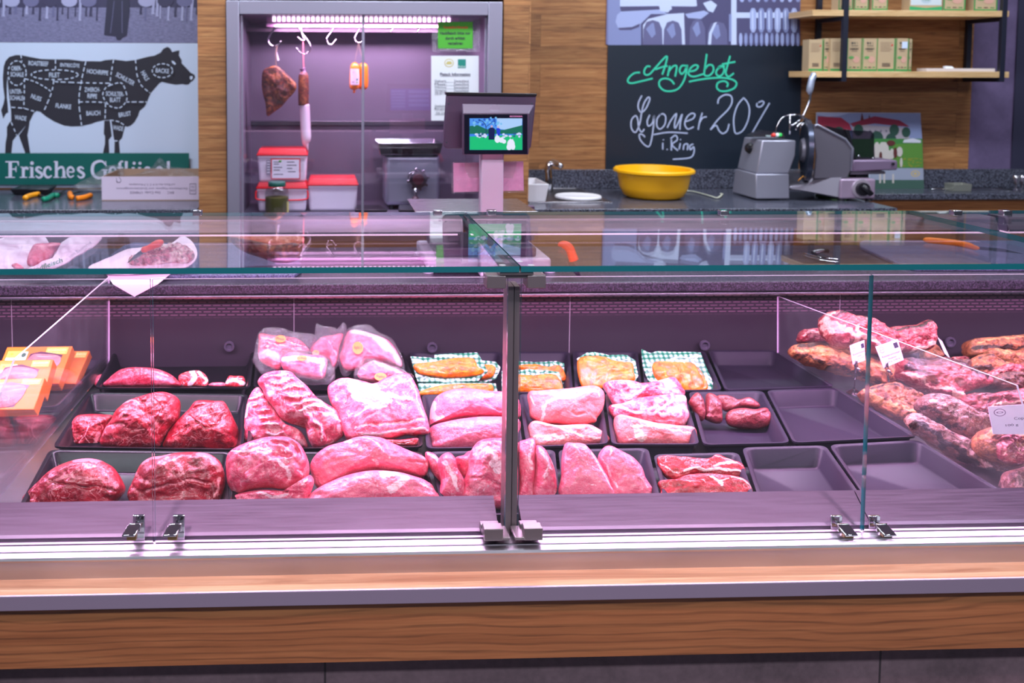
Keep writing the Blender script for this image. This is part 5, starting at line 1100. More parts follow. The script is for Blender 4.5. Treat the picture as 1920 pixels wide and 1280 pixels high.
# dividers
def divider(X, pts, lab):
    r = [atX(x, y, X) for x, y in pts]; m = MB(); n = len(r)
    m.prism(r, (.004, 0, 0)); m.m = [0, 0]+[1]*(n-1)+[0]; o = m.build('glass_divider', [glassmat('divider_glass', (.97, .96, .99), .03, .6, haze=.03) if 'divider_glass' not in MATS else MATS['divider_glass'], EDGEP]); tag(o, lab, 'divider', 'upright clear dividers'); return o
XD1 = atY(203, 600, 2.385).x; XD2 = atY(1457, 600, 2.385).x
pA = [(203, 690), (203, 517), (100, 607), (25, 673), (-2, 740), (-60, 990)]
divider(XD1, [(203, 684), (203, 519), (25, 673), (0, 735), (-60, 1000)], 'clear upright divider with a sloped front edge left of the beef')
divider(XD2, [(1457, 661), (1457, 555), (1905, 722), (1925, 790), (1962, 975)], 'clear upright divider with a sloped front edge left of the cured hams')
# ============================================================ MEATS
BEEF = meatmat('beef', (172, 8, 36), (114, 2, 22), (238, 140, 150), .8, 13, .34, .35, mott=5, fibre=.12)
BEEFS = meatmat('beef_steak', (196, 14, 32), (146, 6, 22), (246, 200, 200), .6, 20, .36, .2, mott=6, fibre=.06)
PORK = meatmat('pork', (222, 82, 112), (196, 50, 82), (248, 190, 202), .5, 12, .36, .3, mott=4, noisefat=.22, fibre=.18)
PORKP = meatmat('pork_pale', (230, 104, 130), (212, 76, 104), (248, 190, 200), .35, 16, .38, .25, mott=5)
PORKR = meatmat('pork_ribs', (218, 74, 104), (184, 40, 70), (250, 196, 206), .6, 12, .34, .35, mott=7, noisefat=.6)
PINKR = meatmat('pale_beef', (184, 46, 70), (144, 24, 46), (230, 140, 160), .5, 16, .34, .35, noisefat=.35)
RIND = meatmat('rind_pork', (232, 124, 124), (218, 92, 102), (250, 200, 190), .2, 12, .4, .25, mott=3)
KIDN = meatmat('kidney', (132, 40, 48), (84, 18, 28), (210, 110, 120), .2, 20, .34, .35)
MARN = meatmat('marinated', (226, 116, 2), (164, 56, 0), (236, 144, 12), .5, 26, .34, .35, sss=.0, mott=8, noisefat=.35, fibre=.0)
SCRAP = meatmat('meat_scrap', (196, 24, 44), (150, 12, 30), (250, 214, 218), .4, 12, .34, .3)
def KZ(ox, oy, s): return lambda pts: [(ox+x/s, oy+y/s) for x, y in pts]
K1, K2, K3, K4, K5 = KZ(0, 620, 3.765), KZ(420, 590, 3.555), KZ(760, 640, 4.13), KZ(960, 640, 3.84), KZ(1440, 540, 3.2)
def nrm(a, yw=0): a = math.radians(a); return Vector((math.sin(math.radians(yw))*math.cos(a), -math.cos(a)*math.cos(math.radians(yw)), math.sin(a)))
SEED = [0]
YS = .968
def meat(name, K, out, Y, a, tf, tb, mat, lab, cat='meat', st=(), grp=None, parent=None, zt=None, **kw):
    Y = Y*YS; SEED[0] += 3.7; o_ = K(out); i = max(range(len(o_)), key=lambda k: o_[k][1]); 
    p0 = atY(sum(p[0] for p in o_)/len(o_), sum(p[1] for p in o_)/len(o_), Y)
    sc = 1/(K([(1, 0)])[0][0]-K([(0, 0)])[0][0])
    st = [(K(s[0]), s[1]/sc, *s[2:]) for s in st]; bl = [(*K([(b[0], b[1])])[0], b[2]/sc, b[3]) for b in kw.pop('bulges', [])]
    o = lump(name, o_, p0, nrm(a), tf, tb, mat, parent, st, seed=SEED[0], bulges=bl, flatz=(zt if zt is not None else ZT+.001), **kw)
    if parent is None: tag(o, lab, cat, grp)
    return o
# -- beef, left column
meat('beef_joint', K1, [(165,1190),(200,1140),(260,1080),(330,1010),(400,960),(480,925),(560,905),(640,900),(700,912),(730,925),(790,960),(830,1010),(860,1060),(880,1110),(870,1150),(830,1200),(790,1270),(500,1290),(200,1260)], 1.70, 25, .055, .05, BEEF, 'dark red beef joint in the front left corner, pale membrane on top', st=[([(540,915),(640,905),(705,915)], 22, .9), ([(420,1050),(560,1020),(680,1050),(760,1040),(850,1100)], 20, .75), ([(560,1000),(700,950),(720,935)], 12, .7), ([(700,1000),(800,1060),(840,1090)], 30, .62), ([(560,960),(640,960)], 30, .45), ([(250,1110),(300,1170),(330,1200)], 4, .9), ([(600,1120),(560,1180),(480,1180)], 4, .9), ([(760,1110),(740,1150),(790,1180)], 4, .9), ([(400,1120),(470,1100)], 4, .8), ([(330,1010),(420,1060),(540,1090),(720,1100),(840,1130)], 7, .5, -.004)], amp=.007)
meat('beef_joint', K1, [(910,1180),(915,1120),(950,1040),(990,950),(1060,895),(1150,880),(1250,860),(1380,855),(1480,870),(1550,920),(1580,990),(1590,1050),(1585,1120),(1560,1190),(1500,1280),(1000,1280)], 1.70, 25, .055, .05, BEEF, 'large beef joint with mottled pale top, front row right of the first', st=[([(1010,930),(1100,890),(1200,880)], 24, .75), ([(1400,870),(1500,890),(1560,980)], 20, .85), ([(980,1010),(1060,1060),(1200,1050),(1300,1020)], 24, .65), ([(1250,900),(1330,1010)], 16, .7), ([(940,1080),(1000,1130),(1120,1110),(1260,1090),(1380,1050),(1500,1080)], 14, .7, -.004), ([(1560,1040),(1540,1120),(1510,1180)], 14, .8), ([(1100,960),(1200,960)], 30, .5), ([(1440,960),(1500,1020)], 24, .6), ([(1050,1170),(1200,1150),(1400,1120),(1480,1160)], 34, 0, -.006)], amp=.008)
meat('beef_joint', K1, [(485,825),(490,720),(510,650),(545,600),(620,588),(720,590),(790,600),(770,650),(745,720),(722,835),(600,838)], 2.02, 20, .03, .05, BEEF, 'small red beef piece with white veins, left one in the middle row', st=[([(640,670),(620,730),(600,760),(590,810)], 6, 1.0), ([(620,730),(660,780),(680,810)], 5, .9), ([(560,750),(600,760)], 4, .8), ([(710,720),(690,790),(700,815)], 16, .8), ([(545,625),(640,620)], 4, .6), ([(530,760),(560,790)], 4, .8)], amp=.005)
meat('beef_joint', K1, [(722,810),(745,700),(790,630),(830,560),(900,500),(980,470),(1080,440),(1160,432),(1230,455),(1270,500),(1268,580),(1250,640),(1200,700),(1150,790),(1110,832),(900,838)], 2.0, 25, .06, .05, BEEF, 'tallest beef joint, rolled shape, centre of the middle row tray', st=[([(750,690),(830,670),(900,660),(960,700),(1060,700)], 9, .8, -.003), ([(860,520),(960,500),(1020,520),(920,590),(880,620)], 16, .7), ([(1100,480),(1160,540),(1150,620),(1110,690)], 10, .75, -.006), ([(980,480),(1040,510),(1060,480)], 10, 0, -.008), ([(840,740),(850,790)], 4, .9), ([(930,730),(960,790)], 4, .9), ([(730,790),(760,700)], 10, .6), ([(900,560),(1000,560),(1040,600)], 26, .45), ([(1010,740),(1040,800)], 5, .7)], amp=.008)
meat('beef_joint', K1, [(1165,845),(1175,750),(1210,690),(1270,620),(1330,560),(1380,500),(1440,490),(1520,495),(1580,500),(1620,560),(1650,620),(1680,690),(1685,760),(1670,845),(1400,850)], 2.0, 25, .055, .05, BEEF, 'cone shaped beef joint at the right of the middle row tray', st=[([(1340,600),(1420,650),(1480,690),(1560,660),(1600,590)], 6, .8, -.006), ([(1420,620),(1500,590),(1570,570)], 7, .95), ([(1380,560),(1440,530),(1520,520)], 8, 0, -.005), ([(1240,740),(1330,720),(1380,760)], 4, .8), ([(1430,780),(1520,760),(1600,730)], 5, .75), ([(1200,780),(1280,790)], 4, .8), ([(1500,700),(1560,690),(1640,640)], 4, .7), ([(1560,790),(1640,770)], 3, .7)], amp=.007)
meat('veal_cut', K1, [(740,395),(770,340),(830,290),(900,265),(1000,262),(1100,270),(1190,300),(1250,345),(1262,395),(1000,405)], 2.30, 30, .035, .04, PINKR, 'flat pinkish red cut in the back left tray', st=[([(1050,290),(1100,340),(1180,360)], 24, .7), ([(1100,300),(1200,330)], 10, .8), ([(830,320),(940,290)], 8, .6), ([(1010,280),(1020,370)], 16, .55)])
meat('meat_scrap', K1, [(670,375),(690,320),(730,305),(760,330),(740,385),(690,390)], 2.34, 20, .015, .015, PINKR, 'dark little meat piece at the left end of the back left tray', amp=.003, N=48, RG=12)
G = 'small meat scraps in the back left tray'
meat('meat_scrap', K1, [(1262,320),(1310,290),(1350,282),(1400,280),(1440,300),(1468,340),(1460,388),(1380,392),(1280,388)], 2.30, 20, .015, .02, SCRAP, 'red scrap with a broad white fat stripe, biggest scrap in the back left tray', st=[([(1350,285),(1380,320),(1340,375)], 20, 1.0), ([(1400,285),(1460,340),(1440,370)], 13, 1.0), ([(1280,330),(1300,370)], 5, .9)], grp=G, N=56, RG=14)
meat('meat_scrap', K1, [(1590,375),(1615,320),(1650,318),(1720,325),(1722,392),(1600,395)], 2.30, 20, .012, .02, SCRAP, 'small layered red and white scrap at the right of the back left tray', st=[([(1600,365),(1650,350),(1715,370)], 16, 1.0), ([(1620,335),(1715,342)], 4, .8)], grp=G, N=48, RG=12)
meat('meat_scrap', K1, [(1470,385),(1500,366),(1580,366),(1590,388),(1530,394)], 2.31, 20, .008, .01, PORK, 'tiny flat pink scrap between the two bigger scraps', grp=G, N=40, RG=10)
# -- ribs, belly, vacuum packs
def ribst(c, L, n, dx, dy, w=7): return [([(c[0]+i*dx-L[0], c[1]+i*dy-L[1]), (c[0]+i*dx, c[1]+i*dy+4), (c[0]+i*dx+L[0], c[1]+i*dy+L[1])], w, .9, .0035) for i in range(n)]+[([(c[0]+(i+.5)*dx-L[0], c[1]+(i+.5)*dy-L[1]), (c[0]+(i+.5)*dx+L[0], c[1]+(i+.5)*dy+L[1])], w*1.2, .1, -.0035) for i in range(n)]
meat('pork_ribs', K2, [(140,850),(135,740),(145,640),(165,560),(200,500),(240,495),(300,580),(380,680),(420,740),(520,790),(560,885),(480,880),(400,870),(300,860),(200,870)], 1.98, 38, .035, .03, PORKR, 'rack of pork ribs lying at the left under the upper rack', st=ribst((215,560), (50,-8), 6, 26, 50)+[([(150,700),(160,600)], 12, .8)], amp=.006)
meat('pork_ribs', K2, [(225,450),(270,400),(350,380),(440,385),(490,430),(560,490),(620,560),(700,610),(760,650),(810,720),(812,790),(750,845),(680,880),(600,885),(560,820),(545,750),(440,720),(380,690),(330,620),(280,560),(255,500)], 1.98, 38, .045, .02, PORKR, 'curled rack of pork ribs lying on top, left of the belly slab', st=ribst((345,430), (85,-14), 6, 52, 46)+[([(560,770),(540,740),(500,735)], 22, 0, -.03), ([(600,740),(650,780),(640,860)], 12, .9, .006), ([(660,700),(720,690),(790,740)], 16, .8), ([(680,770),(690,840)], 12, .15, -.008)], amp=.007, jit=3)
meat('pork_belly', K2, [(690,500),(720,460),(800,430),(920,450),(1000,470),(1080,430),(1180,405),(1240,410),(1290,500),(1320,600),(1360,720),(1365,790),(1300,805),(1220,795),(1100,828),(960,822),(820,830),(760,660),(710,580)], 1.97, 42, .03, .03, PORK, 'thick layered pork belly slab right of the ribs', st=[([(860,470),(880,560),(960,600),(1080,620),(1000,520)], 44, .9), ([(940,500),(1040,580)], 40, .9), ([(1120,500),(1200,470),(1260,440)], 9, .9), ([(1090,560),(1200,590),(1240,600)], 16, 1.0, .003), ([(830,700),(960,650),(1020,640)], 14, .85), ([(740,480),(760,600),(840,690)], 10, .6), ([(840,790),(1000,750),(1160,740),(1340,720)], 7, .95, -.004), ([(860,815),(1000,785),(1180,770),(1350,750)], 8, .0, 0), ([(900,815),(1100,805),(1200,785),(1355,780)], 9, 1.0, .002), ([(1230,450),(1290,600),(1320,700)], 7, .9), ([(870,770),(960,700),(1010,680)], 8, 0, -.004), ([(1110,640),(1280,640)], 30, .15)], amp=.004, q=.5)
meat('meat_scrap', K2, [(1070,832),(1180,832),(1290,822),(1285,868),(1180,872),(1100,860)], 1.90, 20, .012, .012, SCRAP, 'small red strip peeping out below the belly slab', st=[([(1100,850),(1270,845)], 3, .9)], N=48, RG=12)
meat('pork_shoulder', K2, [(20,950),(60,900),(150,860),(280,822),(420,820),(500,860),(545,930),(570,1010),(560,1080),(500,1135),(430,1165),(300,1155),(180,1170),(80,1195),(30,1140),(15,1050)], 1.70, 35, .05, .03, PORK, 'pale marbled pork shoulder piece, front row left of the smooth joints', st=[([(60,920),(160,930),(280,930),(400,960),(440,1010)], 9, .9), ([(380,1000),(420,1060),(430,1110)], 22, .8), ([(340,960),(440,965)], 20, .1, -.008), ([(450,860),(480,920),(520,960),(500,1020)], 18, .0, -.008), ([(300,830),(330,870),(420,880)], 12, .1, -.006), ([(480,1050),(530,1070)], 10, .9), ([(260,870),(300,900)], 8, .8), ([(420,940),(380,920)], 6, .9), ([(160,880),(260,900)], 18, .6)], amp=.008, jit=3)
meat('pork_shoulder', K2, [(45,1225),(100,1190),(250,1165),(430,1170),(520,1110),(560,1070),(590,1080),(600,1120),(575,1200),(540,1300),(80,1300)], 1.66, 25, .04, .03, PORK, 'lower pork shoulder piece half hidden behind the steel front edge, left', st=[([(240,1180),(330,1200),(420,1190)], 16, .8), ([(520,1130),(560,1100)], 10, .9), ([(330,1165),(420,1175)], 8, 0, -.006)], amp=.007)
meat('pork_joint', K2, [(575,1000),(620,930),(700,880),(800,850),(900,820),(1040,825),(1140,870),(1250,920),(1340,960),(1365,1010),(1330,1080),(1200,1068),(1000,1060),(800,1110),(640,1160),(590,1090)], 1.73, 38, .045, .035, PORKP, 'smooth pink pork joint lying behind another, front row', st=[([(800,860),(900,900),(990,990),(1010,1020)], 22, .75), ([(900,830),(1000,880),(1100,1000)], 10, .7), ([(640,950),(760,930)], 14, .5), ([(1230,1000),(1340,1000)], 8, 0, -.006), ([(1320,960),(1350,1010)], 6, .9), ([(900,920),(980,960)], 34, .5)], amp=.006)
meat('pork_joint', K2, [(560,1220),(620,1160),(740,1100),(860,1060),(1000,1040),(1150,1050),(1270,1080),(1350,1110),(1400,1165),(1390,1290),(560,1300)], 1.66, 32, .05, .03, PORKP, 'smooth pink pork joint in front, cut off by the steel edge', st=[([(1050,1080),(1150,1060),(1200,1110),(1100,1180)], 40, .8), ([(860,1100),(980,1110),(1020,1180)], 12, .6), ([(700,1130),(760,1150)], 14, .5), ([(1290,1140),(1380,1160)], 12, .8), ([(1180,1070),(1270,1090),(1340,1120)], 12, 0)], amp=.006)
ORG = plain('sticker_orange', (248, 120, 40), .5)
VPLAB = []
def vpack(film, inner, Y, a, mat, lab, st=(), sticker=None, txt='1a Preis', tf=.022, amp=.006, z=ZT+.012):
    o_ = K2(film); c = atY(sum(p[0] for p in o_)/len(o_), sum(p[1] for p in o_)/len(o_), Y*YS)
    r = empty('vacuum_pack', tuple(c), lab, 'packed meat', 'vacuum packed meats in the back tray')
    meat('meat', K2, inner, Y, a, tf, .015, mat, None, st=st, parent=r, amp=amp, zt=z, N=64, RG=18)
    meat('film', K2, film, Y, a, tf+.006, .018, FILM, None, parent=r, amp=.006, fine=.003, nsc=60, zt=z-.002, N=72, RG=18, q=.6)
    if sticker:
        x, y, rx_, ry_, an = sticker; (px, py), = K2([(x, y)]); n = nrm(a); p = atP(px, py, c+n*(tf+.012), n); u = Vector((1, 0, 0)); v = n.cross(u)
        f = lambda X, Y_, k: p+u*X-v*Y_*-1*0+Vector((0, math.sin(math.radians(a)), math.cos(math.radians(a))))*(-Y_)+n*k
        s_ = Y/1600/3.555; m = MB(); m.prism([f(rx_*s_*math.cos(t_*PI/12), ry_*s_*1.1*math.sin(t_*PI/12), 0) for t_ in range(24)], tuple(n*-.0006)); stk = m.build('sticker', ORG, r)
        d = Draw(f); d.text(txt, 0, 0, ry_*s_*.8, ink((60, 20, 60)), rx_*s_*1.4, an); d.build('lettering', stk)
BACON = meatmat('bacon_pork', (206, 40, 68), (170, 18, 44), (248, 186, 196), .5, 10, .34, .3, gdir=(.3, 1, 4), grain=.6)
vpack([(195,290),(235,120),(350,88),(470,118),(605,140),(595,200),(560,260),(480,330),(380,380),(290,420),(250,400),(190,310)], [(232,180),(240,130),(330,140),(480,160),(550,210),(560,250),(440,262),(385,300),(370,370),(290,340),(232,290)], 2.30, 35, BACON, 'vacuum packed streaky bacon with an orange sticker, left end of the pile', [([(240,160),(400,190),(550,230)], 5, 1.0), ([(240,190),(400,220),(520,250)], 4, 1.0), ([(240,215),(380,240)], 4, 1.0), ([(240,280),(300,270),(370,290)], 34, .95)], (376, 160, 36, 22, .15), 'Preis')
vpack([(570,250),(600,170),(612,66),(650,80),(740,92),(760,112),(795,60),(818,90),(800,200),(775,300),(735,368),(690,310)], [(572,240),(640,160),(720,138),(795,132),(770,220),(755,310),(725,352),(690,290),(600,272)], 2.34, 35, PORK, 'vacuum packed pink pork piece standing in the middle of the pile', [([(700,200),(740,280)], 12, .7), ([(640,180),(700,160)], 8, .6)], (612, 255, 22, 18, -1.0), '1A')
vpack([(785,235),(825,100),(960,75),(1030,130),(1110,160),(1160,230),(1200,330),(1190,390),(1050,345),(920,330),(800,410),(760,300)], [(790,225),(830,112),(920,115),(1040,150),(1120,200),(1178,300),(1180,350),(1080,325),(960,318),(880,370),(805,365),(772,290)], 2.32, 38, PORK, 'largest vacuum packed pork joint with white fat rim, right side of the pile', [([(860,118),(960,140),(1060,200),(1140,300),(1160,340)], 24, 1.0), ([(1000,160),(1080,250)], 26, .9), ([(900,200),(1000,290)], 5, .8), ([(800,320),(880,330)], 20, .1)], (892, 220, 35, 38, .0), 'Angebot 1a', .03)
vpack([(365,270),(440,240),(600,255),(700,300),(740,380),(720,455),(580,465),(480,450),(420,400)], [(385,290),(450,252),(560,268),(678,290),(682,360),(655,428),(540,418),(420,378),(384,340)], 2.22, 38, PORK, 'vacuum packed pork piece with a broad white fat stripe, front of the pile', [([(400,300),(500,310),(600,330),(660,330)], 26, 1.0), ([(410,280),(540,275)], 8, .1), ([(655,340),(650,410)], 14, .9)], (520, 288, 36, 16, .05), '1a Preis', .026, z=ZT+.02)
vpack([(870,425),(895,320),(960,298),(1100,335),(1220,390),(1265,425),(1150,450),(1000,462)], [(890,400),(920,345),(1000,310),(1100,345),(1205,395),(1110,435),(1020,448),(920,432)], 2.20, 38, PORK, 'smallest vacuum packed piece with a dark red end, right front of the pile', [([(1000,318),(1100,365),(1190,400)], 14, .95), ([(920,390),(980,400)], 36, 0), ([(960,335),(1040,370)], 10, .5)], (1043, 412, 40, 24, .15), 'Angebot', z=ZT+.03)
# -- pork loins and fillets at the post
meat('pork_loin', K3, [(185,640),(195,520),(240,430),(330,385),(440,368),(560,375),(660,390),(780,400),(870,450),(890,540),(860,600),(640,590),(520,590),(400,600),(300,630),(200,650)], 2.03, 32, .045, .03, PORKP, 'upper pork loin with white fat at its left end, behind the post', st=[([(215,480),(205,590),(280,600)], 26, .95), ([(570,430),(640,440)], 20, .9), ([(250,440),(280,560)], 10, .6), ([(600,470),(660,540),(740,560)], 12, 0, -.003), ([(330,600),(480,570),(620,575)], 8, .6), ([(400,400),(560,430),(640,500)], 6, .5)])
meat('pork_loin', K3, [(185,700),(210,655),(330,620),(480,595),(640,585),(860,600),(885,690),(870,790),(700,845),(520,850),(210,850),(190,780)], 1.95, 30, .05, .03, PORKP, 'lower pork loin lying in front of the other one, behind the post', st=[([(230,800),(340,740),(480,720),(600,740)], 30, .45), ([(190,690),(200,820)], 12, .5), ([(560,640),(620,650)], 10, .7), ([(430,730),(600,700),(640,690)], 6, .7), ([(520,810),(400,830)], 12, .1)])
F_ = 'pork fillets in the front tray at the post'
meat('pork_fillet', K3, [(385,905),(450,880),(490,850),(560,850),(540,960),(490,1060),(450,1060),(410,1000)], 1.72, 30, .03, .03, PORK, 'dark pink fillet end between the two left fillets', 'meat', grp=F_, N=64)
meat('pork_fillet', K3, [(155,860),(210,865),(250,900),(310,980),(300,1080),(270,1100),(220,1030),(180,960)], 1.72, 30, .025, .03, PORK, 'small pale fillet tip, leftmost in the front tray at the post', grp=F_, st=[([(170,870),(230,930),(270,1040)], 16, .85)], N=64)
meat('pork_fillet', K3, [(250,1240),(275,1090),(250,960),(270,890),(330,860),(380,900),(400,980),(445,1060),(455,1120),(440,1240)], 1.68, 30, .035, .03, PORK, 'upright pale fillet, second from the left in the front tray at the post', grp=F_, st=[([(290,940),(340,1040),(380,1160)], 30, .75), ([(300,880),(370,910)], 16, 0)])
meat('pork_fillet', K3, [(420,1240),(440,1110),(480,1000),(490,900),(530,810),(600,760),(760,752),(850,800),(860,950),(870,1100),(850,1260),(700,1300)], 1.69, 32, .05, .03, PORK, 'large light pork fillet left of and behind the post', st=[([(540,860),(640,900),(720,1000)], 50, .7), ([(470,1080),(560,1080),(690,1140)], 9, 0, -.005), ([(560,790),(640,800)], 12, .1), ([(620,950),(700,1040)], 18, .8), ([(560,1160),(660,1130)], 10, .7)], amp=.008, jit=3)
meat('pork_fillet', K3, [(860,1260),(872,1100),(862,950),(860,800),(930,760),(985,752),(1000,820),(1000,1000),(985,1180),(975,1260)], 1.70, 32, .035, .03, PORK, 'long pink fillet directly right of the post', grp=F_, st=[([(960,780),(940,900),(960,1000)], 22, .7), ([(880,1100),(960,1150)], 8, .5)])
meat('pork_fillet', K3, [(985,1260),(1000,1000),(1000,820),(1060,822),(1110,900),(1150,1000),(1162,1100),(1150,1260)], 1.68, 32, .035, .03, PORK, 'pale fillet with a frayed white edge, right end of that tray', grp=F_, st=[([(1030,850),(1080,960),(1060,1060)], 30, .65), ([(1120,920),(1150,1060)], 8, .9)])
# -- rind-on pork, stacked cuts, kidneys, slices and steaks
meat('rind_pork', K4, [(120,370),(180,358),(400,342),(540,325),(605,330),(650,370),(655,430),(640,500),(600,560),(580,592),(430,606),(300,590),(200,585),(140,545),(130,470)], 2.03, 30, .04, .04, RIND, 'big square pork piece with pale rind, upper one in its tray', st=[([(130,375),(300,355),(450,350),(560,345)], 13, 0, -.002), ([(210,480),(240,440),(400,410),(560,370),(600,400)], 12, 1.0), ([(190,480),(200,570)], 14, 1.0), ([(160,420),(150,520)], 16, 0), ([(625,390),(620,480)], 16, 0), ([(400,520),(440,545),(500,520)], 10, 0, -.003), ([(120,400),(150,470)], 8, .8)], q=.5)
meat('rind_pork', K4, [(120,655),(150,575),(300,605),(520,598),(600,625),(690,690),(682,740),(560,750),(300,762),(150,758)], 1.95, 30, .03, .04, RIND, 'pale wedge of rind-on pork in front of the square piece', st=[([(160,590),(300,620),(500,690),(660,710)], 9, 1.0), ([(160,690),(300,700),(380,690)], 30, .75), ([(560,610),(680,690)], 6, .0), ([(420,620),(560,640),(640,690)], 24, .3)], q=.5)
meat('pork_cut', K4, [(655,312),(720,285),(850,290),(930,310),(1100,275),(1160,262),(1200,300),(1240,380),(1180,420),(1000,430),(880,450),(800,470),(735,455),(690,380)], 2.10, 35, .035, .03, PORKR, 'rearmost frayed pork cut of the stack of three', st=[([(800,410),(860,410),(930,350)], 16, .9), ([(680,320),(740,340)], 22, 0), ([(740,390),(790,400)], 10, .8), ([(960,320),(1100,310),(1200,330)], 22, .15)], amp=.008)
meat('pork_cut', K4, [(700,465),(780,450),(900,410),(1050,390),(1160,385),(1240,400),(1252,470),(1268,540),(1250,605),(1190,620),(1080,620),(980,600),(860,570),(760,560),(720,540)], 2.02, 32, .035, .03, PORKR, 'middle pork cut with white rim, in the stack of three', st=[([(720,465),(860,520),(980,540),(1020,500),(1120,440),(1130,400)], 14, 1.0), ([(880,440),(1080,420)], 26, .1), ([(1060,540),(1180,480),(1220,420)], 36, .85), ([(1010,560),(1110,570),(1180,590)], 14, 0, -.004), ([(720,500),(740,540)], 10, .1)], amp=.006)
meat('rind_pork', K4, [(740,570),(765,530),(860,550),(1000,585),(1150,605),(1280,618),(1318,662),(1300,755),(1100,755),(900,752),(770,748),(745,690)], 1.95, 30, .035, .03, RIND, 'front pork cut with a straight rind edge, in the stack of three', st=[([(820,620),(960,620),(1100,640),(1300,670)], 8, 1.0), ([(860,640),(900,700)], 40, .95), ([(780,560),(960,590),(1180,620),(1280,625)], 16, 0), ([(765,600),(770,700)], 20, 0), ([(800,690),(830,720)], 12, .6)], q=.5)
G = 'dark kidney pieces in the middle row'
for out, tf, lb, st in (([(1275,435),(1310,380),(1340,372),(1370,420),(1388,500),(1378,568),(1345,560),(1310,500)], .018, 'narrow dark kidney piece, leftmost of four', [([(1340,400),(1350,480)], 4, .8)]), ([(1388,545),(1394,430),(1402,378),(1440,378),(1490,420),(1505,480),(1510,572),(1480,592),(1420,572)], .02, 'upright dark kidney piece with a white fleck, second from the left', [([(1400,535),(1430,545)], 9, 1.0), ([(1440,440),(1450,500)], 4, .7)]),
                       ([(1470,398),(1540,390),(1620,420),(1700,405),(1775,450),(1765,484),(1640,482),(1560,505),(1515,485)], .018, 'flat reddish kidney half lying behind the front one', [([(1600,440),(1640,450)], 8, .5)]), ([(1535,548),(1560,502),(1640,482),(1740,492),(1820,480),(1855,520),(1852,600),(1770,630),(1640,624),(1560,600)], .025, 'biggest kidney half with a red cut face, front right of four', [([(1620,520),(1680,540)], 24, .35), ([(1790,520),(1840,500)], 6, .5, -.004)])):
    meat('kidney_piece', K4, out, (2.05 if lb.startswith('flat') else 2.0 if not lb.startswith('biggest') else 1.985)*1.02, 35, tf, .015, KIDN, lb, st=st, grp=G, N=56, RG=16, amp=.003)
meat('pork_slice', K4, [(620,850),(650,775),(700,752),(780,790),(870,840),(930,910),(960,990),(1010,1070),(1000,1150),(880,1150),(720,1150),(690,1000)], 1.69, 42, .022, .02, PORKP, 'long pale pork slice, right one of the pair', st=[([(640,870),(700,960),(740,1060)], 10, .8), ([(900,1000),(960,1060)], 12, .6), ([(700,780),(690,840)], 8, .9)])
meat('pork_slice', K4, [(360,1150),(355,960),(360,830),(380,740),(430,735),(510,740),(560,790),(620,870),(670,960),(705,1040),(715,1150)], 1.67, 42, .025, .02, PORKP, 'long pale pork slice, left one of the pair', st=[([(560,820),(600,900),(660,1000),(700,1070)], 11, .85), ([(440,860),(500,850)], 5, .7), ([(520,1040),(640,1060)], 7, .6), ([(410,1000),(470,990)], 6, .6)])
SRED = 'red steaks in the front tray'
meat('beef_steak', K4, [(1045,852),(1080,828),(1200,835),(1400,850),(1470,822),(1560,850),(1650,890),(1675,935),(1665,990),(1500,975),(1360,960),(1240,985),(1170,1000),(1090,955)], 1.745, 48, .014, .014, BEEFS, 'red beef steak with white fat edge, rear one of two', st=[([(1440,905),(1500,900),(1600,880)], 12, 1.0), ([(1220,950),(1340,940),(1460,935),(1640,960)], 12, .9, .002), ([(1430,830),(1560,870),(1650,910)], 5, .8), ([(1060,880),(1120,940),(1200,960)], 9, .7), ([(1260,860),(1290,890)], 4, .8)], grp=SRED, q=.45)
meat('beef_steak', K4, [(1055,1012),(1160,1005),(1250,970),(1380,955),(1520,968),(1650,990),(1715,1050),(1710,1120),(1500,1150),(1100,1130),(1070,1070)], 1.66, 48, .015, .014, BEEFS, 'red beef steak with a white star of fat, front one of two', st=[([(1420,985),(1470,1010),(1490,1050)], 11, 1.0), ([(1470,1010),(1540,1000)], 7, 1.0), ([(1560,990),(1640,1010),(1700,1050)], 9, .9), ([(1240,1010),(1300,1030)], 4, .8), ([(1340,1000),(1380,1040)], 4, .7)], grp=SRED, q=.45)
# -- chequered packs with marinated meat
t = NT('gingham'); sp = t.n('SeparateXYZ', {0: t.obj()}); sx = t.math('GREATER_THAN', t.math('FRACT', t.math('MULTIPLY', sp.outputs[0], 74.0)), .5); 
zc = t.math('ADD', sp.outputs[2], t.math('MULTIPLY', sp.outputs[1], 1.0)); sz = t.math('GREATER_THAN', t.math('FRACT', t.math('MULTIPLY', zc, 56.0)), .5)
f = t.math('MULTIPLY', t.math('ADD', sx, sz), .5); t.set(Base_Color=t.ramp(f, [(0, lin((184, 184, 190))), (.5, lin((60, 124, 98))), (1, lin((6, 84, 58)))]), Roughness=.25, Coat_Weight=.5); MATS['gingham'] = t.mat; GING = t.mat
GG = 'green chequered packs with marinated meat'
FILM2 = filmmat('thin_film', .01)
def gpack(K, out, inner, Y, a, lab, st=(), tf=.007, z=ZT+.004):
    o_ = K(out); c = atY(sum(p[0] for p in o_)/len(o_), sum(p[1] for p in o_)/len(o_), Y); r = empty('marinated_pack', tuple(c), lab, 'packed meat', GG)
    meat('wrapper', K, out, Y, a, .004, .004, GING, None, parent=r, amp=.004, zt=z, N=56, RG=12, q=.3, smooth_out=False)
    meat('meat', K, inner, Y-.010, a, tf+.010, .003, MARN, None, parent=r, st=st, amp=.004, zt=z, N=64, RG=18, q=.6)
gpack(K3, [(95,325),(300,318),(560,318),(700,328),(715,395),(600,420),(220,428),(105,425)], [(108,390),(300,338),(560,328),(670,338),(650,405),(400,420),(125,420)], 2.20, 30, 'lowest orange pack left of the post, mostly covered')
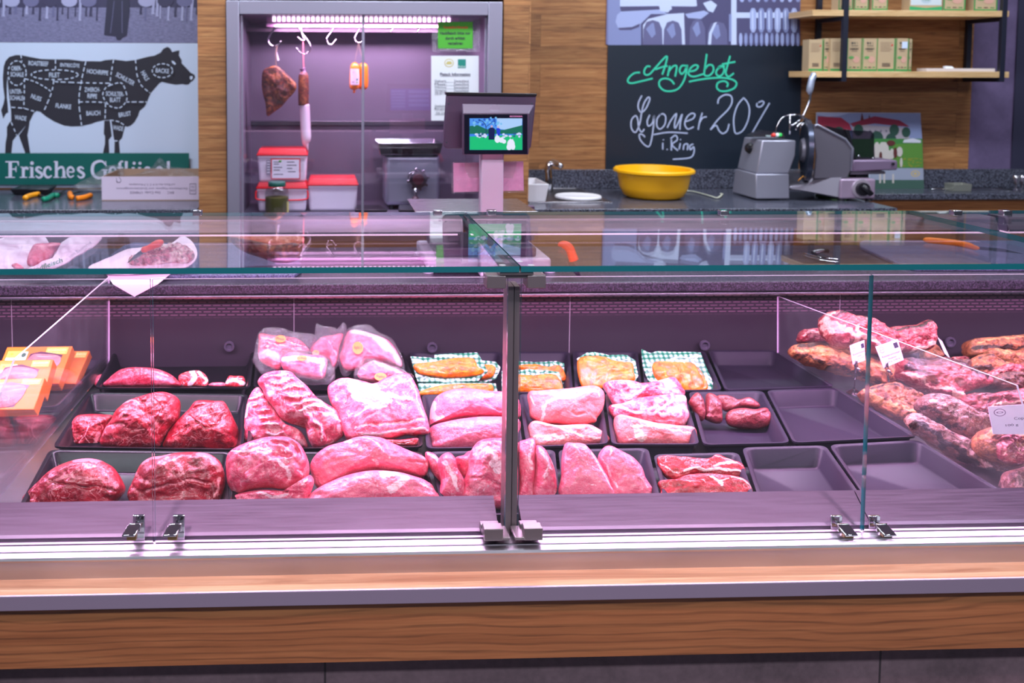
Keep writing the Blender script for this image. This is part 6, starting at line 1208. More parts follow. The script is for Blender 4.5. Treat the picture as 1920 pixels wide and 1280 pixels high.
gpack(K3, [(560,160),(600,148),(700,160),(738,205),(705,290),(620,325),(545,320)], [(590,190),(690,200),(680,270),(610,300),(560,290)], 2.30, 40, 'small part of an orange pack behind the top one, left of the post')
gpack(K3, [(38,120),(150,122),(225,132),(225,105),(560,85),(575,110),(640,235),(560,310),(350,325),(95,315),(60,210)], [(65,185),(200,165),(430,132),(530,142),(560,200),(610,235),(540,268),(300,285),(115,255)], 2.26, 42, 'top orange pack with chequered rim left of the post', st=[([(200,190),(400,200),(540,170)], 5, 0, -.002), ([(120,220),(300,250),(500,240)], 6, .9)])
gpack(K3, [(840,150),(1000,160),(1170,152),(1228,170),(1245,330),(1150,330),(860,250)], [(860,200),(1000,185),(1100,205),(1200,195),(1232,310),(1000,270)], 2.36, 42, 'rear chequered pack right beside the post')
gpack(K3, [(745,230),(870,225),(960,215),(1100,225),(1190,240),(1238,390),(880,405),(745,400)], [(790,275),(870,262),(1000,265),(1160,262),(1200,388),(880,398),(790,390)], 2.26, 40, 'front chequered pack right beside the post with two cutlets', st=[([(1000,265),(1005,330),(1000,395)], 5, 0, -.004)])
gpack(K4, [(465,125),(540,80),(600,75),(700,100),(830,100),(890,140),(908,250),(880,310),(700,350),(505,340)], [(470,140),(580,108),(650,115),(760,145),(860,160),(872,220),(868,295),(640,345),(508,335)], 2.26, 42, 'orange pack behind the stacked pork cuts', st=[([(500,170),(640,190),(760,170)], 5, 0, -.003), ([(540,240),(700,250),(840,220)], 6, 0, -.003), ([(560,290),(700,280)], 7, .6)])
gpack(K4, [(930,55),(1000,85),(1040,70),(1360,80),(1400,190),(1480,362),(1240,365),(1100,330),(985,300),(940,190)], [(1030,150),(1150,150),(1300,160),(1370,240),(1400,355),(1240,360),(1180,310),(1050,290),(1005,200)], 2.28, 42, 'rightmost chequered pack with four marinated strips', st=[([(1150,155),(1190,220),(1200,300)], 7, .0, -.006), ([(1230,160),(1290,240),(1310,340)], 7, .0, -.006), ([(1320,180),(1370,260),(1380,340)], 7, .0, -.006), ([(1080,180),(1100,260)], 12, .8), ([(1210,200),(1250,300)], 8, .9)])
# ============================================================ CURED HAMS AND SAUSAGES, RIGHT
HAMO = meatmat('ham_outside', (170, 92, 56), (104, 52, 38), (226, 150, 92), .4, 12, .5, .15, sss=.02, mott=8, noisefat=.5, bump=.8, crust=(96, 50, 40))
HAMD = meatmat('ham_dark', (96, 54, 50), (52, 28, 32), (176, 120, 96), .5, 16, .5, .15, sss=.02, mott=8, noisefat=.4, bump=.9, crust=(44, 26, 30))
HAMR = meatmat('ham_red', (152, 36, 54), (100, 20, 34), (240, 176, 158), .5, 12, .4, .2, mott=5, noisefat=.12, fibre=.35)
SALM = meatmat('salami_skin', (150, 84, 70), (92, 46, 42), (216, 172, 164), .9, 26, .5, .15, sss=.02, mott=9, noisefat=.55, bump=1.0, crust=(84, 44, 44))
GH = 'cured hams on the right'
def YR(py, px=1650): return atZ(px, py, ZT+.02).y
def ham(out, Y, a, tf, tb, mat, lab, cat='ham', st=(), **kw):
    kw.setdefault('q', .5); kw.setdefault('amp', .009); kw.setdefault('nsc', 42); kw.setdefault('jit', 3.5); kw.setdefault('fine', .0012)
    return meat(kw.pop('nm', 'cured_ham'), K5, out, Y, a, tf, tb, mat, lab, cat, st=st, **kw)
ham([(1187,340),(1215,310),(1320,300),(1450,290),(1560,282),(1620,300),(1620,400),(1450,395),(1330,392),(1250,410),(1195,405)], 2.40, 30, .04, .04, HAMO, 'brown smoked ham at the upper right edge of the display', st=[([(1230,345),(1330,320),(1500,300)], 12, .8), ([(1200,380),(1330,370),(1500,360)], 14, -1), ([(1420,350),(1540,340)], 16, .0)], amp=.007)
ham([(925,420),(940,350),(980,330),(1022,370),(1045,405),(1000,425)], 2.38, 30, .015, .03, HAMO, 'small light brown ham end behind the tag, top of the pile', N=48, RG=12)
ham([(1090,420),(1140,410),(1200,420),(1190,450),(1120,440)], 2.36, 30, .01, .02, HAMR, 'thin red and white ham slice behind the centre slab', N=40, RG=10, st=[([(1110,425),(1190,435)], 6, .9)])
ham([(178,290),(200,255),(300,248),(350,290),(370,325),(260,335),(185,320)], 2.33, 32, .025, .02, HAMR, 'small ham end with white fat, left of the big cut ham', st=[([(190,290),(240,275),(330,300)], 14, .9), ([(200,315),(330,325)], 12, .2)])
ham([(125,370),(160,345),(280,335),(420,350),(540,400),(640,410),(760,450),(790,510),(775,565),(690,582),(600,550),(480,515),(380,490),(250,455),(150,410)], 2.22, 38, .035, .03, HAMO, 'long smoked bacon slab with orange rind, left side of the ham pile', 'bacon', st=[([(150,385),(280,400),(420,440),(600,490),(760,530)], 24, .95, .002), ([(170,355),(300,350),(420,370),(560,420),(700,450)], 26, -1), ([(160,415),(400,490),(680,575)], 10, -.8)], nm='bacon_slab')
ham([(700,250),(800,235),(880,225),(930,200),(965,215),(985,260),(980,320),(960,370),(880,390),(800,400),(740,380),(720,320)], 2.26, 32, .045, .03, HAMR, 'cut ham with dark red side and white fat base, behind the second tag', st=[([(810,385),(900,370),(965,340)], 14, 1.0), ([(930,210),(975,230)], 12, .7), ([(720,262),(850,240),(920,215),(975,235)], 12, -1), ([(800,290),(880,310),(940,290)], 26, -.55)])
ham([(310,190),(340,155),(400,155),(480,175),(560,190),(640,220),(700,260),(780,310),(805,360),(760,395),(640,390),(520,355),(430,357),(350,302),(318,240)], 2.22, 34, .055, .03, HAMR, 'big cut ham with orange rind end on top of the bacon slab', st=[([(330,180),(420,172),(500,185),(600,200)], 16, -1), ([(330,250),(400,310),(470,345)], 12, -.7), ([(320,230),(370,270),(440,300),(480,330)], 26, .95), ([(470,260),(520,320),(640,370),(780,385)], 14, 1.0), ([(310,200),(350,160)], 16, .8), ([(560,220),(700,290)], 30, .1), ([(480,200),(470,300)], 6, .6, -.003)])
ham([(940,440),(1060,432),(1190,435),(1230,480),(1150,530),(1060,510),(960,480)], 2.24, 40, .02, .02, HAMD, 'flat dark smoked piece behind the centre slab', N=56, RG=14)
ham([(1190,490),(1210,430),(1300,400),(1420,450),(1500,480),(1515,535),(1400,530),(1290,545),(1200,515)], 2.24, 36, .03, .03, HAMO, 'rounded brown ham piece right of the centre slab', st=[([(1210,490),(1260,500),(1330,525)], 18, -1), ([(1240,430),(1330,430),(1420,480)], 10, -.8), ([(1420,470),(1480,520)], 16, .1)])
ham([(1300,400),(1340,370),(1450,380),(1620,400),(1620,500),(1500,490),(1420,450)], 2.32, 36, .025, .03, HAMO, 'light brown ham with a white cut, right of centre behind', st=[([(1350,385),(1400,400)], 14, 1.0), ([(1480,420),(1560,440)], 14, .6)])
ham([(540,630),(600,600),(740,575),(860,620),(920,650),(905,700),(920,755),(840,792),(740,765),(640,705),(560,660)], 2.06, 45, .022, .02, HAMO, 'flat pale smoked bacon slab under the second tag stand', 'bacon', st=[([(560,645),(660,690),(760,735),(880,760)], 16, 1.0, .002), ([(600,615),(740,590),(880,640)], 14, -.8), ([(800,680),(840,690)], 14, .0)], nm='bacon_slab')
ham([(770,470),(800,430),(920,440),(1060,430),(1180,480),(1290,530),(1325,580),(1250,605),(1150,645),(1140,692),(1050,665),(950,625),(850,575),(780,525)], 2.10, 36, .045, .03, HAMR, 'thick rectangular ham slab with brown top, centre of the pile', st=[([(820,450),(940,465),(1060,460),(1180,500),(1260,540)], 40, -1), ([(800,530),(900,580),(1030,630),(1130,680)], 15, .9), ([(1050,640),(1140,655)], 12, 1.0), ([(790,490),(860,530),(960,590)], 20, -.9)], q=.5)
ham([(1330,560),(1375,518),(1480,510),(1560,540),(1600,600),(1500,620),(1350,595)], 2.10, 34, .03, .03, HAMD, 'dark ham piece above the coppa tag', N=60)
ham([(1290,535),(1330,500),(1430,455),(1500,465),(1520,500),(1420,515),(1370,520),(1330,560)], 2.16, 34, .02, .02, HAMR, 'red ham piece with a pointed top between two brown ones', N=56)
ham([(1150,672),(1200,638),(1300,640),(1450,620),(1620,600),(1620,720),(1400,720),(1280,757),(1200,735)], 2.04, 36, .035, .03, HAMR, 'red ham slab with a white fat bottom, above the coppa tag', st=[([(1290,735),(1420,705),(1600,690)], 12, 1.0), ([(1290,650),(1420,640)], 8, .5), ([(1190,660),(1270,665),(1260,740)], 16, -.7), ([(1200,640),(1320,640),(1450,625)], 8, -1)])
ham([(830,772),(870,757),(950,800),(1080,870),(1200,930),(1320,1020),(1440,1090),(1510,1150),(1480,1187),(1380,1172),(1240,1082),(1100,1002),(950,902),(850,832)], 1.84, 40, .03, .025, SALM, 'long thin cured sausage along the front edge of the ham side', 'sausage', st=[([(1000,860),(1060,900)], 14, .6), ([(850,810),(1000,920),(1200,1060),(1400,1165)], 16, -1), ([(900,780),(1080,880)], 8, -.8), ([(1250,1010),(1400,1130)], 14, .5), ([(1420,1150),(1480,1165)], 16, .6)], nm='cured_sausage', amp=.007)
r = ham([(890,682),(930,647),(1020,652),(1120,692),(1220,752),(1300,782),(1340,822),(1305,862),(1240,892),(1190,917),(1130,902),(1060,832),(960,772),(900,722)], 1.90, 38, .045, .03, SALM, 'thick tied cured roll with a grey cut end, beside the long sausage', 'sausage', st=[([(930,690),(1000,720),(1120,800)], 12, .8, -.002), ([(900,720),(1000,790),(1120,880)], 14, -.8), ([(960,660),(1100,700),(1250,790)], 8, -.8), ([(1000,660),(980,740)], 4, .9, -.003), ([(1080,690),(1050,790)], 4, .9, -.003), ([(1160,740),(1120,850)], 4, .9, -.003)], nm='cured_roll', amp=.006)
m = MB(); ec = [K5([(1258+62*math.cos(a), 852+58*math.sin(a)-math.cos(a)*18)])[0] for a in [2*PI*i/24 for i in range(24)]]
p_ = atY(*K5([(1258, 852)])[0], 1.868*YS)
lump('cut_end', ec, p_, nrm(25, 20), .004, .004, meatmat('cut_grey_red', (150, 92, 100), (110, 60, 70), (206, 170, 172), .6, 30, .45, .2), r, (), .0015, 40, 24, 8)
o = bpy.data.objects['cut_end']
ham([(1240,900),(1280,852),(1360,842),(1450,872),(1560,900),(1600,1000),(1540,1065),(1480,1082),(1400,1052),(1300,1012),(1250,960)], 1.80, 36, .045, .03, HAMO, 'coppa ham with orange knobbly skin and dark red cut face below its tag', 'ham', st=[([(1260,900),(1300,870),(1340,880)], 24, .9), ([(1270,960),(1320,990)], 14, .6)], amp=.008)
cp_ = bpy.data.objects['cured_ham.%03d' % 0] if 'cured_ham.000' in bpy.data.objects else None
ham([(1365,960),(1380,900),(1420,880),(1500,885),(1560,930),(1570,1000),(1530,1050),(1470,1055),(1400,1030)], 1.765, 30, .012, .012, HAMR, 'dark red marbled coppa cut face at the front right', 'ham', st=[([(1460,890),(1480,940),(1560,960)], 8, .8), ([(1400,1000),(1440,940),(1420,900)], 5, .7), ([(1440,980),(1500,1010)], 5, .6)], nm='coppa_slice')
ham([(1420,1115),(1500,1082),(1600,1070),(1640,1150),(1600,1230),(1440,1220)], 1.70, 34, .03, .03, SALM, 'pale cured sausage end in the bottom right corner of the display', 'sausage', nm='cured_sausage')
# ---- price tags
TAGW = plain('tag_white', (232, 212, 232), .5)
def tagsign(q, Y, lab, stand=None, txt=None, depth=.0012, yw=0):
    Y = Y*YS; n = nrm(8, yw); c_ = atY(sum(p[0] for p in q)/4, sum(p[1] for p in q)/4, Y)
    r = empty('price_tag', tuple(c_), lab, 'price tag', 'white price tags')
    P = [atP(x, y, c_, n) for x, y in q]; MB().prism(P, tuple(-n*depth)).build('card', TAGW, r)
    if stand:
        (tx, ty), (bx_, by_) = stand; zf = ZT+.022; b = atZ(bx_, by_, zf); tpt = atY(tx, ty, Y-.004)
        MB().lathe([(.0, .0), (.019, .0), (.020, .003), (.012, .008), (.004, .012), (.003, .016)], (b.x, b.y, zf), seg=28).build('foot', CHROME, r, smooth='auto')
        MB().tube([Vector((b.x, b.y, zf+.012)), (tpt.x+.0, tpt.y, tpt.z-.012), tpt], .0022, 8).build('stem', CHROME, r, smooth=True)
        MB().tube([tpt+Vector((0, -.002, -.012)), tpt+Vector((0, -.002, .010))], [.0055, .001], 8).build('clip', CHROME, r, smooth=True)
        MB().tube([tpt+Vector((.002, -.002, -.014)), tpt+Vector((.010, -.002, -.026))], [.002, .006], 8).build('clip_wing', CHROME, r, smooth=True)
    if txt:
        u = ((P[1]-P[0])); v = ((P[3]-P[0])); f = lambda x, y, k: P[0]+u*x+v*y+n*k
        d = Draw(f, .00002, .0002); T = ink((60, 40, 80), .7)
        for s_, x, y, h_, w_ in txt['t']: d.text(s_, x, y, h_, T, w_)
        (ex, ey, er) = txt['e']; d.disc(ex, ey, er, ink((120, 90, 130), .7), er*1.25); d.disc(ex, ey, er*.86, TAGW, er*1.06); d.disc(ex, ey, er*.6, ink((120, 90, 130), .7), er*.3); d.disc(ex, ey, er*.36, TAGW, er*.2)
        if 'b' in txt: d.rect(*txt['b'], ink((40, 30, 60), .6))
        d.build('lettering', r)
    return r
k5 = lambda *p: K5(list(p))
tagsign(k5((490,345),(578,312),(584,432),(510,458)), 2.12, 'tilted white price tag on a chrome stand, left one behind the pane joint', (k5((527,440))[0], k5((517,632))[0]), {'t': [('Klosterschinken', .5, .52, .10, .8), ('mild', .5, .68, .07, .25), ('100 g  2,29 €', .5, .82, .08, .6)], 'e': (.2, .22, .11), 'b': (.72, .12, .92, .36)})
tagsign(k5((645,352),(778,306),(815,430),(695,480)), 2.08, 'white price tag on a chrome stand, between bacon slab and cut ham', (k5((710,452))[0], k5((738,660))[0]), {'t': [('Klosterschinken', .5, .52, .10, .8), ('Rinderteil', .5, .68, .07, .35), ('100 g  2,99 €', .5, .82, .08, .6)], 'e': (.2, .22, .11), 'b': (.74, .1, .92, .34)})
tagsign(k5((1017,293),(1045,318),(1095,425),(1060,392)), 2.30, 'price tag seen almost edge on at the top of the ham pile')
tagsign(k5((1320,712),(1650,690),(1670,878),(1352,876)), 1.74, 'large white price tag reading Coppa at the right edge', None, {'t': [('Coppa', .56, .50, .13, .27), ('100 g   5,29 €', .56, .72, .11, .62)], 'e': (.19, .23, .11)})
# ============================================================ ORANGE CHICKEN CARTONS, LEFT
ORC = plain('carton_orange', (232, 118, 16), .45); ORL = ink((178, 186, 70), .5); WL3 = ink((228, 220, 214), .5)
CHK = meatmat('chicken', (196, 124, 122), (172, 98, 104), (216, 158, 150), .2, 14, .35, .4)
def carton(TL, TR, BR_, BL, Yt, th, lab, win=None, a=50):
    (tl, tr, br, bl) = K1([TL, TR, BR_, BL]); n = nrm(a, 0); c = atY(tr[0], tr[1], Yt*YS); r = empty('chicken_carton', tuple(atP(br[0], br[1], c, n)), lab, 'carton', 'orange poultry cartons')
    P = [atP(*q, c, n) for q in (tl, tr, br, bl)]; bw = Vector((0.0, 1, -.35)).normalized()*th
    lip = -n*th; m = MB(); m.prism(P, tuple(lip)); m.build('box', ORC, r, bevel=.002)
    u, v = P[1]-P[0], P[3]-P[0]; f = lambda x, y, k: P[0]+u*x+v*y+n*k
    d = Draw(f, .00004, .0003)
    d.rect(.62, .03, .95, .22, ORL); d.text('BIO-HÄHNCHEN', .785, .10, .07, ink((226, 226, 150), .5), .28, 0, .02); d.text('Frisch vom Bauernhof', .785, .17, .035, ink((226, 226, 150), .5), .26)
    d.rect(.05, .12, .34, .36, ORL); d.rect(.05, .30, .34, .38, WL3); d.rect(.25, .14, .36, .36, WL3); d.disc(.305, .23, .035, ink((40, 90, 60)), .06); d.disc(.12, .2, .025, ink((226, 190, 40)), .03)
    if win:
        d.poly(win, ink((84, 50, 66), .3)); w_ = np.array(win); c2 = w_.mean(0)
        wm = [(c2[0]+(x-c2[0])*.90, c2[1]+(y-c2[1])*.82+.03) for x, y in win]; 
        d.build('print', r); dd = MB(); pts = spline(wm, 5, True); cc = f(c2[0], c2[1]+.04, .012); vs = [f(x, y, .0012) for x, y in pts]; mid = [f(c2[0]+(x-c2[0])*.6, c2[1]+(y-c2[1])*.6+.02, .007) for x, y in pts]; nn = len(vs)
        dd.add(vs+mid+[f(c2[0], c2[1]+.03, .009)], [(i, (i+1) % nn, nn+(i+1) % nn, nn+i) for i in range(nn)]+[(nn+i, nn+(i+1) % nn, 2*nn) for i in range(nn)]); o = dd.build('chicken_window', CHK, r, smooth=True)
        at = o.data.attributes.new('fat', 'FLOAT', 'POINT'); 
    else: d.build('print', r)
    return r
W_ = [(.42, .26), (.58, .12), (.88, .22), (.84, .80), (.34, .84)]
carton((400,142),(634,140),(532,372),(300,374), 2.40, .035, 'small orange carton at the back right of the pile', None, 48)
carton((50,114),(513,107),(415,372),(-60,380), 2.34, .04, 'orange chicken carton with window, rearmost of the stack of three', [(.40,.20),(.55,.14),(.90,.24),(.86,.60),(.36,.60)], 48)
carton((0,208),(378,200),(310,450),(-90,450), 2.22, .04, 'orange chicken carton with window, middle one of the stack', [(.14,.22),(.44,.14),(.80,.30),(.74,.62),(.08,.60)], 46)
carton((-80,342),(318,330),(240,556),(-180,560), 2.12, .04, 'orange chicken carton in front of the stack, cut by the left edge', [(.1,.20),(.42,.12),(.78,.24),(.66,.94),(.0,.94)], 45)
# ============================================================ THINGS ON THE SERVING WORKTOP
def onW(px, py, dz=0.0): return atZ(px, py, ZW+dz)
# scale
sc_ = empty('shop_scale', tuple(onW(915, 512)), 'counter scale with lit customer screen, dark operator screen and pale column', 'scale')
SCW, SCV = plain('scale_pale', (200, 182, 206), .42), plain('scale_violet', (84, 66, 92), .42)
Yc = onW(921, 519).y; a, b = XatY(901, Yc, 450), XatY(943, Yc, 450)
MB().box(a, b, Yc, Yc+.04, ZW+.001, atY(921, 286, Yc).z).build('column', SCW, sc_, bevel=.004)
x0, x1 = XatY(800, Yc+.04, 500), XatY(1034, Yc+.04, 500)
MB().box(x0, x1, Yc+.041, Yc+.33, ZW+.012, ZW+.045).build('base', SCW, sc_, bevel=.008)
MB().box(x0+.03, x1-.04, Yc+.06, Yc+.31, ZW+.0455, ZW+.075).build('load_cell_cover', SCV, sc_, bevel=.006)
for px in (803, 1031):
    p = atY(px, 516, Yc+.055); MB().lathe([(.016, 0), (.016, .008), (.012, .012)], (p.x, Yc+.06, ZW+.0003), seg=20).build('foot', SCW, sc_, smooth='auto')
    MB().lathe([(.016, 0), (.016, .008), (.012, .012)], (p.x, Yc+.30, ZW+.0003), seg=20).build('foot', SCW, sc_, smooth='auto')
zp = atY(905, 396, Yc+.05).z
for px in (850, 990): p = XatY(px, Yc+.18, 420); MB().box(p-.015, p+.015, Yc+.16, Yc+.19, ZW+.0755, zp-.004).build('platter_post', SCV, sc_)
MB().box(XatY(779, Yc+.045, 396), XatY(1008, Yc+.045, 396), Yc+.045, Yc+.31, zp-.004, zp).build('platter', STEEL, sc_, bevel=.002)
# operator display (screen faces the staff)
Yo = Yc+.075
q = [(838,173.5),(1006,176.5),(1004,200),(996,276),(990,281),(838,279),(832,274),(833,240)]
slab('operator_housing', q, Yo, .022, SCV, sc_, .004)
slab('housing_lid', [(836,172.5),(1007,175.5),(1006,181),(837,178.5)], Yo-.006, .03, BLACKP, sc_, .002)
for x, y in ((841, 194), (997, 194), (837, 267)): p = atY(x, y, Yo-.0005); MB().lathe([(.0028, .001), (.0024, -.001), (0, -.0012)], tuple(p), (0, 1, 0), 10).build('screw', CHROME, sc_, smooth='auto')
op = slab('operator_screen', bxp(846, 190, 990, 268), Yo+.0225, .0008, emis('operator_blue', (40, 60, 220), 1.1), sc_)
d = Draw(lambda x, y, k: atY(x, y, Yo+.0235)+Vector((0, k, 0))); OB = emis('operator_pale', (120, 150, 255), 1.4)
for i in range(6): d.rect(850, 196+i*11, 900, 203+i*11, OB)
for i in range(4): d.rect(912, 196+i*16, 984, 206+i*16, OB)
d.build('screen_fields', op)
# customer display
Yd = Yc-.035
m = MB(); f = [atY(x, y, Yd) for x, y in ((867,290),(991,290),(992,212),(868,212))]; bk = [atY(x, y, Yc+.03) for x, y in ((866,284),(990,284),(1002,196),(866,194))]
m.hexa([f[0], f[1], bk[1], bk[0], f[3], f[2], bk[2], bk[3]]); m.build('customer_housing', SCV, sc_, bevel=.003)
slab('screen_bezel', bxp(870.5, 214, 989, 288.5), Yd-.0015, .0012, plain('bezel_black', (14, 14, 34), .15), sc_, .0003)
t = NT('screen_picture'); t.set(Base_Color=(0, 0, 0), Roughness=.1); MATS['scr'] = t.mat
EM = lambda c, s=1.0: MATS.get('em_%d_%d_%d' % c) or emis('em_%d_%d_%d' % c, c, s)
pic = slab('customer_screen', bxp(880.5, 222, 979.5, 281), Yd-.0022, .0006, EM((60, 130, 235)), sc_)
zq = lambda pts: [(420+x/3.048, y/3.048) for x, y in pts]
d = Draw(planeY(Yd-.0022), .00002, .00005)
d.poly(zq([(1404,780),(1705,770),(1705,856),(1404,856)]), EM((20, 190, 120))); d.poly(zq([(1404,676),(1705,676),(1705,740),(1600,748),(1404,748)]), EM((80, 150, 240))); d.poly(zq([(1560,676),(1705,676),(1700,735),(1620,742),(1560,735)]), EM((170, 205, 250)))
d.poly(zq([(1404,720),(1450,715),(1500,738),(1600,742),(1705,715),(1705,765),(1404,765)]), EM((20, 110, 90)))
for x, y, r_ in ((1490,700,34),(1530,690,30),(1440,700,26),(1560,705,24)): 
    for k in range(9): d.disc(*zq([(x+rnd.uniform(-r_, r_), y+rnd.uniform(-18, 18))])[0], rnd.uniform(1.2, 2.6), EM((40, 90, 190)) if k % 2 else EM((120, 190, 240)))
d.stroke(zq([(1497,760),(1496,720),(1480,695),(1455,685)]), 1.3, EM((20, 50, 110))); d.stroke(zq([(1497,725),(1530,700)]), 1.0, EM((20, 50, 110)))
for i in range(26): d.disc(*zq([(rnd.uniform(1408, 1500) if i < 14 else rnd.uniform(1590, 1700), rnd.uniform(762, 785))])[0], rnd.uniform(2, 3.4), EM((205, 215, 255)) if i % 3 else EM((40, 90, 130)), 2)
d.poly(zq([(1512,735),(1530,725),(1548,735),(1546,798),(1512,798)]), EM((10, 24, 84))); d.disc(*zq([(1530, 722)])[0], 2.2, EM((200, 170, 200))); d.poly(zq([(1556,735),(1566,728),(1580,738),(1576,775),(1560,775)]), EM((30, 60, 210))); d.disc(*zq([(1567, 726)])[0], 1.8, EM((200, 170, 200)))
for x, y, a, b in ((1562,795,5,7),(1585,800,5,5),(1600,808,4,4),(1640,822,7,9),(1630,840,5,6),(1652,838,4,6)): d.disc(*zq([(x, y)])[0], a, EM((230, 235, 255)), b)
for x, y in ((1636,800),(1650,803),(1560,775)): d.poly(zq([(x-4, y),(x, y-12),(x+4, y)]), EM((230, 235, 255)))
d.build('picture', pic)
d = Draw(planeY(Yd-.0016), .00002, .0001); d.text('BIZERBA', 968, 218, 2.6, ink((220, 150, 200)), 24, 0, .03); d.build('lettering', sc_)
p = atY(928, 202.5, Yc-.01); m = MB(); m.lathe([(.0145, 0), (.014, -.001), (0, -.0012)], tuple(p+Vector((0, .0015, -.003))), (0, .86, -.5), 24); m.build('badge', plain('badge_silver', (170, 160, 180), .35, .5), sc_, smooth='auto')
pc = slab('acrylic_holder', [(848,304),(981,302),(983.5,361),(847,362.5)], Yc+.044, .002, FILM, sc_)
m = slab('pink_card', [(850,305.5),(981,302.5),(982,357),(850.5,360)], Yc+.0465, .0008, plain('card_pink', (238, 176, 206), .6), sc_)
d = Draw(planeY(Yc+.0463)); d.poly([(871,305),(979 - 10,303),(967,318),(962,334),(880,333),(872,318)], ink((188, 146, 166), .6)); d.build('card_print', m)
# paper with meat at the far left
PAP = plain('butcher_paper', (236, 208, 226), .6)
GT = ink((60, 120, 90), .8)
def sheet_lump(name, out, Y, a, lab, cat, mat, amp=.012, tf=.006, nsc=14, st=()):
    meat(name, lambda p: p, out, Y, a, tf, .002, mat, lab, cat, amp=amp, nsc=nsc, N=64, RG=16, q=.2, zt=ZW+.0015, jit=1, st=st)
sheet_lump('paper_wrap', [(-60,470),(-10,452),(20,443),(60,440),(84,445),(96,462),(112,472),(100,490),(70,500),(40,508),(-60,518)], 2.60, 50, 'crumpled white butcher paper holding pink meat at the far left of the worktop', 'paper', PAP)
sheet_lump('paper_flap', [(40,512),(88,498),(112,462),(130,447),(160,442),(188,444),(190,450),(170,466),(140,482),(115,498),(85,509)], 2.53, 50, 'folded flap of printed butcher paper in front of the pink meat, far left', 'paper', PAP)
n_ = nrm(50); c_ = atY(125, 480, 2.415); d = Draw(lambda x, y, k: atP(x, y, c_, n_)+n_*(k+.0))
d.text('Rindfleisch', 86, 498, 9, GT, 66, -.35, .02, .2); d.text('vom Bauernhof', 150, 468, 7, ink((150, 130, 150), .8), 50, -.6); o = d.mb.build('paper_print', d.mats); tag(o, 'green printed word on the folded butcher paper at the far left', 'print')
o.parent = bpy.data.objects['paper_flap']; o.location = o.location-o.parent.location
for k in ('label', 'category'): del o[k]
meat('raw_cutlet', lambda p: p, [(52,487),(58,470),(66,460),(90,457),(114,457),(116,462),(104,470),(98,482),(84,494),(66,500),(52,497)], 2.56, 45, .02, .012, PORKP, 'pink raw meat pieces in the butcher paper at the far left', zt=ZW+.012, N=56, RG=14)
meat('raw_scrap', lambda p: p, [(22,498),(30,494),(40,498),(44,503),(30,505)], 2.50, 45, .008, .006, PORK, 'tiny pink meat scrap left of the cutlets on the paper', zt=ZW+.008, N=30, RG=8)
# cutting board with trimmings
BLB = granite('board_violet', (86, 82, 116), (112, 108, 142), .5)
def flatpoly(name, pts, th, mat, lab, cat, dz=0.0, bevel=.003):
    o = MB().prism([onW(x, y, dz+.0004) for x, y in pts], (0, 0, th)).build(name, mat, bevel=bevel); tag(o, lab, cat); return o
flatpoly('cutting_board', [(196,512),(186,500),(232,466),(250,461),(540,461),(556,468),(566,512),(552,522),(210,524)], .012, BLB, 'violet blue cutting board with rounded corners, left half of the worktop', 'cutting board')
sheet_lump('paper_sheet', [(165,505),(200,485),(240,470),(290,462),(330,455),(340,443),(350,446),(366,462),(370,480),(360,495),(335,505),(280,512),(210,514)], 2.56, 62, 'flat butcher paper with meat trimmings on the violet blue board', 'paper', PAP, .005)
TRIM = meatmat('trimmings', (222, 130, 150), (70, 34, 44), (250, 226, 220), .3, 20, .35, .3, mott=14, noisefat=.8)
meat('meat_trimmings', lambda p: p, [(242,486),(262,476),(282,472),(300,464),(330,458),(350,462),(364,474),(362,486),(345,494),(320,492),(290,498),(262,500),(244,496)], 2.54, 50, .022, .006, TRIM, 'heap of red, white and dark meat trimmings on paper under the orange knife', 'meat', zt=ZW+.02, amp=.012, nsc=60, jit=4, st=[([(350,465),(362,480),(350,490)], 6, .1)])
def knife(hp, bp_, rad, col, Yk, lab, ylow=None):
    Yk = Yk*YS
    r = empty('knife', tuple(atY(hp[0][0], hp[0][1], Yk)), lab, 'knife'); S = spline([(*p, q) for p, q in zip(hp, rad)], 4)
    MB().tube([atY(p[0], p[1], Yk) for p in S], [p[2] for p in S], 12, flat=.8).build('handle', col, r, smooth=True)
    MB().prism([atY(x, y, Yk) for x, y in bp_], (0, .0015, 0)).build('blade', CHROME, r); return r
RO, OO = plain('knife_red_orange', (240, 70, 30), .4), plain('knife_orange', (246, 130, 20), .4)
knife([(306,453),(300,455),(290,459),(278,465),(270,468),(266,471)], [(268,466),(273,472),(262,480),(243,491),(238,493),(252,478)], [.006, .013, .013, .010, .011, .006], RO, 2.50, 'knife with red orange handle lying on the trimmings')
knife([(1050,462),(1052,459),(1060,459),(1068,466),(1072,476),(1076,488)], [(1062,488),(1073,489),(1084,505),(1090,519),(1084,520),(1068,502)], [.006, .010, .012, .013, .013, .014], RO, 2.44, 'knife with curved red orange handle standing right of the scale')
bpy.data.objects['knife.001']['category'] = 'knife'
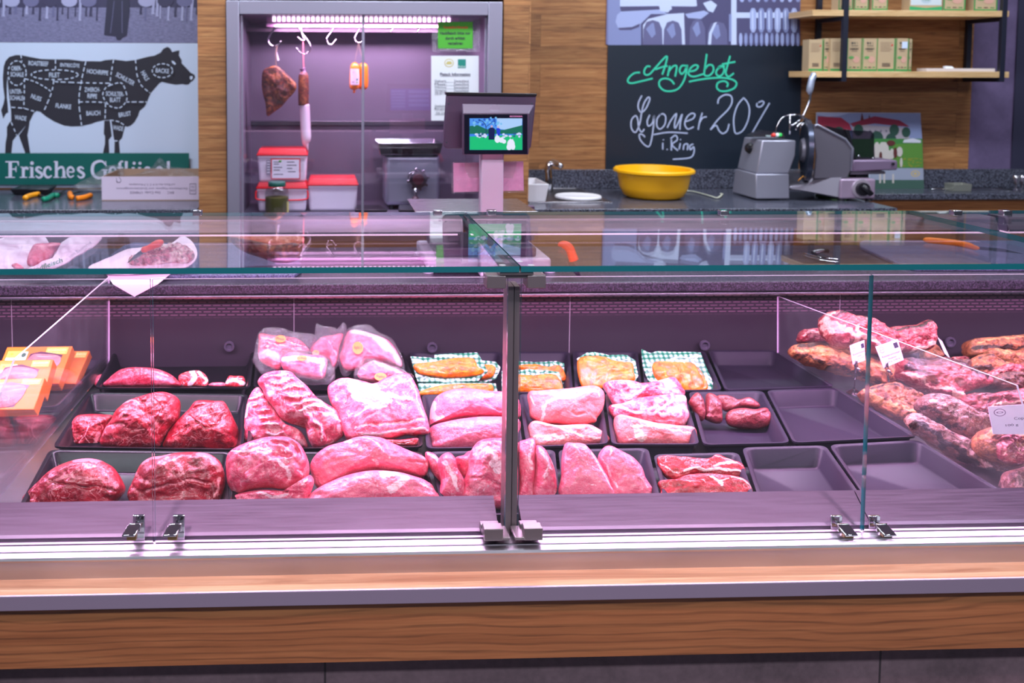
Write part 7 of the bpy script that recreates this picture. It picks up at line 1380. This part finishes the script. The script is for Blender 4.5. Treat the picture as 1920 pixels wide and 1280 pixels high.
# white paper corner hanging over the worktop edge
e0 = atZ(226, 536, ZW+.0008); m = MB(); y_e = 2.3665
A = atZ(199, 513, ZW+.016); B = atZ(320, 513, ZW+.016); Cc = atY(212, 529, y_e); Dd = atY(296, 529, y_e); Ee = atY(252, 556, y_e)
C2 = Vector((Cc.x, y_e, ZW+.003)); D2 = Vector((Dd.x, y_e, ZW+.003))
m.add([A, B, D2, C2, Ee], [(0, 1, 2, 3), (3, 2, 4)]); o = m.build('paper_corner', PAP); tag(o, 'white paper corner hanging down over the worktop edge, left', 'paper'); sm = o.modifiers.new('s', 'SOLIDIFY'); sm.thickness = .0006
# smoked ham on the board
SM2 = meatmat('ham_cut_top', (206, 110, 80), (180, 84, 60), (244, 190, 150), .3, 14, .4, .3)
r = empty('smoked_ham', tuple(onW(500, 480)), 'smoked ham piece with orange top and dark crusty side on the violet board', 'ham')
meat('crust', lambda p: p, [(432,446),(470,452),(520,462),(560,458),(568,470),(562,484),(540,492),(515,490),(490,482),(455,470),(438,458)], 2.60, 25, .04, .04, SMOKED, None, parent=r, zt=ZW+.014, amp=.008)
meat('cut_top', lambda p: p, [(432,444),(460,440),(500,438),(545,440),(570,447),(560,458),(520,462),(470,455)], 2.62, 60, .012, .01, SM2, None, parent=r, zt=ZW+.02)
# right: board, orange knife, steel tongs
flatpoly('cutting_board', [(1683,500),(1716,508),(2050,509),(2060,462),(2040,457),(1620,456),(1611,460),(1613,468)], .012, BLB, 'violet cutting board at the right end of the worktop', 'cutting board')
knife([(1733,450),(1740,450),(1760,452),(1790,455),(1815,460),(1826,464),(1834,465)], [(1832,462),(1880,466),(1920,476),(1880,472),(1834,468)], [.006, .011, .012, .012, .012, .010, .006], OO, 2.62, 'knife with long straight orange handle on the right cutting board')
r = empty('steel_tongs', tuple(onW(1540, 482)), 'shiny steel tongs lying left of the right cutting board', 'tongs')
for k in (0, 1): MB().tube([onW(x, y+k*5, .012+.008*k) for x, y in spline([(1509,474),(1525,479),(1550,484),(1572,486)], 5)], .006, 8, flat=.5).build('arm', CHROME, r, smooth=True)
MB().tube([onW(1527, 474, .03), onW(1537, 469, .035), onW(1552, 470, .034)], .012, 10, flat=.6).build('hinge', STEELD, r, smooth=True)
